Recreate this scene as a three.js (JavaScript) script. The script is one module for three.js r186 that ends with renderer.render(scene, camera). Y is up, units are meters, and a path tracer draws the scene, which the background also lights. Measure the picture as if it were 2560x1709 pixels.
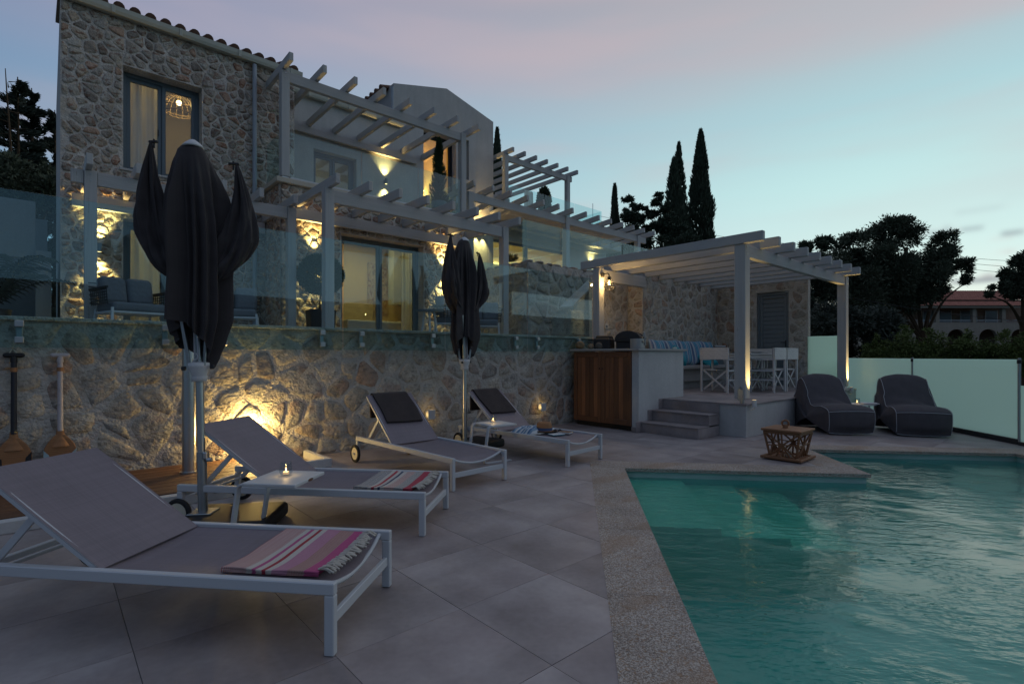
import * as THREE from 'three';
import { mergeGeometries, mergeVertices, toCreasedNormals } from 'three/addons/utils/BufferGeometryUtils.js';
import { RoundedBoxGeometry } from 'three/addons/geometries/RoundedBoxGeometry.js';
import { RectAreaLightUniformsLib } from 'three/addons/lights/RectAreaLightUniformsLib.js';
RectAreaLightUniformsLib.init();

// ---------------------------------------------------------------- camera, sky, sun, exposure
const scene = new THREE.Scene();
const EYE = 1.2, FOCAL = 1300, W0 = 2560, H0 = 1709, HORIZON = 889, YAW = THREE.MathUtils.degToRad(41.8);
const camera = new THREE.PerspectiveCamera(2 * Math.atan(H0 / 2 / FOCAL) * 180 / Math.PI, W0 / H0, 0.05, 900);
camera.position.set(0, EYE, 0);
camera.rotation.y = -YAW;
camera.setViewOffset(W0, H0, 0, H0 / 2 - HORIZON, W0, H0);
const renderer = new THREE.WebGLRenderer({ antialias: true });
renderer.toneMapping = THREE.LinearToneMapping;
renderer.toneMappingExposure = 1.0;
renderer.shadowMap.enabled = true;

function rng(seed) { let a = seed >>> 0; return () => { a = (a + 0x6D2B79F5) >>> 0; let t = a; t = Math.imul(t ^ (t >>> 15), t | 1); t ^= t + Math.imul(t ^ (t >>> 7), t | 61); return ((t ^ (t >>> 14)) >>> 0) / 4294967296; }; }
const clamp = (x, a = 0, b = 1) => Math.min(b, Math.max(a, x)), lerp = (a, b, t) => a + (b - a) * t;
const sstep = (a, b, x) => { const t = clamp((x - a) / (b - a)); return t * t * (3 - 2 * t); };
const hash2 = (x, y, s) => { let h = Math.imul(x, 374761393) ^ Math.imul(y, 668265263) ^ Math.imul(s, 2147483647 - 1013904223); h = Math.imul(h ^ (h >>> 13), 1274126177); return ((h ^ (h >>> 16)) >>> 0) / 4294967296; };
function vnoise(x, y, px, py, s) {
  const xi = Math.floor(x), yi = Math.floor(y), fx = x - xi, fy = y - yi, u = fx * fx * (3 - 2 * fx), v = fy * fy * (3 - 2 * fy);
  const m = (a, p) => ((a % p) + p) % p, a = hash2(m(xi, px), m(yi, py), s), b = hash2(m(xi + 1, px), m(yi, py), s), c = hash2(m(xi, px), m(yi + 1, py), s), d = hash2(m(xi + 1, px), m(yi + 1, py), s);
  return lerp(lerp(a, b, u), lerp(c, d, u), v);
}
// tileable fractal noise on [0,1)^2
function fbm(u, v, fx, fy, oct, s, gain = 0.5) { let t = 0, a = 1, n = 0; for (let o = 0; o < oct; o++) { t += a * vnoise(u * fx, v * fy, fx, fy, s + o * 17); n += a; a *= gain; fx *= 2; fy *= 2; } return t / n; }
const s2l = (c) => c <= 0.04045 ? c / 12.92 : Math.pow((c + 0.055) / 1.055, 2.4), l2s = (c) => c <= 0.0031308 ? c * 12.92 : 1.055 * Math.pow(c, 1 / 2.4) - 0.055;
const lin = (r, g, b) => [s2l(r / 255), s2l(g / 255), s2l(b / 255)];

// dusk sky: bright pale band over the place where the sun went down, lavender cloud veils higher up
const SUNSET = -(YAW - Math.PI / 2) - THREE.MathUtils.degToRad(40);   // angle from +x towards -z
function skyTexture() {
  const w = 1024, h = 512, d = new Float32Array(w * h * 4);
  const els = [0, 5, 10, 16, 22, 28, 35, 52, 90];
  const sunSide = [[240, 248, 241], [226, 248, 243], [212, 241, 238], [196, 232, 232], [176, 212, 219], [178, 188, 196], [174, 174, 181], [140, 160, 182], [124, 152, 180]].map((c) => lin(...c));
  const awaySide = [[138, 182, 206], [134, 177, 204], [126, 170, 200], [120, 160, 194], [126, 153, 188], [143, 149, 180], [148, 146, 174], [128, 150, 178], [124, 152, 180]].map((c) => lin(...c));
  const glow = lin(255, 244, 214), pink = lin(204, 180, 184), plum = lin(116, 116, 134), rose = lin(228, 178, 174);
  const ramp = (T0, e, c) => { let k = 0; while (k < els.length - 2 && e > els[k + 1]) k++; return lerp(T0[k][c], T0[k + 1][c], clamp((e - els[k]) / (els[k + 1] - els[k]))); };
  for (let y = 0; y < h; y++) for (let x = 0; x < w; x++) {
    const el = ((y + 0.5) / h - 0.5) * Math.PI, az = ((x + 0.5) / w - 0.5) * 2 * Math.PI;   // row 0 is straight down
    const dx = Math.cos(el) * Math.cos(az), dz = Math.cos(el) * Math.sin(az);
    const ang = Math.atan2(-dz, dx); let da = ang - SUNSET; da = Math.atan2(Math.sin(da), Math.cos(da));
    const near = Math.exp(-Math.pow(da / 1.05, 2)), e = Math.max(0, el) * 180 / Math.PI, o = (y * w + x) * 4;
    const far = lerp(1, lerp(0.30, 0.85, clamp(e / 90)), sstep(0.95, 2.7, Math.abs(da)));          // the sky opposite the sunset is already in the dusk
    const u = x / w, cv = fbm(u, clamp(e / 90) * 0.9, 12, 30, 5, 5), cw = fbm(u + 0.13, clamp(e / 90), 7, 12, 4, 91);
    const veil = sstep(0.42, 0.70, cv * 0.5 + cw * 0.55) * sstep(6, 20, e) * (1 - 0.5 * sstep(45, 70, e));
    const g2 = Math.exp(-Math.pow(da / 0.45, 2)) * Math.exp(-Math.pow(e / 5.5, 2));
    const pf = fbm(u, clamp(e / 90), 80, 130, 4, 33), puff = sstep(0.675, 0.73, pf) * sstep(2.5, 4.5, e) * (1 - sstep(8, 13, e)) * near * 0.8;
    for (let c = 0; c < 3; c++) {
      let k = lerp(ramp(awaySide, e, c), ramp(sunSide, e, c), near);
      k = lerp(k, glow[c], g2 * 0.7);
      k = lerp(k, pink[c], veil * 0.42);
      k = lerp(k, lerp(plum[c], rose[c], sstep(0.72, 0.68, pf)), puff);
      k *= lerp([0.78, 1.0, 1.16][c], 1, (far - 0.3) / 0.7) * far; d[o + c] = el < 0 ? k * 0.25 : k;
    }
    d[o + 3] = 1;
  }
  const t = new THREE.DataTexture(d, w, h, THREE.RGBAFormat, THREE.FloatType);
  t.mapping = THREE.EquirectangularReflectionMapping; t.magFilter = THREE.LinearFilter; t.needsUpdate = true;
  return t;
}
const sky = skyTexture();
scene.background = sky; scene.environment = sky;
scene.environmentIntensity = 1; scene.backgroundIntensity = 1;
const sun = new THREE.DirectionalLight(0xffd9b8, 0.06);   // last afterglow, the sun itself is down
sun.position.set(Math.cos(SUNSET) * 60, 12, -Math.sin(SUNSET) * 60);
sun.shadow.radius = 40; sun.castShadow = true;
Object.assign(sun.shadow.camera, { left: -25, right: 25, top: 25, bottom: -25, near: 1, far: 140 });
scene.add(sun); scene.add(sun.target);

// ---------------------------------------------------------------- naming
const taken = new Map();
function numbered(name) { const n = taken.get(name) ?? 0; taken.set(name, n + 1); return n ? name + '_' + String(n).padStart(3, '0') : name; }
function thing(name, label, category, pos = [0, 0, 0], turn = 0, group) {
  const o = new THREE.Group(); o.name = numbered(name); o.position.set(...pos); o.rotation.y = turn; o.userData = { label, category };
  if (group) o.userData.group = group;
  scene.add(o); return o;
}
function part(parent, name, geo, mat, pos, rot) {
  const m = new THREE.Mesh(geo, mat); m.name = name; m.castShadow = m.receiveShadow = true;
  if (pos) m.position.set(...pos); if (rot) m.rotation.set(...rot);
  parent.add(m); return m;
}
function single(name, label, category, geo, mat, pos, turn = 0, group) {
  const m = new THREE.Mesh(geo, mat); m.name = numbered(name); m.castShadow = m.receiveShadow = true;
  if (pos) m.position.set(...pos); m.rotation.y = turn; m.userData = { label, category }; if (group) m.userData.group = group;
  scene.add(m); return m;
}
function struct(name, geo, mat, pos) {
  const m = geo ? new THREE.Mesh(geo, mat) : new THREE.Group(); m.name = numbered(name); m.castShadow = m.receiveShadow = true; m.userData.kind = 'structure';
  if (pos) m.position.set(...pos); scene.add(m); return m;
}
function dup(root, pos, turn, label) {
  const r = root.clone(); r.name = numbered(root.name.replace(/_\d{3}$/, '')); r.userData = { ...root.userData }; if (label) r.userData.label = label;
  if (pos) r.position.set(...pos); if (turn !== undefined) r.rotation.y = turn; scene.add(r); return r;
}

// ---------------------------------------------------------------- geometry
function geoFrom(pos, idx, uv) { const g = new THREE.BufferGeometry(); g.setAttribute('position', new THREE.Float32BufferAttribute(pos, 3)); if (uv) g.setAttribute('uv', new THREE.Float32BufferAttribute(uv, 2)); g.setIndex(idx); g.computeVertexNormals(); return g; }
// uv in metres by the face's main direction; off shifts the pattern, swap turns the grain
function boxUV(g0, off = [0, 0], swap = false) {
  const g = g0.index ? g0.toNonIndexed() : g0, p = g.attributes.position, uv = new Float32Array(p.count * 2), a = new THREE.Vector3(), b = new THREE.Vector3(), c = new THREE.Vector3(), n = new THREE.Vector3();
  for (let i = 0; i < p.count; i += 3) {
    a.fromBufferAttribute(p, i); b.fromBufferAttribute(p, i + 1); c.fromBufferAttribute(p, i + 2);
    n.copy(b).sub(a).cross(c.clone().sub(a)); const x = Math.abs(n.x), y = Math.abs(n.y), z = Math.abs(n.z);
    [a, b, c].forEach((v, k) => { let s = x > y && x > z ? [v.z, v.y] : y > z ? [v.x, v.z] : [v.x, v.y]; if (swap) s = [s[1], s[0]]; uv[(i + k) * 2] = s[0] + off[0]; uv[(i + k) * 2 + 1] = s[1] + off[1]; });
  }
  g.setAttribute('uv', new THREE.BufferAttribute(uv, 2)); return g;
}
// box with chamfered edges, flat faces; its long side carries the grain along u
function cbox(w, h, d, c = 0.006, off = [0, 0]) {
  const x = w / 2, y = h / 2, z = d / 2, P = [], I = [], id = new Map();
  c = Math.min(c, x * 0.9, y * 0.9, z * 0.9);
  const v = (sx, sy, sz, ax) => { const k = sx + ',' + sy + ',' + sz + ',' + ax; if (!id.has(k)) { id.set(k, P.length / 3); P.push(sx * (ax === 0 ? x : x - c), sy * (ax === 1 ? y : y - c), sz * (ax === 2 ? z : z - c)); } return id.get(k); };
  const quad = (a, b, e, f) => I.push(a, b, e, a, e, f);
  for (const s of [-1, 1]) {
    const o = (q) => s > 0 ? quad(...q) : quad(q[3], q[2], q[1], q[0]);
    o([v(s, -1, 1, 0), v(s, -1, -1, 0), v(s, 1, -1, 0), v(s, 1, 1, 0)]);
    o([v(-1, s, 1, 1), v(1, s, 1, 1), v(1, s, -1, 1), v(-1, s, -1, 1)]);
    o([v(-1, -1, s, 2), v(1, -1, s, 2), v(1, 1, s, 2), v(-1, 1, s, 2)]);
  }
  const dirFix = (a, b, e, f) => { // orient outward
    const g = (i) => new THREE.Vector3(P[i * 3], P[i * 3 + 1], P[i * 3 + 2]); const A = g(a), n = g(b).sub(A).cross(g(e).sub(A));
    const m = A.add(g(e)).multiplyScalar(0.5); if (n.dot(m) < 0) quad(f, e, b, a); else quad(a, b, e, f);
  };
  for (const s of [-1, 1]) for (const t of [-1, 1]) {
    dirFix(v(s, t, -1, 0), v(s, t, 1, 0), v(s, t, 1, 1), v(s, t, -1, 1));
    dirFix(v(s, -1, t, 0), v(s, 1, t, 0), v(s, 1, t, 2), v(s, -1, t, 2));
    dirFix(v(-1, s, t, 1), v(1, s, t, 1), v(1, s, t, 2), v(-1, s, t, 2));
    for (const q of [-1, 1]) { const a = v(s, t, q, 0), b = v(s, t, q, 1), e = v(s, t, q, 2); const g = (i) => new THREE.Vector3(P[i * 3], P[i * 3 + 1], P[i * 3 + 2]); const n = g(b).sub(g(a)).cross(g(e).sub(g(a))); if (n.dot(g(a)) < 0) I.push(a, e, b); else I.push(a, b, e); }
  }
  let g = new THREE.BufferGeometry(); g.setAttribute('position', new THREE.Float32BufferAttribute(P, 3)); g.setIndex(I); g = g.toNonIndexed(); g.computeVertexNormals();
  const L = Math.max(w, h, d);
  g = boxUV(g, off); const p = g.attributes.position, uv = g.attributes.uv;   // grain: u along the long axis
  for (let i = 0; i < p.count; i++) { const l = L === w ? p.getX(i) : L === h ? p.getY(i) : p.getZ(i); const o1 = L === w ? p.getY(i) + p.getZ(i) : L === h ? p.getX(i) + p.getZ(i) : p.getX(i) + p.getY(i); uv.setXY(i, l + off[0], o1 + off[1]); }
  return g;
}
const at = (g, x, y, z, rx = 0, ry = 0, rz = 0) => { if (rx || ry || rz) g.applyMatrix4(new THREE.Matrix4().makeRotationFromEuler(new THREE.Euler(rx, ry, rz))); return g.translate(x, y, z); };
const fix = (g) => { let q = g.index ? g.toNonIndexed() : g.clone(); for (const k of Object.keys(q.attributes)) if (!['position', 'normal', 'uv'].includes(k)) q.deleteAttribute(k); if (!q.attributes.uv) q.setAttribute('uv', new THREE.BufferAttribute(new Float32Array(q.attributes.position.count * 2), 2)); return q; };
const merge = (l) => l.length === 1 ? l[0] : mergeGeometries(l.map(fix));
const box = (w, h, d, x = 0, y = 0, z = 0, c = 0.005) => at(cbox(w, h, d, c), x, y, z);
// bar with a square section from a to b
function bar(a, b, w, h = w, c = 0.003, up = [0, 1, 0]) {
  const A = new THREE.Vector3(...a), B = new THREE.Vector3(...b), d = B.clone().sub(A), L = d.length(); d.normalize();
  let u = new THREE.Vector3(...up); if (Math.abs(u.dot(d)) > 0.99) u.set(1, 0, 0.01).normalize();
  const r = d.clone().cross(u).normalize(); u = r.clone().cross(d).normalize();
  const g = cbox(L, h, w, c); g.applyMatrix4(new THREE.Matrix4().makeBasis(d, u, r)); return g.translate((A.x + B.x) / 2, (A.y + B.y) / 2, (A.z + B.z) / 2);
}
const tube = (pts, r, seg = 16, rad = 8, closed = false) => new THREE.TubeGeometry(new THREE.CatmullRomCurve3(pts.map((p) => new THREE.Vector3(...p)), closed, 'centripetal'), seg, r, rad, closed);
const cyl = (r0, r1, h, x = 0, y = 0, z = 0, seg = 20, open = false) => new THREE.CylinderGeometry(r1, r0, h, seg, 1, open).translate(x, y, z);
const lathe = (pts, seg = 24) => new THREE.LatheGeometry(pts.map((p) => new THREE.Vector2(...p)), seg);
function tubeBetween(a, b, r, rad = 8) { const A = new THREE.Vector3(...a), B = new THREE.Vector3(...b), d = B.clone().sub(A), L = d.length(); const g = new THREE.CylinderGeometry(r, r, L, rad, 1); g.applyQuaternion(new THREE.Quaternion().setFromUnitVectors(new THREE.Vector3(0, 1, 0), d.normalize())); return g.translate((A.x + B.x) / 2, (A.y + B.y) / 2, (A.z + B.z) / 2); }
// parametric sheet f(u,v) -> [x,y,z]
function sheet(f, nu, nv, us = 1, vs = 1) {
  const P = [], U = [], I = [];
  for (let j = 0; j <= nv; j++) for (let i = 0; i <= nu; i++) { const u = i / nu, v = j / nv; P.push(...f(u, v)); U.push(u * us, v * vs); }
  for (let j = 0; j < nv; j++) for (let i = 0; i < nu; i++) { const a = j * (nu + 1) + i; I.push(a, a + 1, a + nu + 2, a, a + nu + 2, a + nu + 1); }
  return geoFrom(P, I, U);
}
// straight extrusion upwards of a horizontal polygon [[x,z]...] from y0 to y1 (top and sides)
function slab(poly, y0, y1, bottom = false) {
  let area = 0; poly.forEach((p, i) => { const q = poly[(i + 1) % poly.length]; area += p[0] * q[1] - q[0] * p[1]; });
  if (area > 0) poly = [...poly].reverse();
  const tris = THREE.ShapeUtils.triangulateShape(poly.map((p) => new THREE.Vector2(p[0], p[1])), []);
  const P = [], I = [];
  const n = poly.length; poly.forEach((p) => P.push(p[0], y1, p[1]));
  tris.forEach(([a, b, c]) => { const A = poly[a], B = poly[b], C = poly[c]; const cr = (B[0] - A[0]) * (C[1] - A[1]) - (B[1] - A[1]) * (C[0] - A[0]); if (cr > 0) I.push(a, c, b); else I.push(a, b, c); });
  if (bottom) { const o = P.length / 3; poly.forEach((p) => P.push(p[0], y0, p[1])); tris.forEach(([a, b, c]) => { const A = poly[a], B = poly[b], C = poly[c]; const cr = (B[0] - A[0]) * (C[1] - A[1]) - (B[1] - A[1]) * (C[0] - A[0]); if (cr > 0) I.push(o + a, o + b, o + c); else I.push(o + a, o + c, o + b); }); }
  for (let i = 0; i < n; i++) { const p = poly[i], q = poly[(i + 1) % n], o = P.length / 3; P.push(p[0], y1, p[1], q[0], y1, q[1], q[0], y0, q[1], p[0], y0, p[1]); I.push(o, o + 2, o + 1, o, o + 3, o + 2); }
  let g = new THREE.BufferGeometry(); g.setAttribute('position', new THREE.Float32BufferAttribute(P, 3)); g.setIndex(I); g = g.toNonIndexed(); g.computeVertexNormals(); return boxUV(g);
}
function clipPoly(poly, nx, ny, d) { // keep nx*x+ny*y <= d
  const out = []; for (let i = 0; i < poly.length; i++) { const p = poly[i], q = poly[(i + 1) % poly.length], a = nx * p[0] + ny * p[1] - d, b = nx * q[0] + ny * q[1] - d; if (a <= 0) out.push(p); if ((a < 0 && b > 0) || (a > 0 && b < 0)) { const t = a / (a - b); out.push([lerp(p[0], q[0], t), lerp(p[1], q[1], t)]); } } return out;
}

// ---------------------------------------------------------------- textures
function tex(w, h, f, srgb, size) {
  const d = new Uint8Array(w * h * 4);
  for (let y = 0; y < h; y++) for (let x = 0; x < w; x++) { const c = f(x / w, y / h), o = (y * w + x) * 4; const a = typeof c === 'number' ? [c, c, c] : c; for (let k = 0; k < 3; k++) d[o + k] = Math.round(clamp(srgb ? l2s(clamp(a[k])) : a[k]) * 255); d[o + 3] = 255; }
  const t = new THREE.DataTexture(d, w, h); t.wrapS = t.wrapT = THREE.RepeatWrapping; t.magFilter = THREE.LinearFilter; t.minFilter = THREE.LinearMipmapLinearFilter; t.generateMipmaps = true;
  if (srgb) t.colorSpace = THREE.SRGBColorSpace;
  if (size) t.repeat.set(1 / size[0], 1 / size[1]); t.needsUpdate = true; return t;
}
const mixc = (a, b, t) => [lerp(a[0], b[0], t), lerp(a[1], b[1], t), lerp(a[2], b[2], t)], mul = (a, k) => [a[0] * k, a[1] * k, a[2] * k];
const std = (o) => new THREE.MeshStandardMaterial(o), phy = (o) => new THREE.MeshPhysicalMaterial(o);
const col = (r, g, b) => new THREE.Color().setRGB(r, g, b);
const T = {};
T.tile = tex(512, 512, (u, v) => { const a = fbm(u, v, 3, 4, 6, 11, 0.55), b = fbm(u, v, 7, 5, 5, 23), c = fbm(u, v, 90, 90, 2, 7), s = fbm(u + 0.15 * a, v, 4, 14, 4, 61); const k = 0.72 + 0.34 * (a - 0.5) + 0.26 * (b - 0.5) + 0.30 * (s - 0.5) + 0.12 * (c - 0.5); return mixc([0.245, 0.203, 0.196], [0.312, 0.276, 0.266], clamp(b * 1.2 - 0.1)).map((x) => x * k * 1.42); }, true, [1.9, 1.9]);
T.tileR = tex(256, 256, (u, v) => 0.40 + 0.30 * fbm(u, v, 5, 5, 5, 77), false, [1.3, 1.3]);
T.stoneA = tex(512, 512, (u, v) => { const a = fbm(u, v, 5, 6, 6, 3, 0.56), b = fbm(u, v, 3, 3, 4, 9), c = fbm(u, v, 60, 60, 3, 5), r = sstep(0.56, 0.70, fbm(u, v, 4, 4, 5, 41)); let k = mixc([0.36, 0.31, 0.24], [0.56, 0.52, 0.44], clamp(a * 1.7 - 0.4)); k = mixc(k, [0.33, 0.17, 0.11], r * 0.5); k = mixc(k, [0.30, 0.30, 0.28], sstep(0.52, 0.7, b) * 0.5); k = mixc(k, [0.13, 0.115, 0.10], sstep(0.60, 0.70, fbm(u, v, 22, 26, 4, 77)) * 0.45); return mul(k, 0.72 + 0.5 * c); }, true, [1.1, 1.1]);
T.stoneB = tex(512, 512, (u, v) => { const a = fbm(u, v, 6, 9, 6, 103, 0.6), b = fbm(u, v, 9, 7, 4, 19), c = fbm(u, v, 70, 70, 3, 15), p = sstep(0.57, 0.66, fbm(u, v, 16, 20, 4, 141)); let k = mixc([0.36, 0.30, 0.23], [0.52, 0.48, 0.41], clamp(a * 1.7 - 0.4)); k = mixc(k, [0.24, 0.13, 0.085], p * 0.7); k = mixc(k, [0.14, 0.12, 0.10], sstep(0.62, 0.78, b) * 0.5); return mul(k, 0.7 + 0.6 * c); }, true, [0.9, 0.9]);
T.stoneH = tex(512, 512, (u, v) => 0.62 * fbm(u, v, 9, 9, 6, 31, 0.62) + 0.38 * Math.abs(fbm(u, v, 14, 18, 4, 57) - 0.5) * 2, false, [0.8, 0.8]);
T.mortar = tex(512, 512, (u, v) => { const a = fbm(u, v, 8, 8, 5, 203), b = fbm(u, v, 120, 120, 2, 211), c = sstep(0.55, 0.75, fbm(u, v, 5, 5, 4, 231)); return mul(mixc([0.50, 0.46, 0.40], [0.40, 0.34, 0.26], c * 0.7), 0.72 + 0.38 * a + 0.2 * (b - 0.5)); }, true, [1.3, 1.3]);
T.mortarH = tex(512, 512, (u, v) => 0.5 * fbm(u, v, 12, 12, 5, 251, 0.6) + 0.5 * fbm(u, v, 40, 40, 3, 261), false, [1.0, 1.0]);
T.plaster = tex(512, 512, (u, v) => { const a = fbm(u, v, 4, 4, 5, 303), s = fbm(u, v, 30, 3, 3, 311); return mul([0.56, 0.545, 0.52], 0.86 + 0.24 * (a - 0.5) + 0.10 * (s - 0.5) + 0.1 * fbm(u, v, 100, 100, 2, 9)); }, true, [2.2, 2.2]);
T.plasterH = tex(256, 256, (u, v) => 0.6 * fbm(u, v, 40, 40, 3, 333) + 0.4 * fbm(u, v, 9, 9, 3, 343), false, [0.7, 0.7]);
const woodGrain = (u, v, s) => { const w = fbm(u, v, 2, 6, 4, s), g = fbm(u + 0.02 * w, v, 3, 70, 4, s + 7), f = fbm(u, v, 12, 160, 2, s + 13); return clamp(0.55 * g + 0.3 * w + 0.15 * f); };
T.paintWood = tex(512, 512, (u, v) => { const g = woodGrain(u, v, 401), k = sstep(0.80, 0.86, fbm(u, v, 9, 34, 3, 417)); return mixc(mul([0.50, 0.495, 0.475], 0.74 + 0.46 * g), [0.26, 0.22, 0.18], k * 0.6); }, true, [1.6, 0.55]);
T.woodH = tex(512, 512, (u, v) => woodGrain(u, v, 401), false, [1.6, 0.55]);
T.brownWood = tex(512, 512, (u, v) => { const g = woodGrain(u, v, 501); return mixc([0.125, 0.058, 0.026], [0.30, 0.16, 0.078], clamp(g * 1.5 - 0.25)); }, true, [1.2, 0.4]);
T.speck = tex(1024, 1024, (u, v) => { const n = vnoise(u * 230, v * 230, 230, 230, 603) * 0.6 + vnoise(u * 400, v * 400, 400, 400, 609) * 0.4, m = vnoise(u * 330, v * 330, 330, 330, 607), a = fbm(u, v, 4, 4, 4, 611), st = sstep(0.56, 0.74, fbm(u, v, 3, 6, 5, 631)); let k = mixc([0.225, 0.172, 0.135], [0.54, 0.47, 0.40], sstep(0.25, 0.75, n)); k = mixc(k, [0.10, 0.08, 0.07], sstep(0.76, 0.9, m) * 0.7); k = mixc(k, [0.30, 0.17, 0.085], sstep(0.72, 0.84, vnoise(u * 150, v * 150, 150, 150, 641)) * 0.7); k = mixc(k, [0.30, 0.18, 0.10], st * 0.4); return mul(k, 0.78 + 0.4 * a); }, true, [1.1, 1.1]);
T.speckH = tex(512, 512, (u, v) => vnoise(u * 115, v * 115, 115, 115, 603) * 0.6 + vnoise(u * 200, v * 200, 200, 200, 607) * 0.4, false, [0.55, 0.55]);
T.weaveH = tex(128, 128, (u, v) => { const a = Math.sin(u * Math.PI * 2 * 16), b = Math.sin(v * Math.PI * 2 * 16); return 0.5 + 0.25 * a * (Math.sign(b) * 0.5 + 0.5) + 0.25 * b * (1 - (Math.sign(b) * 0.5 + 0.5)); }, false, [0.05, 0.05]);
T.sling = tex(256, 256, (u, v) => { const a = hash2(Math.floor(u * 256), 3, 5), b = hash2(Math.floor(v * 256), 9, 8), c = fbm(u, v, 4, 4, 4, 15); return mul([0.180, 0.148, 0.164], 0.78 + 0.16 * a + 0.16 * b + 0.2 * c); }, true, [0.45, 0.45]);
T.cloth = tex(256, 256, (u, v) => { const a = hash2(Math.floor(u * 256), 13, 5), b = hash2(Math.floor(v * 256), 19, 8), c = fbm(u, v, 5, 5, 4, 25); return 0.72 + 0.12 * a + 0.12 * b + 0.25 * (c - 0.3); }, true, [0.4, 0.4]);
T.terryH = tex(256, 256, (u, v) => fbm(u, v, 60, 60, 3, 705, 0.8), false, [0.3, 0.3]);
T.terra = tex(256, 256, (u, v) => { const a = fbm(u, v, 6, 6, 5, 805), b = fbm(u, v, 30, 30, 3, 811); return mixc([0.20, 0.075, 0.05], [0.36, 0.16, 0.105], clamp(a * 1.4 - 0.2)).map((x) => x * (0.75 + 0.5 * b)); }, true, [1.2, 1.2]);
T.waveN = (() => { // normal map of small wind ripples with calmer patches between
  const n = 512, hgt = (u, v) => { const p = 0.35 + 1.1 * sstep(0.35, 0.65, fbm(u, v, 3, 3, 3, 951)); return p * (0.6 * fbm(u, v, 14, 26, 4, 905, 0.6) + 0.4 * fbm(u + 0.3 + 0.1 * v, v, 6, 9, 3, 921, 0.5)); }, e = 1 / n;
  return tex(n, n, (u, v) => { const dx = (hgt(u + e, v) - hgt(u - e, v)) * 5.2, dy = (hgt(u, v + e) - hgt(u, v - e)) * 5.2, l = Math.hypot(dx, dy, 1); return [0.5 - 0.5 * dx / l, 0.5 - 0.5 * dy / l, 0.5 + 0.5 / l]; }, false, [1.35, 1.05]);
})();
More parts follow.
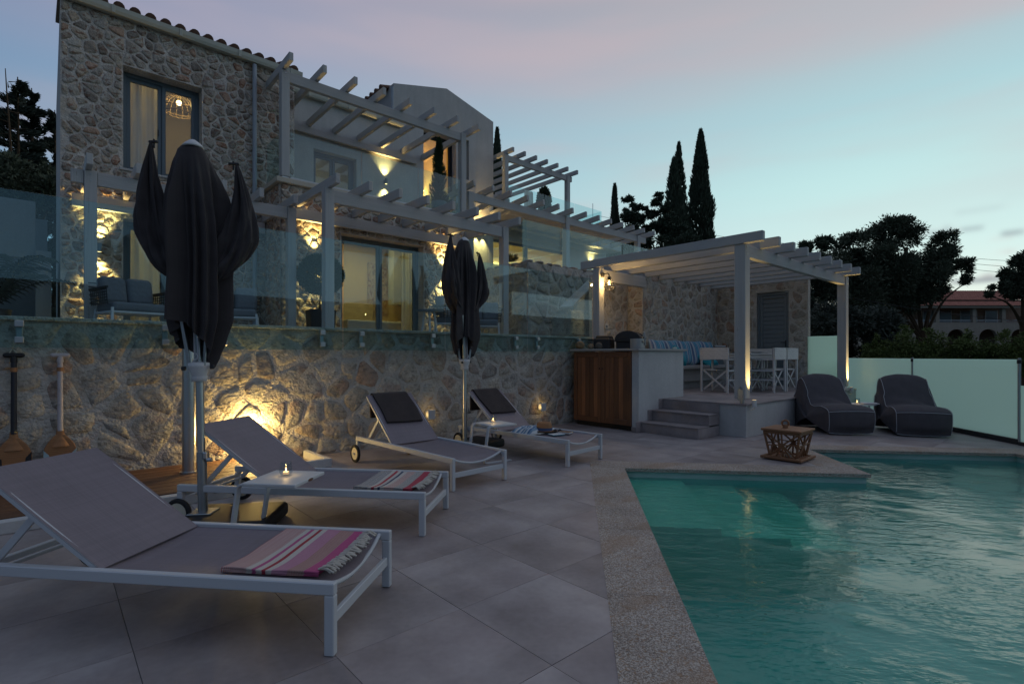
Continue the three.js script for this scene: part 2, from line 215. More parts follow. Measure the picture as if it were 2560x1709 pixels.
const M = {
  tile: [1.0, 0.93, 1.06, 0.98].map((k, i) => std({ map: T.tile, color: col(k, k * (i & 1 ? 0.985 : 1), k * (i & 1 ? 0.98 : 1)), roughnessMap: T.tileR, roughness: 0.95 })),
  grout: std({ color: col(0.11, 0.105, 0.10), roughness: 1 }),
  mortar: std({ map: T.mortar, bumpMap: T.mortarH, bumpScale: 0.03, roughness: 1 }),
  mortarPale: std({ map: T.mortar, color: col(1.22, 1.2, 1.2), bumpMap: T.mortarH, bumpScale: 0.045, roughness: 1 }),
  plaster: std({ map: T.plaster, color: col(0.86, 0.86, 0.86), bumpMap: T.plasterH, bumpScale: 0.004, roughness: 0.95 }),
  plasterWhite: std({ map: T.plaster, color: col(0.98, 0.99, 1.0), bumpMap: T.plasterH, bumpScale: 0.004, roughness: 0.95 }),
  paint: std({ map: T.paintWood, color: col(0.84, 0.84, 0.84), bumpMap: T.woodH, bumpScale: 0.0025, roughness: 0.75 }),
  wood: std({ map: T.brownWood, color: col(0.66, 0.53, 0.48), bumpMap: T.woodH, bumpScale: 0.0015, roughness: 0.55 }),
  deck: std({ map: T.brownWood, color: col(0.62, 0.53, 0.45), bumpMap: T.woodH, bumpScale: 0.002, roughness: 0.6 }),
  woodLight: std({ map: T.brownWood, color: col(1.5, 1.35, 1.1), bumpMap: T.woodH, bumpScale: 0.0015, roughness: 0.6 }),
  coping: std({ map: T.speck, bumpMap: T.speckH, bumpScale: 0.004, roughness: 0.85 }),
  alu: std({ color: col(0.50, 0.51, 0.52), roughness: 0.42 }),
  steel: std({ color: col(0.56, 0.57, 0.58), metalness: 1, roughness: 0.32 }),
  galv: std({ color: col(0.40, 0.42, 0.43), metalness: 1, roughness: 0.42 }),
  darkMetal: std({ color: col(0.022, 0.022, 0.024), roughness: 0.55 }),
  black: std({ color: col(0.012, 0.012, 0.013), roughness: 0.6 }),
  rubber: std({ color: col(0.014, 0.014, 0.015), roughness: 0.85 }),
  cream: std({ color: col(0.60, 0.55, 0.42), roughness: 0.5 }),
  sling: std({ map: T.sling, bumpMap: T.weaveH, bumpScale: 0.0006, roughness: 0.55 }),
  umbrella: phy({ map: T.cloth, color: col(0.046, 0.039, 0.039), bumpMap: T.weaveH, bumpScale: 0.0004, roughness: 0.9, sheen: 0.25, sheenColor: col(0.3, 0.28, 0.28), sheenRoughness: 0.6, side: THREE.DoubleSide }),
  towelDark: phy({ map: T.cloth, color: col(0.052, 0.038, 0.035), bumpMap: T.terryH, bumpScale: 0.004, roughness: 1, sheen: 0.4, sheenColor: col(0.3, 0.26, 0.25), sheenRoughness: 0.7 }),
  bean: phy({ map: T.cloth, color: col(0.085, 0.076, 0.082), bumpMap: T.weaveH, bumpScale: 0.0005, roughness: 0.95, sheen: 0.3, sheenColor: col(0.3, 0.3, 0.32), sheenRoughness: 0.6 }),
  piping: std({ color: col(0.40, 0.41, 0.43), roughness: 0.8 }),
  canvas: std({ map: T.cloth, color: col(0.72, 0.70, 0.66), roughness: 0.95, side: THREE.DoubleSide }),
  white: std({ color: col(0.54, 0.54, 0.53), roughness: 0.55 }),
  frameGrey: std({ color: col(0.10, 0.135, 0.155), roughness: 0.45 }),
  doorGrey: std({ color: col(0.13, 0.16, 0.175), roughness: 0.5 }),
  glass: phy({ color: col(0.80, 0.915, 0.925), transmission: 1, thickness: 0, roughness: 0, ior: 1.5 }),
  clear: phy({ color: col(0.90, 0.92, 0.93), transmission: 1, thickness: 0, roughness: 0, ior: 1.45 }),
  window: phy({ color: col(0.93, 0.97, 0.97), transmission: 1, thickness: 0, roughness: 0, ior: 1.5 }),
  frosted: phy({ color: col(0.84, 1.0, 0.90), transmission: 0.95, thickness: 0, roughness: 1, ior: 1.5 }),
  terra: std({ map: T.terra, roughness: 0.9 }),
  roofGrey: std({ map: T.terra, color: col(0.5, 0.62, 0.6), roughness: 0.9 }),
  gutter: std({ color: col(0.40, 0.40, 0.33), roughness: 0.55 }),
  greyCloth: std({ map: T.cloth, color: col(0.17, 0.18, 0.20), roughness: 1 }),
};
const warmGlow = (k) => std({ color: col(0.8, 0.7, 0.5), emissive: col(1, 0.66, 0.26), emissiveIntensity: k, roughness: 0.6 });
const WARM = new THREE.Color().setRGB(1, 0.68, 0.235), WARM2 = new THREE.Color().setRGB(1, 0.62, 0.22);
function point(parent, pos, I, c = WARM, r = 1.5) { const l = new THREE.PointLight(c, I); l.position.set(...pos); l.shadow.radius = r; l.castShadow = true; parent.add(l); return l; }
function spot(parent, pos, to, I, angle, pen = 0.6, c = WARM, r = 1) { const l = new THREE.SpotLight(c, I, 0, angle, pen); l.position.set(...pos); l.target.position.set(...to); l.castShadow = true; l.shadow.radius = r; parent.add(l); parent.add(l.target); return l; }
function area(parent, pos, to, w, h, I, c = WARM) { const l = new THREE.RectAreaLight(c, I, w, h); l.position.set(...pos); parent.add(l); parent.updateMatrixWorld(true); l.lookAt(parent.localToWorld(new THREE.Vector3(...to))); return l; }

// ---------------------------------------------------------------- stone walls
function cells(w, h, holes, sx, sy, gap, seed, jit = 0.46, drop = 0.18) {
  const r = rng(seed), pts = [], ny = Math.max(1, Math.round(h / sy)), nx = Math.max(1, Math.round(w / sx));
  for (let j = -1; j <= ny; j++) for (let i = -1; i <= nx; i++) { if (r() < drop) continue; pts.push([(i + 0.5 + (j & 1 ? 0.25 : -0.25) + (r() - 0.5) * 2 * jit) * w / nx, (j + 0.5 + (r() - 0.5) * 2 * jit) * h / ny]); }
  const out = [], k = sx / sy;
  for (const p of pts) {
    if (p[0] < 0 || p[0] > w || p[1] < 0 || p[1] > h) continue;
    if (holes.some(([x0, y0, x1, y1]) => p[0] > x0 && p[0] < x1 && p[1] > y0 && p[1] < y1)) continue;
    let poly = [[0.012, 0.012], [w - 0.012, 0.012], [w - 0.012, h - 0.012], [0.012, h - 0.012]];
    const g = gap * (0.6 + 0.8 * r());
    for (const q of pts) { const dx = q[0] - p[0], dy = (q[1] - p[1]), D = Math.hypot(dx, dy); if (q === p || D > 3 * sx) continue; poly = clipPoly(poly, dx / D, dy / D, (dx / D) * (p[0] + q[0]) / 2 + (dy / D) * (p[1] + q[1]) / 2 - g / 2); if (poly.length < 3) break; }
    for (const [x0, y0, x1, y1] of holes) { if (poly.length < 3) break; const d = [x0 - p[0], p[0] - x1, y0 - p[1], p[1] - y1], m = d.indexOf(Math.max(...d)); poly = m === 0 ? clipPoly(poly, 1, 0, x0 - 0.02) : m === 1 ? clipPoly(poly, -1, 0, -x1 - 0.02) : m === 2 ? clipPoly(poly, 0, 1, y0 - 0.02) : clipPoly(poly, 0, -1, -y1 - 0.02); }
    if (poly.length < 3) continue;
    let a = 0, cx = 0, cy = 0; poly.forEach((v, i) => { const q = poly[(i + 1) % poly.length], c = v[0] * q[1] - q[0] * v[1]; a += c; cx += (v[0] + q[0]) * c; cy += (v[1] + q[1]) * c; }); a /= 2; if (Math.abs(a) < sx * sy * 0.09) continue; cx /= 6 * a; cy /= 6 * a;
    out.push({ poly, c: [cx, cy], a: Math.abs(a) });
  }
  return out;
}
function stoneGeo({ poly, c }, hgt, r, rough) {
  let q = []; poly.forEach((p, i) => { const n = poly[(i + 1) % poly.length], L = Math.hypot(n[0] - p[0], n[1] - p[1]), t = 0.10 + 0.14 * r(); q.push([lerp(p[0], n[0], t), lerp(p[1], n[1], t)]); if (L > 0.05) q.push([lerp(p[0], n[0], 1 - t), lerp(p[1], n[1], 1 - t)]); });
  if (q.length < 8) { const e = []; q.forEach((p, i) => { const n = q[(i + 1) % q.length]; e.push(p, [(p[0] + n[0]) / 2, (p[1] + n[1]) / 2]); }); q = e; }
  q = q.map((p) => { const k = 0.92 + 0.15 * r(); return [c[0] + (p[0] - c[0]) * k, c[1] + (p[1] - c[1]) * k]; });
  const n = q.length, P = [], I = [], tx = (r() - 0.5) * rough, ty = (r() - 0.5) * rough, ox = r() * 5, oy = r() * 5;
  const hg = (p) => hgt * (0.7 + 0.6 * r()) + tx * (p[0] - c[0]) + ty * (p[1] - c[1]);
  q.forEach((p) => P.push(p[0], p[1], -0.012));
  q.forEach((p) => { const s = [c[0] + (p[0] - c[0]) * 0.90, c[1] + (p[1] - c[1]) * 0.90]; P.push(s[0], s[1], hg(s) * 0.72); });
  q.forEach((p) => { const k = 0.48 + 0.14 * r(), s = [c[0] + (p[0] - c[0]) * k, c[1] + (p[1] - c[1]) * k]; P.push(s[0], s[1], hg(s) * 1.05); });
  P.push(c[0], c[1], hg(c) * 1.12);
  for (let i = 0; i < n; i++) { const j = (i + 1) % n; I.push(i, j, n + j, i, n + j, n + i, n + i, n + j, 2 * n + j, n + i, 2 * n + j, 2 * n + i, 2 * n + i, 2 * n + j, 3 * n); }
  const uv = []; for (let i = 0; i < P.length / 3; i++) uv.push(P[i * 3] + ox, P[i * 3 + 1] + oy);
  return geoFrom(P, I, uv);
}
const stoneTint = (map, list, bump) => list.map(([r, g, b]) => std({ map, color: col(r, g, b), bumpMap: T.stoneH, bumpScale: bump, roughness: 0.95 }));
const RUB = stoneTint(T.stoneA, [[1, 1, 1], [1, 0.98, 0.95], [0.90, 0.91, 0.92], [0.86, 0.83, 0.79], [1.0, 0.90, 0.80], [0.74, 0.73, 0.73], [0.92, 0.74, 0.66]], 0.03);
const HST = stoneTint(T.stoneB, [[1, 1, 1], [0.9, 0.9, 0.92], [0.78, 0.74, 0.72], [1.05, 0.96, 0.88], [0.6, 0.58, 0.58], [0.95, 0.72, 0.62]], 0.04);
const pickStone = (mats, r) => { const t = r(); return mats[t < 0.28 ? 0 : t < 0.5 ? 1 : t < 0.68 ? 2 : t < 0.82 ? 3 : t < 0.9 ? Math.min(4, mats.length - 1) : t < 0.95 ? Math.min(5, mats.length - 1) : mats.length - 1]; };
// face in the xy plane of parent, looking to +z; the first `own` stones (largest) are meshes of their own
function stoneFace(parent, { w, h, holes = [], sx, sy, gap, hgt, rough = 0.1, seed, mats, pos, rot, own = 400, thick = 0.3, mortar = M.mortar, name = 'wall', skin = 0.013 }) {
  const s = new THREE.Shape([[0, 0], [w, 0], [w, h], [0, h]].map((p) => new THREE.Vector2(...p)));
  for (const [x0, y0, x1, y1] of holes) { const e = 0.0005, X0 = Math.max(x0, e), X1 = Math.min(x1, w - e), Y0 = Math.max(y0, e), Y1 = Math.min(y1, h - e); s.holes.push(new THREE.Path([[X0, Y0], [X0, Y1], [X1, Y1], [X1, Y0]].map((p) => new THREE.Vector2(...p)))); }
  const g = new THREE.ExtrudeGeometry(s, { depth: thick, bevelEnabled: false }).translate(0, 0, -thick);
  // lumpy pointing that laps over the edges of the stones
  const st = 0.042, nx = Math.ceil(w / st), ny = Math.ceil(h / st), SP = [], SI = [], su = [], sz = (x, y) => skin * (-0.55 + 1.9 * (0.62 * fbm(x * 0.31 + 0.37, y * 0.31 + 0.11, 8, 8, 3, seed + 5) + 0.38 * fbm(x * 0.9 + 0.2, y * 0.9 + 0.6, 9, 9, 2, seed + 6) - 0.28));
  for (let b = 0; b <= ny; b++) for (let a2 = 0; a2 <= nx; a2++) { const x = Math.min(w, a2 * st), y = Math.min(h, b * st), ed = Math.min(x, w - x, y, h - y) < 0.001 || holes.some(([x0, y0, x1, y1]) => x > x0 - st && x < x1 + st && y > y0 - st && y < y1 + st); SP.push(x, y, ed ? -0.004 : sz(x, y)); su.push(x, y); }
  for (let b = 0; b < ny; b++) for (let a2 = 0; a2 < nx; a2++) { const x = (a2 + 0.5) * st, y = (b + 0.5) * st; if (holes.some(([x0, y0, x1, y1]) => x > x0 - st * 0.5 && x < x1 + st * 0.5 && y > y0 - st * 0.5 && y < y1 + st * 0.5)) continue; const o = b * (nx + 1) + a2; SI.push(o, o + 1, o + nx + 2, o, o + nx + 2, o + nx + 1); }
  const m = part(parent, name, merge([boxUV(g), geoFrom(SP, SI, su)]), mortar, pos, rot), r = rng(seed + 1), L = cells(w, h, holes, sx, sy, gap, seed).sort((a, b) => b.a - a.a), rest = [];
  L.forEach((c, i) => { const sg = stoneGeo(c, hgt * (0.7 + 0.6 * r()), r, rough), mt = pickStone(mats, r); if (i < own) part(m, 'stone', sg, mt); else rest.push([sg, mt]); });
  for (const mt of mats) { const l = rest.filter((e) => e[1] === mt).map((e) => e[0]); if (l.length) { const o = part(m, 'small_stones', merge(l), mt); o.userData.kind = 'stuff'; } }
  return m;
}

// ---------------------------------------------------------------- pool frame: i runs along the near shore, j away from the camera
const PO = [4.60, -3.38], PQ = [0.7524, -0.6587], PR = [0.6587, 0.7524], PYAW = Math.atan2(-PR[1], PR[0]);
const IJ = (i, j) => [PO[0] + i * PR[0] + j * PQ[0], PO[1] + i * PR[1] + j * PQ[1]];
const CW = 0.33, TIP = 2.45, FARJ = 1.42, RIGHTI = 4.9, WATER = -0.10;

// ---------------------------------------------------------------- terrain
const terrainY = (x, z) => { // low garden in front and to the side, hillside behind the house, a knoll with the neighbours far off
  const back = sstep(-19, -60, z) * 5.5, side = sstep(24, 75, x) * 4.2, front = sstep(22, 90, z) * 14, dip = -2.2; return dip + Math.max(back, side, front) + 0.25 * Math.sin(x * 0.21) * Math.cos(z * 0.17) * sstep(14, 40, Math.hypot(x, z));
};
{
  const f = (u, v) => { const X = (u - 0.5), Z = (v - 0.5), x = Math.sign(X) * Math.pow(Math.abs(X) * 2, 1.7) * 420 + 6, z = Math.sign(Z) * Math.pow(Math.abs(Z) * 2, 1.7) * 420 - 4; return [x, terrainY(x, z), z]; };
  const g = sheet((u, v) => f(u, v), 110, 110); const p = g.attributes.position, uv = g.attributes.uv; for (let i = 0; i < p.count; i++) uv.setXY(i, p.getX(i), p.getZ(i));
  const idx = g.index.array; for (let i = 0; i < idx.length; i += 3) { const t = idx[i]; idx[i] = idx[i + 1]; idx[i + 1] = t; } g.computeVertexNormals();
  struct('ground', g, std({ map: tex(256, 256, (u, v) => mixc([0.035, 0.04, 0.02], [0.09, 0.075, 0.05], fbm(u, v, 8, 8, 5, 1001)), true, [6, 6]), roughness: 1 }));
}

// ---------------------------------------------------------------- paved terrace round the pool
const floorG = struct('terrace_floor');
{
  // the paving in convex pieces of the pool frame: left of the coping, on the peninsula, beyond the far shore
  const pieces = [[[1, -CW]], [[-1, CW], [1, TIP - CW], [0, 0, -1, -CW]], [[-1, -(TIP - CW)], [1, 5.6], [0, 0, -1, -(FARJ + CW)]]];
  const clipPieces = (poly) => { // poly in world xz
    const out = []; pieces.forEach((pc, k) => {
      let q = poly; const lim = (ni, nj, d) => { const nx = ni * PR[0] + nj * PQ[0], nz = ni * PR[1] + nj * PQ[1]; q = clipPoly(q, nx, nz, d + nx * PO[0] + nz * PO[1]); };
      for (const e of pc) { if (e.length === 2) lim(e[0], 0, e[1]); else lim(0, e[2], e[3]); if (q.length < 3) return; }
      if (q.length > 2) out.push(q);
    }); return out;
  };
  const clean = (q) => q.filter((p, i) => { const n = q[(i + 1) % q.length]; return Math.hypot(p[0] - n[0], p[1] - n[1]) > 1e-4; });
  const grout = clipPieces([[-5, 2.5], [14.2, 2.5], [14.2, -6.3], [-5, -6.3]]).map((q) => slab(clean(q), -0.25, -0.004));
  part(floorG, 'grout', merge(grout), M.grout);
  const r = rng(77), x0 = 1.46 - 0.6 * 12, z0 = -2.0 - 0.6 * 8, J = 0.0014;
  for (let a = 0; a < 36; a++) for (let b = 0; b < 16; b++) {
    const x = x0 + a * 0.6, z = z0 + b * 0.6; if (x > 14 || z > 2.4) continue;
    if (x > 7.6 && z < -3.9) continue;                              // under the dining platform
    let q = [[x + J, z + J], [x + 0.6 - J, z + J], [x + 0.6 - J, z + 0.6 - J], [x + J, z + 0.6 - J]];
    q = clipPoly(q, 0, -1, 6.24); if (q.length < 3) continue;
    const l = clipPieces(q).map(clean).filter((s) => s.length > 2).map((s) => slab(s, -0.02, 0)); if (!l.length) continue;
    const ry = Math.floor(r() * 4), ox = r() * 7, oy = r() * 7, g = merge(l), p = g.attributes.position, uv = g.attributes.uv;
    for (let i = 0; i < p.count; i++) { let u = p.getX(i), v = p.getZ(i); if (ry & 1) [u, v] = [v, u]; uv.setXY(i, u * (ry & 2 ? -1 : 1) + ox, v + oy); }
    g.translate(0, (r() - 0.5) * 0.0012, 0);
    part(floorG, 'tile', g, M.tile[Math.floor(r() * 4)]);
  }
}
// ---------------------------------------------------------------- pool
{
  const pool = struct('pool'), NEAR = -9;
  const basinMat = std({ map: tex(256, 256, (u, v) => mul([0.72, 0.88, 0.82], 0.85 + 0.25 * fbm(u, v, 6, 6, 4, 1101)), true, [1.5, 1.5]), roughness: 0.6 });
  const L = [[0, NEAR], [RIGHTI, NEAR], [RIGHTI, FARJ], [TIP, FARJ], [TIP, 0], [0, 0]].map(([i, j]) => IJ(i, j));
  const depth = -1.45, P = [], I = [];
  L.forEach((p, k) => { const q = L[(k + 1) % L.length], o = P.length / 3; P.push(p[0], -0.03, p[1], q[0], -0.03, q[1], q[0], depth, q[1], p[0], depth, p[1]); I.push(o, o + 1, o + 2, o, o + 2, o + 3, o, o + 2, o + 1, o, o + 3, o + 2); });
  const shell = new THREE.BufferGeometry(); shell.setAttribute('position', new THREE.Float32BufferAttribute(P, 3)); shell.setIndex(I); const sh = shell.toNonIndexed(); sh.computeVertexNormals();
  part(pool, 'basin_wall', boxUV(sh), basinMat);
  part(pool, 'basin_floor', slab(L, depth - 0.2, depth), basinMat);
  // entry steps in the corner by the sun beds
  const stepMat = std({ map: T.plaster, color: col(1.5, 1.4, 1.05), roughness: 0.7 });
  [[0.02, 0.62, -0.17], [0.622, 1.12, -0.34], [1.122, 1.6, -0.55]].forEach(([i0, i1, y], k) => part(pool, 'pool_step', slab([IJ(i0, -0.02), IJ(i1, -0.02), IJ(i1, -1.55), IJ(i0, -1.55)], depth + 0.006, y), stepMat));
  const waterMat = phy({ color: col(0.17, 0.82, 0.74), transmission: 0.9, thickness: 1, ior: 1.333, roughness: 0.11, attenuationColor: col(0.10, 0.74, 0.68), attenuationDistance: 2.4, normalMap: T.waveN, normalScale: new THREE.Vector2(0.34, 0.34), specularIntensity: 1 });
  const wt = THREE.ShapeUtils.triangulateShape(L.map((p) => new THREE.Vector2(p[0], p[1])), []), wp = []; wt.forEach((t) => { const q = t.map((k) => L[k]), cr = (q[1][0] - q[0][0]) * (q[2][1] - q[0][1]) - (q[1][1] - q[0][1]) * (q[2][0] - q[0][0]); (cr > 0 ? [q[0], q[2], q[1]] : q).forEach((e) => wp.push(e[0], WATER, e[1])); });
  const wg = new THREE.BufferGeometry(); wg.setAttribute('position', new THREE.Float32BufferAttribute(wp, 3)); wg.computeVertexNormals(); 
  const p = wg.attributes.position, uv = new THREE.Float32BufferAttribute(new Float32Array(p.count * 2), 2); wg.setAttribute('uv', uv); for (let i = 0; i < p.count; i++) { const dx = p.getX(i) - PO[0], dz = p.getZ(i) - PO[1]; uv.setXY(i, dx * PR[0] + dz * PR[1], dx * PQ[0] + dz * PQ[1]); }
  struct('water', wg, waterMat);
  // coping: separate slabs of exposed aggregate, each about a metre long
  const cop = struct('pool_coping'), ov = 0.03, r = rng(5);
  const strip = (i0, j0, i1, j1, n, along) => { for (let k = 0; k < n; k++) { const a = k / n, b = (k + 1) / n, g = 0.0015; let q; if (along === 'j') q = [[i0, lerp(j0, j1, a) + g], [i1, lerp(j0, j1, a) + g], [i1, lerp(j0, j1, b) - g], [i0, lerp(j0, j1, b) - g]]; else q = [[lerp(i0, i1, a) + g, j0], [lerp(i0, i1, b) - g, j0], [lerp(i0, i1, b) - g, j1], [lerp(i0, i1, a) + g, j1]]; const s = slab(q.map((e) => IJ(...e)), -0.034, 0.002, true), o = r() * 3, uv2 = s.attributes.uv; for (let i = 0; i < uv2.count; i++) uv2.setXY(i, uv2.getX(i) + o, uv2.getY(i)); part(cop, 'coping_slab', s, M.coping); } };
  strip(-CW, NEAR, ov, 0.0 - ov, 9, 'j');
  strip(-CW, -ov, TIP + ov, CW, 3, 'i');
  strip(TIP - CW, CW, TIP + ov, FARJ - ov, 1, 'j');
  strip(TIP - CW, FARJ - ov, RIGHTI + CW, FARJ + CW, 3, 'i');
  strip(RIGHTI - ov, NEAR, RIGHTI + CW, FARJ - ov, 10, 'j');
  // masonry under the coping, closed down to the garden
  part(pool, 'pool_wall', slab([IJ(RIGHTI + 0.02, NEAR), IJ(RIGHTI + CW + 0.3, NEAR), IJ(RIGHTI + CW + 0.3, FARJ), IJ(RIGHTI + 0.02, FARJ)], -2.6, -0.035), M.plaster);
}
// ---------------------------------------------------------------- retaining wall below the house terrace
const WZ = -6.22, TERR = 1.54;
{
  const t = thing('retaining_wall', 'long rubble stone retaining wall behind the sun loungers', 'wall', [-3.2, 0, WZ]);
  stoneFace(t, { w: 10.85, h: TERR - 0.03, sx: 0.29, sy: 0.205, gap: 0.03, hgt: 0.009, rough: 0.05, skin: 0.0085, seed: 901, mats: RUB, own: 300, thick: 0.5 });
  part(t, 'cap', boxUV(box(10.85, 0.035, 0.56, 5.425, TERR - 0.015, -0.24)), M.mortarPale);
}
struct('upper_terrace', boxUV(new THREE.BoxGeometry(13, 0.3, 7).translate(2.3, 1.36, -10.2)), M.plaster);

// ---------------------------------------------------------------- shower deck, pole, paddles, low kerb
{
  const d = thing('shower_deck', 'brown slatted timber deck of the outdoor shower at the stone wall', 'deck', [-1.4, 0, -4.87]);
  part(d, 'kerb', boxUV(merge([box(3.05, 0.085, 0.09, 1.525, 0.0425, -0.045), box(0.09, 0.085, 1.2, 3.0, 0.0425, -0.69)])), M.plasterWhite);
  const r = rng(9); for (let k = 0; k < 9; k++) part(d, 'plank', cbox(2.92, 0.024, 0.128, 0.004, [r() * 5, r() * 5]), M.deck, [1.48, 0.082, -0.165 - k * 0.136]);
  part(d, 'joists', merge([0.4, 1.5, 2.6].map((x) => box(0.05, 0.06, 1.2, x, 0.035, -0.7))), M.wood);
  const k = thing('light_trough', 'low pale kerb around the lit bed at the foot of the wall', 'kerb', [1.62, 0, -5.5]);
  part(k, 'front_kerb', boxUV(box(0.70, 0.09, 0.06, 0.33, 0.045, -0.03)), M.plasterWhite);
  part(k, 'side_kerb', boxUV(box(0.06, 0.09, 0.62, 0.65, 0.045, -0.375)), M.plasterWhite);
  const b = thing('shower_column', 'tall brushed steel outdoor shower column on the timber deck', 'shower', [1.0, 0.095, -5.72]);
  part(b, 'column', cyl(0.055, 0.055, 2.0, 0, 1.0, 0, 32), M.steel);
  part(b, 'base_ring', cyl(0.075, 0.075, 0.012, 0, 0.006, 0, 32), M.steel);
  part(b, 'shower_head', merge([tube([[0, 1.96, 0], [0.05, 2.02, 0.08], [0.1, 2.0, 0.2]], 0.012), cyl(0.07, 0.07, 0.015, 0.1, 1.98, 0.21)]), M.steel);
  part(b, 'valve', cyl(0.02, 0.02, 0.06, 0, 1.05, 0.06).rotateX(0), M.steel);
}
function paddle(x, dark, label) {
  const t = thing('paddle', label, 'paddle', [x, 0.02, WZ + 0.075]);
  t.rotation.x = -0.025;
  const shaftM = dark ? std({ color: col(0.02, 0.02, 0.026), roughness: 0.5 }) : std({ map: T.paintWood, color: col(1.0, 0.92, 0.95), roughness: 0.7 });
  const tip = dark ? M.black : std({ color: col(0.30, 0.42, 0.46), roughness: 0.7 });
  part(t, 'shaft', cyl(0.021, 0.019, 0.66, 0, 0.84, 0, 14), shaftM);
  part(t, 'throat', lathe([[0.07, 0.37], [0.05, 0.42], [0.033, 0.46], [0.024, 0.53]], 14).scale(1.0, 1, 0.42), M.woodLight);
  const s = new THREE.Shape(); s.moveTo(-0.03, 0.47); s.bezierCurveTo(-0.07, 0.42, -0.105, 0.39, -0.11, 0.30); s.bezierCurveTo(-0.11, 0.10, -0.09, 0, 0, 0); s.bezierCurveTo(0.09, 0, 0.11, 0.10, 0.11, 0.30); s.bezierCurveTo(0.105, 0.39, 0.07, 0.42, 0.03, 0.47);
  part(t, 'blade', boxUV(new THREE.ExtrudeGeometry(s, { depth: 0.012, bevelSize: 0.006, bevelThickness: 0.006, bevelSegments: 2, curveSegments: 10 }).translate(0, 0, -0.006)), M.woodLight);
  for (const q of [-1, 1]) { const e = new THREE.Shape(); e.moveTo(q * 0.110, 0.345); e.lineTo(q * 0.075, 0.30); e.lineTo(q * 0.06, 0.08); e.lineTo(q * 0.09, 0.05); e.lineTo(q * 0.115, 0.16); part(t, 'painted_edge', new THREE.ExtrudeGeometry(e, { depth: 0.014, bevelEnabled: true, bevelSize: 0.003, bevelThickness: 0.007, bevelSegments: 1 }).translate(0, 0, -0.007), tip); }
  part(t, 'collar', cyl(0.024, 0.024, 0.035, 0, 1.06, 0, 14), M.woodLight);
  const gr = new THREE.CapsuleGeometry(0.02, 0.1, 4, 10).rotateZ(Math.PI / 2).translate(0, 1.185, 0);
  part(t, 'grip', merge([gr, cyl(0.024, 0.02, 0.05, 0, 1.15, 0, 12)]), dark ? M.black : shaftM);
  part(t, 'cord', tube([[-0.03, 1.2, 0.0], [-0.01, 1.235, -0.03], [0.02, 1.2, 0.0]], 0.004, 10, 5), M.cream);
}
paddle(-0.215, true, 'black shafted wooden paddle hung on the stone wall');
paddle(0.085, false, 'pale grey shafted wooden paddle hung on the stone wall');

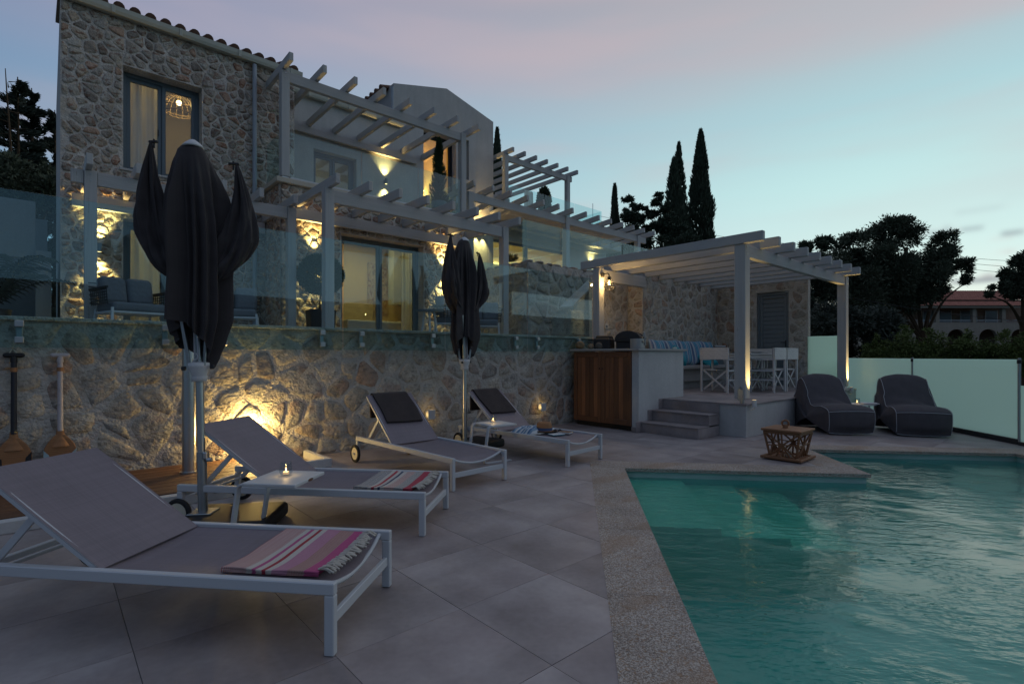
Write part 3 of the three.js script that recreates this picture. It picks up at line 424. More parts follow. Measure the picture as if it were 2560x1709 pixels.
// ---------------------------------------------------------------- sun loungers
function lounger(label, pos, turn, ang) {
  const t = thing('sun_lounger', label, 'sun lounger', pos, turn, 'sun loungers by the pool');
  const Lh = 1.80, hw = 0.33, top = 0.29, hx = -1.10, bl = 0.71;
  for (const s of [-1, 1]) part(t, 'side_rail', cbox(Lh, 0.048, 0.035, 0.004), M.alu, [-Lh / 2, top - 0.024, s * (hw - 0.0175)]);
  for (const s of [-1, 1]) { part(t, 'leg', cbox(0.042, top - 0.049, 0.035, 0.004), M.alu, [-0.021, (top - 0.049) / 2, s * (hw - 0.0175)]); part(t, 'leg', cbox(0.042, 0.18, 0.035, 0.004), M.alu, [-Lh + 0.021, 0.15, s * (hw - 0.0175)]); }
  part(t, 'foot_stretcher', cbox(0.022, 0.045, 2 * hw - 0.07, 0.003), M.alu, [-0.022, 0.135, 0]);
  part(t, 'head_stretcher', cbox(0.03, 0.03, 2 * hw - 0.07, 0.003), M.alu, [-Lh + 0.03, 0.22, 0]);
  // bowed bar that carries the sling at the foot end
  part(t, 'foot_bow', tube(Array.from({ length: 9 }, (_, k) => { const v = k / 8 * 2 - 1; return [-0.055, top - 0.018 - 0.062 * (1 - v * v), v * (hw - 0.034)]; }), 0.011, 20, 6), M.alu);
  const sag = (v) => -0.012 - 0.020 * (1 - Math.pow(v * 2 - 1, 2)) * 0.9;
  part(t, 'seat_sling', merge([sheet((u, v) => [lerp(-0.05, hx - 0.006, u), top - 0.006 + sag(v) * (u > 0.97 ? 0.6 : 1) * (u < 0.08 ? 1.0 + (0.08 - u) * 14 : 1), lerp(-1, 1, v) * (hw - 0.035)], 22, 14, 1.05, 0.6), sheet((u, v) => [lerp(-0.05, hx - 0.006, v), top - 0.010 + sag(u) * (v > 0.97 ? 0.6 : 1) * (v < 0.08 ? 1.0 + (0.08 - v) * 14 : 1), lerp(-1, 1, u) * (hw - 0.035)], 14, 22)]), M.sling);
  const c = Math.cos(ang), s0 = Math.sin(ang), bk = (l, v, o = 0) => [hx - l * c - o * s0, top - 0.012 + l * s0 - o * c, v];
  for (const s of [-1, 1]) part(t, 'back_rail', bar(bk(0, s * (hw - 0.052)), bk(bl, s * (hw - 0.052)), 0.024, 0.026, 0.004, [s0, c, 0]), M.alu);
  part(t, 'back_bar', bar(bk(bl - 0.014, -hw + 0.065, 0.006), bk(bl - 0.014, hw - 0.065, 0.006), 0.026, 0.022), M.alu);
  part(t, 'back_sling', merge([sheet((u, v) => bk(lerp(-0.02, bl + 0.004, u), lerp(1, -1, v) * (hw - 0.04), -0.014 + 0.012 * (1 - Math.pow(v * 2 - 1, 2)) * Math.sin(Math.PI * clamp(u * 0.96))), 16, 12, 0.7, 0.55), sheet((u, v) => bk(lerp(-0.02, bl + 0.004, u), lerp(-1, 1, v) * (hw - 0.04), -0.010 + 0.012 * (1 - Math.pow(v * 2 - 1, 2)) * Math.sin(Math.PI * clamp(u * 0.96))), 16, 12, 0.7, 0.55)]), M.sling);
  for (const s of [-1, 1]) { const a = bk(0.40, s * (hw - 0.085), 0.014), b = [-Lh + 0.10, top - 0.075, s * (hw - 0.085)]; part(t, 'support_arm', bar(a, b, 0.012, 0.034, 0.002), M.alu); part(t, 'bolt', cyl(0.009, 0.009, 0.02).rotateX(Math.PI / 2).translate(a[0], a[1], a[2] + s * 0.008), M.galv); }
  part(t, 'arm_bar', bar([-Lh + 0.10, top - 0.078, -hw + 0.06], [-Lh + 0.10, top - 0.078, hw - 0.06], 0.018), M.alu);
  for (const s of [-1, 1]) { const w = part(t, 'wheel', new THREE.TorusGeometry(0.082, 0.018, 8, 30), M.rubber, [-Lh + 0.03, 0.1, s * (hw + 0.02)]); part(w, 'wheel_disc', cyl(0.072, 0.072, 0.022, 0, 0, 0, 28).rotateX(Math.PI / 2), M.cream); part(w, 'axle', cyl(0.012, 0.012, 0.05).rotateX(Math.PI / 2), M.alu); }
  for (const s of [-1, 1]) part(t, 'foot_pad', box(0.04, 0.008, 0.03, -0.0225, 0.002, s * (hw - 0.0175)), M.rubber);
  return t;
}
const rd = THREE.MathUtils.degToRad;
const lg = [
  lounger('grey sling sun lounger with the pink striped towel on its foot end', [1.097, 0.002, -2.231], PYAW, rd(34)),
  lounger('grey sling sun lounger with the red and grey striped towel on its foot end', [2.112, 0.002, -3.17], PYAW, rd(36)),
  lounger('grey sling sun lounger with a dark towel, between two tables and umbrella', [2.99, 0.002, -3.773], rd(-88.1), rd(41)),
  lounger('grey sling sun lounger with dark towel carrying a straw hat', [4.50, 0.002, -3.787], rd(-85.2), rd(39)),
];
// local frame of a lounger to the world
const onL = (k, p) => { lg[k].updateMatrixWorld(true); return lg[k].localToWorld(new THREE.Vector3(...p)).toArray(); };
// striped cotton towels, folded flat, fringe towards the foot end
function stripedTowel(k, label, cols, fringeM, x0, len, wid, zc, seed) {
  const lgk = lg[k], t = thing('beach_towel', label, 'towel', onL(k, [0, 0.268, zc]), lgk.rotation.y), r = rng(seed);
  const c = tex(512, 128, (u, v) => { const f = u; let q = cols.find((e) => f <= e[0]) ?? cols[cols.length - 1]; const fine = q[3] ? (Math.floor(f * q[3]) & 1 ? q[2] : q[1]) : q[1]; const th = 0.9 + 0.2 * hash2(Math.floor(u * 512), Math.floor(v * 128), 3); return mul(fine, th); }, true); c.wrapS = c.wrapT = THREE.ClampToEdgeWrapping;
  const tm = std({ map: c, bumpMap: T.weaveH, bumpScale: 0.0006, roughness: 1 });
  const ph = r() * 6, yy = (u, v) => 0.007 * Math.sin(u * 9 + ph + 3 * v) * 0.35 + 0.006 * fbm(u * 0.9, v * 0.9, 5, 5, 3, seed), sagz = (z) => -0.022 * (1 - Math.pow((z + zc) / 0.3, 2));
  for (let layer = 0; layer < 3; layer++) { const e = 0.004 * (2 - layer), y0 = layer * 0.0075; const f = (u, v) => { const x = lerp(x0 - len, x0, u) + (layer - 1) * 0.004 + 0.004 * Math.sin(v * 7 + layer), z = lerp(-1, 1, v) * (wid / 2 - e) + 0.003 * Math.sin(u * 11 + layer * 2); return [x, y0 + 0.018 + sagz(z) + yy(u, v) * (layer === 2 ? 1 : 0.4), z]; };
    const g = sheet((u, v) => f(v, u), 26, 34); const q = g.attributes.uv; for (let i = 0; i < q.count; i++) { const a = q.getX(i); q.setXY(i, q.getY(i), a); }
    const edge = sheet((u, v) => { const p = f(u, 0); return [p[0], p[1] - v * 0.008, p[2] - 0.002 * Math.sin(v * 3.1)]; }, 34, 3), edge2 = sheet((u, v) => { const p = f(1 - u, 1); return [p[0], p[1] - v * 0.008, p[2] + 0.002 * Math.sin(v * 3.1)]; }, 34, 3); { const q2 = edge2.attributes.uv; for (let i = 0; i < q2.count; i++) q2.setXY(i, 1 - q2.getX(i), q2.getY(i)); }
    part(t, 'towel_fold', merge([g, edge, edge2]), tm); }
  const tas = []; for (let n = 0; n < 64; n++) { const z = lerp(-1, 1, (n + r()) / 64) * (wid / 2 - 0.01), l = 0.05 + 0.025 * r(), a = (r() - 0.5) * 0.9, b = (r() - 0.5) * 0.5, y = 0.035 + sagz(z) + r() * 0.008; const p0 = [x0 - 0.004, y, z], p1 = [x0 + l * 0.5, y + 0.004 + 0.008 * r(), z + a * l * 0.4], p2 = [x0 + l, y - 0.006 + 0.006 * r(), z + a * l + b * 0.01]; tas.push(tube([p0, p1, p2], 0.0042 + 0.0012 * r(), 6, 5)); tas.push(new THREE.IcosahedronGeometry(0.0068, 0).translate(...p1)); }
  const fr = part(t, 'fringe', merge(tas), fringeM); fr.userData.kind = 'stuff'; return t;
}
const fringeM = std({ color: col(0.50, 0.45, 0.38), roughness: 1 });
const creamC = [0.52, 0.47, 0.41];
stripedTowel(0, 'pink and red striped towel with knotted cream fringe on a sun lounger', [[0.26, [0.40, 0.12, 0.13], creamC, 90], [0.32, creamC], [0.36, [0.42, 0.09, 0.20]], [0.42, creamC], [0.46, [0.33, 0.035, 0.05]], [0.52, creamC], [0.68, [0.43, 0.17, 0.25], [0.46, 0.25, 0.30], 170], [0.85, [0.36, 0.15, 0.14], [0.42, 0.30, 0.25], 120], [1, [0.46, 0.085, 0.20]]], fringeM, -0.115, 0.44, 0.50, -0.01, 61);
stripedTowel(1, 'red grey and navy striped towel with knotted cream fringe on a sun lounger', [[0.24, [0.11, 0.12, 0.15], creamC, 90], [0.30, creamC], [0.35, [0.38, 0.045, 0.06]], [0.41, creamC], [0.45, [0.05, 0.065, 0.11]], [0.52, creamC], [0.68, [0.42, 0.18, 0.17], creamC, 130], [0.84, [0.16, 0.18, 0.19], creamC, 130], [1, [0.38, 0.05, 0.075]]], fringeM, -0.115, 0.42, 0.50, -0.0, 67);
// dark terry towels folded over the back rests
function backTowel(k, ang, label, seed) {
  const t = thing('folded_towel', label, 'towel', onL(k, [0, 0, 0]), lg[k].rotation.y), c = Math.cos(ang), s0 = Math.sin(ang), hx = -1.10, top = 0.278, r = rng(seed);
  const bk = (l, v, o) => [hx - l * c - o * s0, top + l * s0 + o * c * 1, v];   // o outwards of the sling
  const pt = (l, v, o) => [hx - l * c + o * s0, top + l * s0 + o * c, v];
  const f = (u, v, o) => { const q = lerp(-0.225, 0.215, v) + 0.006 * Math.sin(u * 8 + seed); const L0 = 0.27 + 0.02 * (v - 0.5) , bend = u < 0.74; if (bend) { const l = lerp(L0, 0.715, u / 0.74); return pt(l, q, o + 0.004 * Math.sin(v * 9 + u * 5) + 0.005 * fbm(u * 0.9, v * 0.9, 6, 5, 3, seed)); } const d = (u - 0.74) / 0.26, p = pt(0.715, q, 0); const a = Math.min(1, d * 4); return [p[0] - (0.018 + o) * Math.sin(a * 1.57) - 0.0, p[1] + o * Math.cos(a * 1.57) + 0.010 - d * 0.26, p[2]]; };
  for (let layer = 0; layer < 2; layer++) part(t, 'towel_layer', merge([sheet((u, v) => f(u, v, 0.020 + layer * 0.012), 40, 20, 0.8, 0.45), sheet((u, v) => f(v, u, 0.012 + layer * 0.012), 20, 40, 0.45, 0.8), sheet((u, v) => f(0.0, u, 0.012 + layer * 0.012 + 0.009 * v), 20, 2), sheet((u, v) => f(u, 0, 0.012 + layer * 0.012 + 0.009 * v), 30, 2), sheet((u, v) => f(u, 1, 0.012 + layer * 0.012 + 0.009 * v), 30, 2)]), M.towelDark2 ??= (() => { const m = M.towelDark.clone(); m.side = THREE.DoubleSide; return m; })());
  part(t, 'hem', tube(Array.from({ length: 8 }, (_, q) => f(0.004, q / 7, 0.026)), 0.005, 16, 5), M.towelDark);
}
backTowel(2, rd(41), 'dark brown towel folded over the back rest behind a side table', 71);
backTowel(3, rd(39), 'dark brown towel folded over the back rest by the straw hat', 73);

// hat, blanket and book on the last lounger
{
  const P = (x, y, z) => onL(3, [x, y, z]), turn = lg[3].rotation.y;
  const straw = std({ map: tex(128, 128, (u, v) => mul([0.34, 0.17, 0.075], 0.7 + 0.5 * hash2(Math.floor(u * 128), Math.floor(v * 32), 4)), true, [0.1, 0.1]), roughness: 0.9, bumpMap: T.weaveH, bumpScale: 0.001 });
  const h = thing('straw_hat', 'brown straw hat with a blue band on the end lounger', 'hat', P(-0.66, 0.285, -0.06), turn + 0.5);
  part(h, 'crown', lathe([[0.0, 0.098], [0.03, 0.092], [0.055, 0.100], [0.075, 0.108], [0.088, 0.09], [0.096, 0.04], [0.1, 0.0]], 26).scale(1, 1, 0.86), straw);
  part(h, 'brim', lathe([[0.098, 0.004], [0.125, -0.001], [0.155, 0.008], [0.158, 0.012], [0.125, 0.004], [0.098, 0.008]], 30).scale(1.05, 1, 0.9), straw);
  part(h, 'hat_band', lathe([[0.1015, 0.005], [0.0985, 0.042]], 30).scale(1, 1, 0.86), std({ color: col(0.05, 0.08, 0.17), roughness: 0.8, side: THREE.DoubleSide }));
  const cm = std({ map: tex(256, 256, (u, v) => { const s = Math.floor(u * 18) % 3; return mul(s === 0 ? [0.20, 0.30, 0.40] : s === 1 ? [0.55, 0.57, 0.58] : [0.09, 0.17, 0.28], 0.85 + 0.3 * fbm(u, v, 9, 9, 3, 5)); }, true), roughness: 1, side: THREE.DoubleSide });
  const b = thing('beach_cloth', 'crumpled blue and white cloth under the straw hat', 'cloth', P(-0.80, 0.262, 0.0), turn);
  part(b, 'cloth_sheet', sheet((u, v) => { const e = Math.min(u, 1 - u, v, 1 - v), k = sstep(0, 0.18, e); return [(u - 0.5) * 0.36 + 0.03 * Math.sin(v * 9), 0.012 + k * (0.028 + 0.05 * fbm(u * 0.99, v * 0.99, 4, 5, 4, 8)) - 0.006 * (1 - k), (v - 0.5) * 0.52 + 0.02 * Math.sin(u * 11)]; }, 40, 44), cm);
  const fr = []; const r = rng(4); for (let k = 0; k < 40; k++) { const z = -0.25 + 0.5 * k / 40; fr.push(tube([[0.17, 0.014, z], [0.2, 0.018, z + 0.01 * (r() - 0.5)], [0.225, 0.008, z + 0.02 * (r() - 0.5)]], 0.004, 4, 4)); } const fp = part(b, 'fringe', merge(fr), fringeM); fp.userData.kind = 'stuff';
  const bk = thing('book', 'small closed brown book beside the straw hat', 'book', P(-0.42, 0.268, -0.16), turn + 0.3);
  part(bk, 'cover', box(0.15, 0.022, 0.11, 0, 0.012, 0, 0.002), std({ color: col(0.20, 0.10, 0.05), roughness: 0.6 })); part(bk, 'pages', box(0.146, 0.016, 0.106, 0.004, 0.012, 0.003, 0.001), M.white);
  const sg = thing('sunglasses', 'dark sunglasses lying beside the small book', 'sunglasses', P(-0.52, 0.268, -0.14), turn + 0.9);
  for (const s of [-1, 1]) { part(sg, 'lens', cyl(0.024, 0.024, 0.003, 0, 0, 0, 16).rotateX(1.2).translate(s * 0.03, 0.022, 0), M.black); part(sg, 'arm', bar([s * 0.055, 0.028, 0], [s * 0.055, 0.008, -0.12], 0.005), M.black); }
  part(sg, 'bridge', bar([-0.012, 0.03, 0], [0.012, 0.03, 0], 0.004), M.black);
  const mg = thing('magazine', 'turquoise paper booklet by the straw hat', 'booklet', P(-0.44, 0.262, -0.02), turn - 0.3); part(mg, 'cover', box(0.12, 0.006, 0.17, 0, 0.008, 0, 0.001), std({ color: col(0.10, 0.32, 0.40), roughness: 0.5 })); part(mg, 'pages', box(0.116, 0.004, 0.166, 0, 0.0125, 0, 0.001), M.white);
}

// ---------------------------------------------------------------- side tables with candle glasses
function candle(pos, k, label) {
  const t = thing('candle_glass', label, 'candle', pos);
  part(t, 'glass', lathe([[0.001, 0.002], [0.028, 0.002], [0.034, 0.008], [0.041, 0.028], [0.040, 0.05], [0.034, 0.092], [0.0325, 0.092], [0.0385, 0.05], [0.0395, 0.028], [0.033, 0.012], [0.001, 0.010]], 28), M.clear);
  part(t, 'tealight', cyl(0.019, 0.019, 0.014, 0, 0.02, 0, 18), std({ color: col(0.65, 0.6, 0.5), emissive: col(1, 0.55, 0.18), emissiveIntensity: 0.55, roughness: 0.6 }));
  const fl = part(t, 'flame', lathe([[0.0001, 0.030], [0.0045, 0.036], [0.0036, 0.046], [0.0001, 0.058]], 10), std({ color: col(0, 0, 0), emissive: col(1, 0.62, 0.20), emissiveIntensity: 9 }));
  point(t, [0, 0.045, 0], 0.016 * k, WARM2, 0.25); return t;
}
function sideTable(label, pos, turn, cl) {
  const t = thing('side_table', label, 'side table', pos, turn, 'white C shaped side tables'), H = 0.42, w = 0.35, d = 0.375, b = 0.045;
  part(t, 'table_top', cbox(w, 0.022, d, 0.004), M.white, [0, H - 0.011, 0]);
  for (const s of [-1, 1]) {
    const z = s * (d / 2 - b / 2), P = []; for (let k = 0; k <= 6; k++) { const a = k / 6 * Math.PI / 2; P.push([-w / 2 + 0.0 - 0.035 * Math.sin(a), H - 0.011 - 0.035 * (1 - Math.cos(a))]); } P.push([-w / 2 - 0.085, 0.035]); P.push([-w / 2 - 0.075, 0.012]); P.push([-w / 2 - 0.05, 0.008]); P.push([0.10, 0.008]);
    const g = []; for (let k = 0; k < P.length - 1; k++) g.push(bar([P[k][0], P[k][1], z], [P[k + 1][0], P[k + 1][1], z], b, 0.014, 0.002, [0, 0.3, 1]).clone());
    part(t, 'leg', merge(P.slice(0, -1).map((p, k) => { const q = P[k + 1], dx = q[0] - p[0], dy = q[1] - p[1], L = Math.hypot(dx, dy) + 0.004; return at(cbox(L, 0.014, b, 0.002), 0, 0, 0, 0, 0, Math.atan2(dy, dx)).translate((p[0] + q[0]) / 2, (p[1] + q[1]) / 2, z); })), M.alu);
  }
  part(t, 'grip_hole', cyl(0.03, 0.03, 0.004, 0, 0, 0, 18).scale(0.3, 1, 1).rotateZ(Math.PI / 2).translate(w / 2 + 0.001, H - 0.011, 0), M.wood);
  t.updateMatrixWorld(true); candle(t.localToWorld(new THREE.Vector3(-0.01, H + 0.001, -0.03)).toArray(), 1, cl); return t;
}
sideTable('white side table between the two striped towel loungers', [1.14, 0, -3.47], PYAW, 'lit tea light in a glass between the two striped towel loungers');
sideTable('white side table between the two dark towel loungers', [3.88, 0, -4.63], rd(-6), 'lit tea light in a glass between the two dark towel loungers');

// ---------------------------------------------------------------- closed garden umbrellas
function umbrella(label, x, z, face, lean, seed) {
  const t = thing('garden_umbrella', label, 'umbrella', [x, 0, z], face, 'closed umbrellas by the loungers'), r = rng(seed);
  const base = part(t, 'base', merge([new RoundedBoxGeometry(0.62, 0.10, 0.5, 3, 0.03).translate(0.2, 0.05, 0.02)]), M.black);
  part(base, 'base_plate', box(0.16, 0.008, 0.16, 0, 0.104, 0), M.galv);
  const tilt = new THREE.Group(); // all parts above lean together, so bake the lean into the geometry
  const Lm = new THREE.Matrix4().makeRotationZ(lean), P = (name, g, m, par = t) => part(par, name, g.applyMatrix4(Lm), m);
  P('sleeve', cyl(0.031, 0.031, 0.42, 0, 0.315, 0, 24), M.galv);
  P('pole', cyl(0.025, 0.025, 2.2, 0, 1.5, 0, 24), M.steel);
  P('clamp', merge([box(0.03, 0.05, 0.05, 0.035, 0.50, 0.01), cyl(0.016, 0.016, 0.03, 0, 0, 0, 12).rotateZ(1.57).translate(0.06, 0.47, 0.02)]), M.steel);
  P('thumb_screw', merge([cyl(0.008, 0.008, 0.05).rotateZ(1.57).translate(0.05, 0.26, 0.0), bar([0.07, 0.25, -0.02], [0.09, 0.235, 0.02], 0.014)]), M.steel);
  P('hub', merge([lathe([[0.028, 1.02], [0.05, 1.02], [0.052, 1.055], [0.045, 1.06], [0.068, 1.12], [0.07, 1.15], [0.028, 1.16]], 22)]), M.white);
  P('finial', lathe([[0.0001, 2.72], [0.018, 2.715], [0.05, 2.69], [0.07, 2.665], [0.06, 2.66]], 22), M.white);
  const prof = [[2.695, 0.035], [2.645, 0.088], [2.53, 0.128], [2.42, 0.152], [2.31, 0.168], [2.1, 0.182], [1.9, 0.178], [1.75, 0.172], [1.6, 0.178], [1.45, 0.180], [1.3, 0.145], [1.19, 0.112], [1.11, 0.085]];
  const rad = (y) => { for (let k = 0; k < prof.length - 1; k++) if (y <= prof[k][0] && y >= prof[k + 1][0]) { const s = (prof[k][0] - y) / (prof[k][0] - prof[k + 1][0]); return lerp(prof[k][1], prof[k + 1][1], s * s * (3 - 2 * s) * 0.5 + s * 0.5); } return y > 2.69 ? 0.05 : 0.09; };
  const ph = Array.from({ length: 6 }, () => r() * 6.28);
  const fold = (a, y) => { const d = sstep(2.66, 2.25, y); let s = 0; const w = 0.25 * Math.sin(y * 3 + ph[0]); s += 0.20 * Math.pow(0.5 + 0.5 * Math.sin(5 * a + ph[1] + w), 3); s += 0.17 * Math.pow(0.5 + 0.5 * Math.sin(8 * a + ph[2] - w * 1.6), 5); s += 0.05 * Math.sin(17 * a + ph[3] + w * 2); return 1 - d * 0.30 + d * s * 2.1; };
  // hem: hangs low at two rib ends, lifted between them
  const hem = (a) => 1.11 + 0.34 * Math.pow(0.5 + 0.5 * Math.cos(a - 2.2), 3) + 0.10 * Math.pow(0.5 + 0.5 * Math.cos(2 * a - 1.6), 2);
  const body = sheet((u, v) => { const a = u * Math.PI * 2, y = lerp(2.69, hem(a), Math.pow(v, 0.92)), R = rad(y) * fold(a, y) * (0.93 + 0.07 * Math.cos(2 * a)); return [R * Math.cos(a) + 0.012 * Math.sin(4 * y), y, R * 0.82 * Math.sin(a)]; }, 150, 70, 1.3, 1.6);
  P('canopy', body, M.umbrella);
  // pouches where the canopy edge is tied up to the rib tips
  const lobe = (s, tip, mid, bot, wid, q) => {
    const c = (k) => { const m = (i) => (1 - k) * (1 - k) * tip[i] + 2 * k * (1 - k) * mid[i] + k * k * bot[i]; return [m(0), m(1)]; };
    const g = sheet((u, v) => {
      const k = v, a = u * Math.PI * 2, [cx, cy] = c(k), grow = Math.pow(Math.min(1, k / 0.60), 0.85) * (k > 0.60 ? Math.sqrt(Math.max(0, 1 - Math.pow((k - 0.60) / 0.41, 2))) : 1), th = 0.005 + 0.128 * grow, tw = 0.008 + wid * grow;
      const cr = Math.cos(a), sr = Math.sin(a), da = Math.atan2(Math.sin(a - 1.75), Math.cos(a - 1.75)), open = sstep(0.02, 0.2, k) * (1 - sstep(0.72, 0.9, k));
      let R = 1 - 0.66 * Math.exp(-Math.pow(da / 0.34, 2)) * open - 0.20 * Math.pow(0.5 + 0.5 * Math.sin(6 * a + 6 * k + q), 3) - 0.10 * Math.pow(0.5 + 0.5 * Math.sin(11 * a - 9 * k + q), 3) - 0.05 * Math.sin(17 * a + 12 * k);
      R *= 1 + 0.06 * Math.sin(9 * k + 2 * a + q) + 0.16 * (fbm(u, 0.08 + k * 0.8, 5, 5, 3, 90 + s) - 0.5); return [s * (cx + th * cr * R), cy + 0.025 * Math.sin(a * 2 + q) * k, tw * sr * R + 0.03 * Math.sin(3 * k + q)];
    }, 84, 54, 0.8, 1.2);
    P('canopy_fold', g, M.umbrella);
    P('rib_tip', merge([tubeBetween([s * (tip[0] - 0.02), tip[1] - 0.05, 0], [s * (tip[0] - 0.02), tip[1] + 0.012, 0], 0.006), bar([s * (tip[0] - 0.05), tip[1] - 0.01, 0.01], [s * (tip[0] + 0.015), tip[1] - 0.004, -0.01], 0.02, 0.016)]), M.black);
  };
  lobe(-1, [0.275, 2.705], [0.36, 2.10], [0.13, 1.76], 0.12, ph[0]);
  lobe(1, [0.285, 2.56], [0.37, 2.02], [0.12, 1.74], 0.11, ph[1]);
  // inner frame seen below the hem
  for (const [a, l] of [[2.6, 0.58], [0.6, 0.5], [4.2, 0.5], [5.4, 0.45]]) P('strut', bar([0.058 * Math.cos(a), 1.13, 0.058 * Math.sin(a)], [0.13 * Math.cos(a), 1.13 + l, 0.13 * Math.sin(a)], 0.012, 0.022, 0.002), M.galv);
  P('cord', merge([tubeBetween([0.012, 1.16, 0.035], [0.012, 1.5, 0.03], 0.005), tubeBetween([-0.012, 1.16, 0.035], [-0.012, 1.5, 0.03], 0.005), tube([[0.0, 1.22, 0.045], [0.016, 1.19, 0.05], [-0.014, 1.16, 0.05], [0.01, 1.14, 0.05]], 0.006, 16, 5)]), M.piping);
  for (const [a, y] of [[2.7, 1.115], [0.2, 1.12]]) P('rib_end', box(0.03, 0.03, 0.02, 0.095 * Math.cos(a), y, 0.08 * Math.sin(a)), M.darkMetal);
  return t;
}
umbrella('closed dark umbrella beside the lounger with the pink towel', 0.82, -4.18, -YAW + 0.12, 0.026, 11);
umbrella('closed dark umbrella between the two loungers with dark towels', 3.99, -5.37, -YAW + 0.95, 0.004, 23);

// ---------------------------------------------------------------- lamps on the low wall
function bulkhead(x, y, k, label) {
  const t = thing('wall_lamp', label, 'lamp', [x, y, WZ + 0.02], 0, 'square lamps on the retaining wall');
  part(t, 'back_plate', box(0.10, 0.10, 0.02, 0, 0, 0.012), M.white);
  const g = part(t, 'glow_ring', cyl(0.047, 0.047, 0.052, 0, 0, 0, 28).rotateX(Math.PI / 2).translate(0, 0, 0.045), warmGlow(0.5 + 1.2 * Math.min(1.4, k)));
  part(t, 'cover', box(0.115, 0.135, 0.03, 0, 0, 0.085), M.white);
  for (const [dx, dy] of [[0, 1], [0, -1], [1, 0], [-1, 0]]) point(t, [dx * 0.082, dy * 0.092, 0.075], 0.055 * k, WARM, 0.8);
}
bulkhead(1.66, 0.385, 12, 'square wall lamp glowing brightly behind the lounger by the deck');
bulkhead(3.97, 0.385, 0.10, 'square wall lamp behind the lounger with a dark towel');
bulkhead(6.17, 0.345, 0.12, 'square wall lamp on the stone wall next to the timber cabinet');

// ---------------------------------------------------------------- dining platform, steps, bar
const PLAT = 0.495, PX = 7.58, PZ = -3.36;
{
  const pf = struct('dining_platform'); const r = rng(21);
  part(pf, 'base', boxUV(box(5.5, PLAT - 0.024, 3.5, PX + 2.75 + 0.012, (PLAT - 0.024) / 2, PZ - 1.75 - 0.012, 0.004)), M.plaster);
  for (let a = 0; a < 10; a++) for (let b = 0; b < 6; b++) { const g = cbox(0.596, 0.022, 0.596, 0.0015), o = r() * 9; const uv = g.attributes.uv, p = g.attributes.position; for (let i = 0; i < p.count; i++) uv.setXY(i, p.getX(i) + o, p.getZ(i) + o * 0.7); const w = a === 9 ? 0.2 : 1; part(pf, 'tile', g, M.tile[Math.floor(r() * 4)], [PX + 0.29 + a * 0.6, PLAT - 0.011, PZ - 0.29 - b * 0.6]); }
  const st = thing('steps', 'three tiled steps up to the dining platform', 'steps', [6.945, 0, -4.25]);
  const stepTex = M.tile[1];
  for (let k = 0; k < 2; k++) {
    const h = PLAT / 3 * (k + 1), d = 0.635 - 0.315 * k;
    part(st, 'riser_block', boxUV(box(d - 0.01, k ? PLAT / 3 - 0.022 : h - 0.022, 0.96, d / 2 + 0.315 * k + 0.005, k ? h - 0.022 - (PLAT / 3 - 0.022) / 2 : (h - 0.022) / 2, 0, 0.003)), M.tile[3]);
    part(st, 'tread', boxUV(box(0.327, 0.020, 0.97, 0.315 * k + 0.155, h - 0.010, 0.0, 0.003)), stepTex);
  }
  for (let k = 0; k < 3; k++) part(st, 'skirting', boxUV(box(0.34, 0.17, 0.015, 0.315 * k + 0.05, PLAT / 3 * k + 0.085, -0.488)), M.tile[3]);
  part(st, 'top_riser', boxUV(box(0.012, PLAT / 3 - 0.03, 0.96, 0.627, PLAT - PLAT / 6 - 0.012, 0, 0.002)), M.tile[3]);
}
const slatM = [0.8, 1.15, 1.6].map((k) => std({ map: T.brownWood, color: col(0.66 * k, 0.53 * k, 0.48 * k), bumpMap: T.woodH, bumpScale: 0.0015, roughness: 0.55 }));
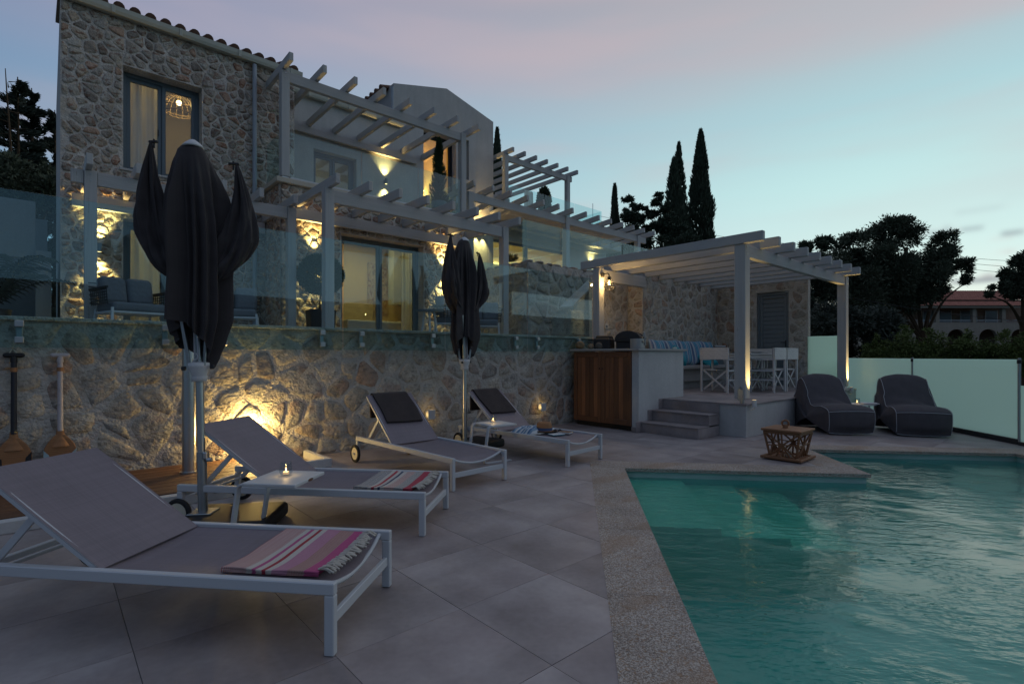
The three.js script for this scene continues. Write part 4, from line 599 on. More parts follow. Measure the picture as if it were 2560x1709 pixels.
{ // bar with timber doors
  const b = thing('outdoor_bar', 'white rendered bar counter with brown timber doors', 'bar counter', [6.90, 0, -4.74]);
  const top = 1.315, W = 1.36;                      // W runs back along -z, depth along +x
  part(b, 'end_wall', boxUV(box(1.33, top - 0.03, 0.13, 0.665, (top - 0.03) / 2, -0.065, 0.004)), M.plasterWhite);
  part(b, 'back_wall', boxUV(box(0.10, top - 0.03, W - 0.13, 1.25, (top - 0.03) / 2, -0.13 - (W - 0.13) / 2)), M.plaster);
  part(b, 'carcass', boxUV(box(0.05, 1.15, W - 0.16, 0.14, 0.68, -0.14 - (W - 0.16) / 2)), M.wood);
  part(b, 'worktop', boxUV(box(1.46, 0.035, W + 0.06, 0.66, top - 0.0175, -W / 2 + 0.015, 0.004)), std({ color: col(0.30, 0.295, 0.285), roughness: 0.45 }));
  part(b, 'skirting', boxUV(merge([box(0.016, 0.075, 0.135, -0.006, 0.0375, -0.066), box(0.10, 0.075, 0.016, 0.04, 0.0375, 0.006)])), M.tile[3]);
  const r = rng(3), y0 = 0.085, y1 = top - 0.05, z0 = -0.13, dw = (W - 0.15) / 2;
  for (let k = 0; k < 2; k++) {
    const zc = z0 - dw * (k + 0.5), d = part(b, 'door', merge([box(0.03, y1 - y0, 0.075, 0.0, (y0 + y1) / 2, zc + dw / 2 - 0.04), box(0.03, y1 - y0, 0.075, 0, (y0 + y1) / 2, zc - dw / 2 + 0.04), box(0.03, 0.09, dw - 0.16, 0, y0 + 0.045, zc), box(0.03, 0.09, dw - 0.16, 0, y1 - 0.045, zc)].map((g) => g)), M.wood);
    for (let q = 0; q < 5; q++) part(d, 'slat', cbox(0.016, y1 - y0 - 0.18, (dw - 0.16) / 5 - 0.003, 0.003, [r() * 3, r() * 3]), slatM[Math.floor(r() * 3)], [0.004 + r() * 0.002, (y0 + y1) / 2, zc - (dw - 0.16) / 2 + (q + 0.5) * (dw - 0.16) / 5]);
    part(d, 'door_pull', new THREE.SphereGeometry(0.012, 12, 8).translate(-0.02, top - 0.33, zc + (k ? dw / 2 - 0.03 : -dw / 2 + 0.03)), M.black);
  }
  part(b, 'plinth', box(0.04, 0.08, W - 0.16, 0.10, 0.04, -0.14 - (W - 0.16) / 2), M.black);
}
const barAt = (x, z) => [6.90 + x, 1.316, -4.74 + z];
{
  const g = thing('gas_barbecue', 'black lidded barbecue standing on the bar counter', 'barbecue', [7.92, 1.316, -5.62], rd(25));
  part(g, 'firebox', new RoundedBoxGeometry(0.56, 0.13, 0.42, 2, 0.02).translate(0, 0.075, 0), M.black);
  const lidM = std({ color: col(0.016, 0.014, 0.018), roughness: 0.16 });
  const prof = []; for (let k = 0; k <= 10; k++) { const a = k / 10 * Math.PI; prof.push([0.21 * Math.cos(a), 0.14 + 0.17 * Math.pow(Math.sin(a), 0.8)]); } const s = new THREE.Shape(prof.map((p) => new THREE.Vector2(...p)));
  part(g, 'lid', toCreasedNormals(new THREE.ExtrudeGeometry(s, { depth: 0.52, bevelSize: 0.01, bevelThickness: 0.015, bevelSegments: 2, curveSegments: 4 }).translate(0, 0, -0.26).rotateY(Math.PI / 2), 0.7), lidM);
  for (const s2 of [-1, 1]) part(g, 'side_cover', toCreasedNormals(new THREE.ExtrudeGeometry(s, { depth: 0.03, bevelSize: 0.008, bevelThickness: 0.004, bevelSegments: 1 }).scale(1.04, 1.03, 1).translate(0, 0, -0.015).rotateY(Math.PI / 2).translate(s2 * 0.285, 0, 0), 0.7), M.black);
  part(g, 'lid_handle', tube([[-0.16, 0.16, 0.215], [-0.15, 0.19, 0.25], [0.15, 0.19, 0.25], [0.16, 0.16, 0.215]], 0.009, 20, 8), M.black);
  part(g, 'thermometer', cyl(0.026, 0.026, 0.014, 0, 0, 0, 20).rotateX(1.2).translate(0.05, 0.2, 0.205), M.steel);
  const c = thing('barbecue_cover', 'black cover box next to the barbecue lid', 'cover', [7.62, 1.316, -5.98], rd(25)); part(c, 'cover_body', new RoundedBoxGeometry(0.40, 0.20, 0.30, 3, 0.03).translate(0, 0.1, 0), M.black); part(c, 'cover_lid', new RoundedBoxGeometry(0.34, 0.08, 0.26, 3, 0.035).translate(0.02, 0.21, 0), M.black);
  const n = thing('ice_bucket', 'oval metal tub with an arched handle on the bar', 'tub', [7.42, 1.316, -5.12], rd(30));
  const om = std({ color: col(0.36, 0.36, 0.35), metalness: 0.4, roughness: 0.5 });
  part(n, 'tub_body', lathe([[0.0001, 0.004], [0.19, 0.004], [0.2, 0.01], [0.206, 0.168], [0.2, 0.168], [0.194, 0.016], [0.0001, 0.014]], 32).scale(1, 1, 0.6), om);
  part(n, 'handle', tube([[-0.07, 0.06, 0.124], [-0.07, 0.24, 0.12], [-0.06, 0.275, 0.11], [0.0, 0.28, 0.10], [0.03, 0.27, 0.09], [0.04, 0.2, 0.09]], 0.012, 30, 8), om);
  part(n, 'peg', cyl(0.012, 0.012, 0.05).rotateZ(0.9).translate(-0.14, 0.12, 0.105), M.cream);
  [[6.99, -6.02, 0.078, [0.20, 0.16, 0.10], 'round brown gourd on the bar end by the wall'], [7.09, -5.86, 0.05, [0.24, 0.20, 0.15], 'small round stone ball on the bar between two larger ones'], [7.16, -5.74, 0.062, [0.10, 0.10, 0.10], 'dark round stone ball on the bar']].forEach(([x, z, R, c2, l], i) => single('decor_ball', l, 'ornament', (() => { const q = new THREE.IcosahedronGeometry(R, 3), p = q.attributes.position; for (let k = 0; k < p.count; k++) { const f = 1 + 0.05 * Math.sin(p.getX(k) * 60 + i) * Math.cos(p.getZ(k) * 50); p.setXYZ(k, p.getX(k) * f, p.getY(k) * (0.92 + 0.05 * i) * f, p.getZ(k) * f); } q.computeVertexNormals(); return q; })(), std({ map: T.stoneA, color: col(...c2.map((v) => v * 2)), roughness: 0.9 }), [x, 1.315 + R * 0.9, z]));
  const l2 = thing('bottle_opener', 'small silver corkscrew lying at the edge of the bar', 'corkscrew', [8.1, 1.318, -4.86]); part(l2, 'body', bar([0, 0.012, 0], [0.09, 0.014, 0.02], 0.018), M.steel); part(l2, 'handle', bar([0.02, 0.02, -0.03], [0.05, 0.035, 0.03], 0.014), M.cream);
}

// ---------------------------------------------------------------- pergolas
function beamPiece(t, name, a, b, w, h, r, mat = M.paint) { const A = new THREE.Vector3(...a), B = new THREE.Vector3(...b), d = B.clone().sub(A), L = d.length(); d.normalize(); let u = Math.abs(d.y) > 0.9 ? new THREE.Vector3(0, 0, 1) : new THREE.Vector3(0, 1, 0); const rr = d.clone().cross(u).normalize(); u = rr.clone().cross(d); const g = cbox(L, h, w, 0.008, [r() * 6, r() * 6]); const m = part(t, name, g, mat); m.position.copy(A).add(B).multiplyScalar(0.5); m.quaternion.setFromRotationMatrix(new THREE.Matrix4().makeBasis(d, u, rr)); return m; }
{
  const r = rng(31), t = thing('dining_pergola', 'pale timber pergola over the outdoor dining platform', 'pergola', [0, 0, 0]);
  const w = 0.165, x0 = 7.68, x1 = 12.33, z0 = -3.47, z1 = -6.16, bb = 2.66, bt = 2.84, rt = 2.99;
  for (const x of [x0, x1]) { beamPiece(t, 'post', [x, PLAT + 0.07, z0], [x, bt, z0], w, w, r); for (const yy of [2.70, 2.80]) part(t, 'bolt', cyl(0.011, 0.011, 0.01, 0, 0, 0, 8).rotateX(Math.PI / 2).translate(x + (x > 10 ? 0.03 : -0.03), yy, z0 + w / 2 + 0.004), M.galv); const p = part(t, 'post_shoe', merge([box(0.05, 0.075, 0.05, x, PLAT + 0.036, z0), box(0.012, 0.17, 0.09, x - w / 2 - 0.007, PLAT + 0.13, z0 + 0.02)]), M.galv); part(p, 'hook', merge([new THREE.TorusGeometry(0.018, 0.006, 8, 16).rotateY(Math.PI / 2).translate(x - w / 2 - 0.012, PLAT + 0.235, z0 + 0.02), cyl(0.008, 0.008, 0.02).rotateZ(1.57).translate(x - w / 2 - 0.018, PLAT + 0.10, z0 + 0.0), cyl(0.008, 0.008, 0.02).rotateZ(1.57).translate(x - w / 2 - 0.018, PLAT + 0.10, z0 + 0.04)]), M.galv); }
  beamPiece(t, 'post', [x0, 1.316, z1], [x0, bt, z1], 0.15, 0.15, r);
  beamPiece(t, 'beam', [x0 - 0.08 + 0.166, (bb + bt) / 2, z0 + 0.02], [x1 - 0.088, (bb + bt) / 2, z0 + 0.02], 0.09, bt - bb, r);
  beamPiece(t, 'beam_end', [x1 + 0.085, (bb + bt) / 2, z0 + 0.02], [x1 + 0.16, (bb + bt) / 2, z0 + 0.02], 0.09, bt - bb, r);
  beamPiece(t, 'wall_beam', [x0 + 0.078, 2.72, z1 - 0.06], [9.24, 2.72, z1 - 0.06], 0.10, 0.22, r);
  for (let k = 0; k < 9; k++) { const x = 7.62 + k * 0.575; beamPiece(t, 'rafter', [x, (bt + rt) / 2, -3.13], [x, (bt + rt) / 2, -6.52], 0.085, rt - bt - 0.002, r); }
  // cage lamp on the post by the wall
  const l = thing('cage_lamp', 'black wire cage lamp with glowing bulb on the pergola post', 'lamp', [x0 + 0.0, 2.70, z1 + 0.076]);
  part(l, 'wall_rose', cyl(0.045, 0.045, 0.03, 0, 0, 0, 24).rotateX(Math.PI / 2).translate(0, 0, 0.015), M.darkMetal);
  part(l, 'arm', tube([[0, 0, 0.02], [0.0, 0.015, 0.10], [0, 0.005, 0.155], [0, -0.05, 0.17]], 0.009, 20, 8), M.darkMetal);
  part(l, 'socket', cyl(0.03, 0.03, 0.065, 0, -0.085, 0.17, 20), M.darkMetal);
  part(l, 'bulb', lathe([[0.0001, -0.215], [0.02, -0.205], [0.030, -0.18], [0.026, -0.15], [0.014, -0.125], [0.013, -0.115]], 20).translate(0, 0, 0.17), phy({ color: col(1, 0.9, 0.7), transmission: 1, thickness: 0, roughness: 0, emissive: col(1, 0.62, 0.2), emissiveIntensity: 0.5 }));
  part(l, 'filament', merge([0, 1, 2, 3].map((k) => tubeBetween([0.008 * Math.cos(k * 1.57), -0.135, 0.17 + 0.008 * Math.sin(k * 1.57)], [0.010 * Math.cos(k * 1.57 + 0.5), -0.185, 0.17 + 0.010 * Math.sin(k * 1.57 + 0.5)], 0.0035, 5))), std({ color: col(0, 0, 0), emissive: col(1, 0.7, 0.28), emissiveIntensity: 30 }));
  const cage = [], n = 6, rg = [[0.03, -0.055], [0.105, -0.23], [0.075, -0.29]]; for (let k = 0; k < n; k++) { const a = k / n * 6.2832, b = (k + 1) / n * 6.2832, mid = (a + b) / 2, q = (i, ang) => [rg[i][0] * Math.cos(ang), rg[i][1], 0.17 + rg[i][0] * Math.sin(ang)]; cage.push(tubeBetween(q(0, a), q(1, a), 0.0026, 5), tubeBetween(q(1, a), q(1, b), 0.0026, 5), tubeBetween(q(1, a), q(2, mid), 0.0026, 5), tubeBetween(q(1, b), q(2, mid), 0.0026, 5), tubeBetween(q(2, mid), q(2, mid + 6.2832 / n), 0.0026, 5)); }
  part(l, 'cage', merge(cage), M.darkMetal);
  point(l, [0, -0.165, 0.17], 1.05, WARM2, 1);
  // small uplights at the feet of the two front posts
  for (const [x, z, lb] of [[x0 + 0.03, z0 + 0.165, 'small white uplight at the corner post above the steps'], [x1 + 0.03, z0 + 0.15, 'small white uplight at the pergola post by the frosted fence']]) {
    const u = thing('post_uplight', lb, 'lamp', [x, PLAT - 0.04, z]);
    part(u, 'can', cyl(0.034, 0.034, 0.10, 0, 0.05, 0, 22, true), M.white); part(u, 'lens', cyl(0.031, 0.031, 0.004, 0, 0.096, 0, 22), warmGlow(1.6)); part(u, 'bracket', tube([[0, 0.02, 0], [0.0, -0.03, 0.0], [-0.01, -0.05, -0.03], [-0.03, -0.02, -0.045]], 0.006, 14, 6), M.white);
    const dx = x - (x > 10 ? x1 : x0), dz = z - z0; spot(u, [0, 0.105, 0], [-dx * 0.6, 1.6, -dz * 0.6], x > 10 ? 16 : 9, 0.44, 1.0, WARM, 0.6);
  }
}
// ---------------------------------------------------------------- stone walls round the dining place
{
  const t = thing('dining_wall', 'rubble stone wall behind the dining bench and barbecue', 'wall', [0, 0, 0]), H = 2.93 - PLAT;
  stoneFace(t, { w: 3.24, h: H, sx: 0.23, sy: 0.17, gap: 0.03, hgt: 0.006, skin: 0.006, seed: 511, mats: RUB, own: 170, thick: 0.25, pos: [9.28, PLAT, -6.27], name: 'bench_wall' });
  stoneFace(t, { w: 0.98, h: 2.84 - PLAT, sx: 0.22, sy: 0.17, gap: 0.03, hgt: 0.006, skin: 0.006, seed: 517, mats: RUB, own: 60, thick: 0.25, pos: [8.3, PLAT + 0.02, -6.66], name: 'barbecue_wall' });
  stoneFace(t, { w: 0.38, h: H - 0.01, sx: 0.2, sy: 0.17, gap: 0.03, hgt: 0.012, seed: 523, mats: RUB, own: 30, thick: 0.3, pos: [9.268, PLAT, -6.65], rot: [0, -Math.PI / 2, 0], name: 'pilaster' });
  part(t, 'cap', boxUV(merge([box(3.3, 0.05, 0.34, 10.92, 2.955, -6.40)])), M.mortarPale);
  const d = thing('store_wall', 'rubble stone wall of the store room with grey door', 'wall', [12.5, PLAT, -6.27], -Math.PI / 2);
  // local x runs along +z of the world
  stoneFace(d, { w: 2.08, h: H, holes: [[0.97, 0, 1.68, 2.18]], sx: 0.23, sy: 0.18, gap: 0.03, hgt: 0.006, skin: 0.006, seed: 531, mats: RUB, own: 120, thick: 0.14 });
  const dr = part(d, 'door', merge([box(0.055, 2.16, 0.06, 1.0, 1.08, -0.06), box(0.055, 2.16, 0.06, 1.65, 1.08, -0.06), box(0.595, 0.055, 0.06, 1.325, 2.132, -0.06)]), M.frameGrey);
  part(dr, 'leaf', merge([box(0.06, 2.09, 0.04, 1.06, 1.055, -0.065), box(0.06, 2.09, 0.04, 1.59, 1.055, -0.065), box(0.47, 0.06, 0.04, 1.325, 2.07, -0.065), box(0.47, 0.09, 0.04, 1.325, 0.06, -0.065)]), M.doorGrey);
  for (let k = 0; k < 19; k++) part(dr, 'slat', cbox(0.47, 0.096, 0.02, 0.006), M.doorGrey, [1.325, 0.155 + k * 0.1008, -0.068]);
  part(dr, 'handle', merge([box(0.02, 0.16, 0.012, 1.60, 0.98, -0.038), bar([1.60, 1.01, -0.03], [1.60, 1.01, 0.01], 0.014), bar([1.607, 1.01, 0.01], [1.51, 1.01, 0.012], 0.016)]), M.black);
  part(d, 'store_body', boxUV(box(1.45, 2.3, 1.0, 0.74, 1.15, -0.85)), M.plaster);
  part(d, 'cap', boxUV(box(2.14, 0.05, 0.38, 1.04, H + 0.025, -0.14)), M.mortarPale);
  const m = thing('light_switch', 'small white switch plate on the stone wall above the bar', 'switch', [8.52, 1.80, -6.645]); part(m, 'plate', box(0.10, 0.10, 0.014, 0, 0, 0.012), M.white); part(m, 'rocker', box(0.055, 0.055, 0.01, 0, 0, 0.022), M.doorGrey);
}
{ // bench with cushions
  const b = thing('built_in_bench', 'long white built in bench below the stone wall', 'bench', [8.28, 0, -6.255]);
  part(b, 'seat_slab', boxUV(box(4.1, 0.07, 0.56, 2.05, 0.955, 0.28, 0.006)), std({ map: T.plaster, color: col(0.8, 0.8, 0.8), roughness: 0.8 }));
  part(b, 'front_panel', boxUV(box(4.1, 0.27, 0.46, 2.05, 0.785, 0.23)), M.plaster); part(b, 'plinth', boxUV(box(4.1, 0.155, 0.4, 2.05, PLAT + 0.077, 0.2)), M.plaster);
  const stripe = tex(256, 64, (u, v) => { const k = hash2(Math.floor(u * 36), 7, 3), c = k < 0.3 ? [0.05, 0.16, 0.30] : k < 0.52 ? [0.42, 0.46, 0.48] : k < 0.72 ? [0.10, 0.30, 0.40] : k < 0.86 ? [0.24, 0.25, 0.34] : [0.16, 0.36, 0.44]; return mul(c, 0.9 + 0.2 * hash2(Math.floor(u * 256), Math.floor(v * 64), 1)); }, true);
  const stM = std({ map: stripe, roughness: 1 }), tq = std({ map: T.cloth, color: col(0.03, 0.33, 0.40), roughness: 0.95 });
  const pillow = (w, h, d) => { const f = (s) => (u, v) => { const a = u * 2 - 1, b2 = v * 2 - 1, e = Math.pow(Math.max(0, (1 - Math.pow(Math.abs(a), 3.2)) * (1 - Math.pow(Math.abs(b2), 3.2))), 0.5), q = 1 - 0.06 * (1 - a * a) * (b2 * b2) - 0.0; return [a * w / 2 * (1 - 0.05 * (1 - b2 * b2) * a * a), b2 * h / 2 * q, s * (d / 2 * e + 0.004 * Math.sin(a * 9 + b2 * 5) * e)]; }; const A = sheet(f(1), 18, 18), B = sheet((u, v) => f(-1)(1 - u, v), 18, 18); return merge([A, B]); };
  const big = pillow(0.54, 0.56, 0.2), sq = pillow(0.42, 0.40, 0.17);
  [[9.2, 'striped blue back cushion at the bar end of the bench'], [9.72, 'striped blue back cushion behind the turquoise pillow'], [10.24, 'striped blue back cushion in the middle of the bench'], [10.76, 'striped blue back cushion at the door end of the bench'], [11.28, 'striped blue back cushion beside the corner speaker']].forEach(([x, l], k) => { const c = single('back_cushion', l, 'cushion', big, stM, [x + 0.35, 1.27, -6.08], 0, 'striped cushions on the bench'); c.rotation.x = -0.22; c.rotation.z = (k % 2 ? 0.03 : -0.03); });
  const p1 = single('throw_pillow', 'turquoise pillow leaning at the bar end of the bench', 'pillow', sq, tq, [9.98, 1.19, -5.84], 0.25); p1.rotation.x = -0.42; p1.rotation.z = -0.28;
  const p2 = single('throw_pillow', 'turquoise pillow lying on the bench behind the table', 'pillow', sq, tq, [11.2, 1.10, -5.84], -0.1); p2.rotation.x = -0.85; p2.rotation.z = 0.1;
  const sp = thing('garden_speaker', 'small grey speaker box in the corner of the bench', 'speaker', [12.15, 0.99, -6.08], -0.6); part(sp, 'cabinet', box(0.2, 0.42, 0.2, 0, 0.21, 0, 0.01), M.doorGrey); part(sp, 'top_plate', box(0.28, 0.04, 0.24, 0, 0.44, 0), M.alu);
}
// ---------------------------------------------------------------- dining table and director chairs
{
  const t = thing('dining_table', 'white slatted dining table on the platform', 'table', [10.62, PLAT, -4.78]), L = 1.62, Wd = 0.86, H = 0.75;
  for (let k = 0; k < 7; k++) part(t, 'slat', cbox(L, 0.022, 0.112, 0.004), M.white, [0, H - 0.011, -Wd / 2 + 0.06 + k * 0.1235]);
  part(t, 'apron', merge([box(L - 0.1, 0.07, 0.025, 0, H - 0.06, Wd / 2 - 0.05), box(L - 0.1, 0.07, 0.025, 0, H - 0.06, -Wd / 2 + 0.05), box(0.025, 0.07, Wd - 0.125, L / 2 - 0.05, H - 0.06, 0), box(0.025, 0.07, Wd - 0.125, -L / 2 + 0.05, H - 0.06, 0)]), M.white);
  for (const s of [-1, 1]) { for (const q of [-1, 1]) part(t, 'leg', bar([s * 0.55 - q * 0.27, 0.0, s * 0.001 + q * 0.02], [s * 0.55 + q * 0.27, H - 0.03, s * 0.001 + q * 0.02], 0.035, 0.05), M.white); }
  part(t, 'stretcher', box(1.1, 0.04, 0.03, 0, 0.36, 0), M.white);
  const ch = thing('director_chair', 'white director chair at the bar end of the table', 'chair', [9.55, PLAT, -4.85], 0, 'white director chairs at the dining table');
  // faces +x; back posts at x = 0
  const w = 0.56, d = 0.44;
  for (const s of [-1, 1]) { const z = s * (w / 2 - 0.02); part(ch, 'back_post', cbox(0.035, 0.85, 0.035, 0.004), M.white, [0, 0.425, z]); part(ch, 'front_post', cbox(0.035, 0.62, 0.035, 0.004), M.white, [d, 0.31, z]); part(ch, 'arm_rest', cbox(0.52, 0.022, 0.055, 0.004), M.white, [d / 2 + 0.02, 0.632, z]); part(ch, 'side_rail', cbox(d - 0.03, 0.035, 0.02, 0.003), M.white, [d / 2, 0.42, z]); part(ch, 'foot_rail', cbox(d - 0.03, 0.03, 0.02, 0.003), M.white, [d / 2, 0.24, z]); }
  for (const x of [0.03, d - 0.03]) for (const s of [-1, 1]) part(ch, 'cross_leg', bar([x + s * 0.008, 0.05, -s * (w / 2 - 0.045)], [x + s * 0.008, 0.43, s * (w / 2 - 0.045)], 0.014, 0.034), M.white);
  part(ch, 'seat', merge([sheet((u, v) => [lerp(0.02, d, u), 0.445 - 0.02 * Math.sin(Math.PI * v), lerp(-1, 1, v) * (w / 2 - 0.03)], 6, 10), sheet((u, v) => [lerp(0.02, d, v), 0.438 - 0.02 * Math.sin(Math.PI * u), lerp(-1, 1, u) * (w / 2 - 0.03)], 10, 6)]), M.canvas);
  part(ch, 'back_rest', merge([-1, 1].map((q) => sheet((u, v) => [-0.02 * q * 0.2 + (q > 0 ? -0.021 : 0.021) - 0.012 * Math.sin(Math.PI * (q > 0 ? u : 1 - u)), lerp(0.635, 0.86, v), (q > 0 ? 1 : -1) * lerp(-1, 1, u) * (w / 2 + 0.004)], 10, 6)).concat([sheet((u, v) => [lerp(-0.021, 0.021, v), 0.86, lerp(-1, 1, u) * (w / 2 + 0.004)], 10, 2)])), M.canvas);
  for (const s of [-1, 1]) part(ch, 'button', cyl(0.008, 0.008, 0.006).rotateZ(1.57).translate(-0.036, 0.835, s * (w / 2 - 0.03)), M.galv);
  dup(ch, [10.52, PLAT, -4.03], Math.PI / 2, 'white director chair on the pool side of the table, nearer the corner post');
  dup(ch, [11.13, PLAT, -4.03], Math.PI / 2, 'white director chair on the pool side of the table, nearer the grey door');
  dup(ch, [11.68, PLAT, -4.82], Math.PI, 'white director chair at the door end of the table');
  const pl = [[10.25, -4.6], [10.85, -4.6], [10.25, -5.0], [10.85, -5.0]]; pl.forEach(([x, z], k) => { const m = single('place_mat', 'dark blue green place mat on the white table', 'place mat', box(0.40, 0.006, 0.28, 0, 0.003, 0, 0.002), std({ color: col(0.03, 0.10, 0.12), roughness: 0.9 }), [x, PLAT + 0.751, z], 0, 'place mats on the dining table'); const pt = single('dinner_plate', 'white plate on a dark place mat', 'plate', lathe([[0.0001, 0.008], [0.08, 0.006], [0.12, 0.02], [0.121, 0.024], [0.08, 0.012], [0.0001, 0.012]], 26), M.white, [x, PLAT + 0.758, z], 0, 'plates on the dining table'); });
  const bw = single('fruit_bowl', 'small orange pot on the dining table', 'pot', lathe([[0.0001, 0], [0.05, 0.0], [0.07, 0.05], [0.06, 0.09], [0.055, 0.09], [0.062, 0.05], [0.0001, 0.01]], 24), std({ color: col(0.35, 0.12, 0.04), roughness: 0.5 }), [10.55, PLAT + 0.752, -4.78]);
}

// ---------------------------------------------------------------- bean bag loungers, lantern, little table
function beanbag(label, pos, turn) {
  // local: front edge at z = 0 (towards the pool), back at z = -L; x across
  const t = thing('beanbag_lounger', label, 'bean bag', pos, turn, 'grey bean bag loungers'), W = 0.66, L = 1.08;
  const side = [[0.0, 0.02], [0.035, 0.18], [0.025, 0.34], [-0.01, 0.385], [-0.22, 0.425], [-0.40, 0.405], [-0.50, 0.42], [-0.58, 0.50], [-0.68, 0.65], [-0.78, 0.80], [-0.86, 0.86], [-0.95, 0.82], [-1.04, 0.55], [-1.07, 0.22], [-1.02, 0.02]];
  const crv = new THREE.CatmullRomCurve3(side.map(([z, y]) => new THREE.Vector3(0, y, z)), false, 'centripetal').getPoints(64);
  const c = [-0.52, 0.2], n = crv.length;
  const f = (u, v) => { // v across, u along the profile
    const p = crv[Math.round(u * (n - 1))], a = v * 2 - 1, e = Math.pow(Math.abs(a), 5), k = 1 - 0.05 * e, bul = 0.045 * (1 - a * a) * (p.y > 0.1 ? 1 : 0.2), nx = (p.z - c[0]), ny = (p.y - c[1]), l = Math.hypot(nx, ny) || 1, wr = 0.008 * Math.sin(u * 60 + a * 4) * Math.exp(-Math.pow((u - 0.47) / 0.12, 2)) + 0.018 * (fbm(u, v, 9, 5, 3, 3) - 0.5);
    return [a * W / 2 * (1 + 0.03 * Math.sin(u * 9)) * (p.y > 0.6 ? 0.93 + 0.0 : 1), Math.max(0.004, lerp(c[1], p.y, k) + ny / l * (bul + wr)), lerp(c[0], p.z, k) + nx / l * (bul + wr)];
  };
  const top = sheet((u, v) => f(v, u), 26, 64, 0.7, 2.0);
  const sides = [-1, 1].map((s) => sheet((u, v) => { const uu = s > 0 ? 1 - u : u, p = f(uu, s > 0 ? 1 : 0), q = v, m = [c[0], c[1]]; const puff = 0.075 * Math.sin(Math.PI * Math.min(1, q * 1.0) * 0.5) * s; return [p[0] + puff * 1.0 * (q > 0 ? 1 : 0), lerp(p[1], m[1], q), lerp(p[2], m[0], q)]; }, 64, 8, 2, 0.4));
  part(t, 'cover', merge([top, ...sides]), M.bean);
  for (const s of [0, 1]) part(t, 'piping', tube(Array.from({ length: 40 }, (_, k) => { const p = f(k / 39 * 0.98 + 0.01, s); return [p[0] + (s ? 0.004 : -0.004), p[1] + 0.004, p[2]]; }), 0.004, 100, 6), M.piping);
  part(t, 'piping', tube(Array.from({ length: 12 }, (_, k) => { const p = f(0.16, k / 11); return [p[0], p[1] + 0.004, p[2] + 0.006]; }), 0.004, 30, 6), M.piping);
  part(t, 'piping', tube(Array.from({ length: 12 }, (_, k) => { const p = f(0.006, k / 11); return [p[0], p[1] + 0.006, p[2] + 0.006]; }), 0.004, 30, 6), M.piping);
}
beanbag('grey bean bag lounger standing at the dining platform', [9.06, 0, -2.43], PYAW + 0.10 + Math.PI * 0);
beanbag('grey bean bag lounger standing in front of the frosted fence', [9.62, 0, -1.66], PYAW - 0.22);
{
  const t = thing('metal_side_table', 'small round metal table between the two bean bags', 'side table', [9.93, 0, -2.52]);
  part(t, 'table_top', cyl(0.21, 0.21, 0.012, 0, 0.41, 0, 32), M.alu); part(t, 'rod_frame', merge([tube([[0.17, 0.40, 0.05], [0.19, 0.02, 0.05], [0.17, 0.006, 0.0], [-0.15, 0.006, -0.1]], 0.006, 24, 6), tube([[-0.1, 0.40, 0.13], [-0.1, 0.02, 0.16], [-0.06, 0.006, 0.12], [0.1, 0.006, -0.1]], 0.006, 24, 6)]), M.alu);
  candle([9.83, 0.417, -2.56], 0.6, 'lit tea light in a glass between the bean bags');
  const m = thing('magazine', 'open magazine on the small round metal table', 'magazine', [10.0, 0.418, -2.44], 0.4); for (const s of [-1, 1]) part(m, 'page', sheet((u, v) => [s * u * 0.15, 0.004 + 0.012 * Math.sin(u * 2.6), (v - 0.5) * 0.24], 8, 2), std({ color: col(0.6, 0.6, 0.6), roughness: 0.7, side: THREE.DoubleSide }));
}
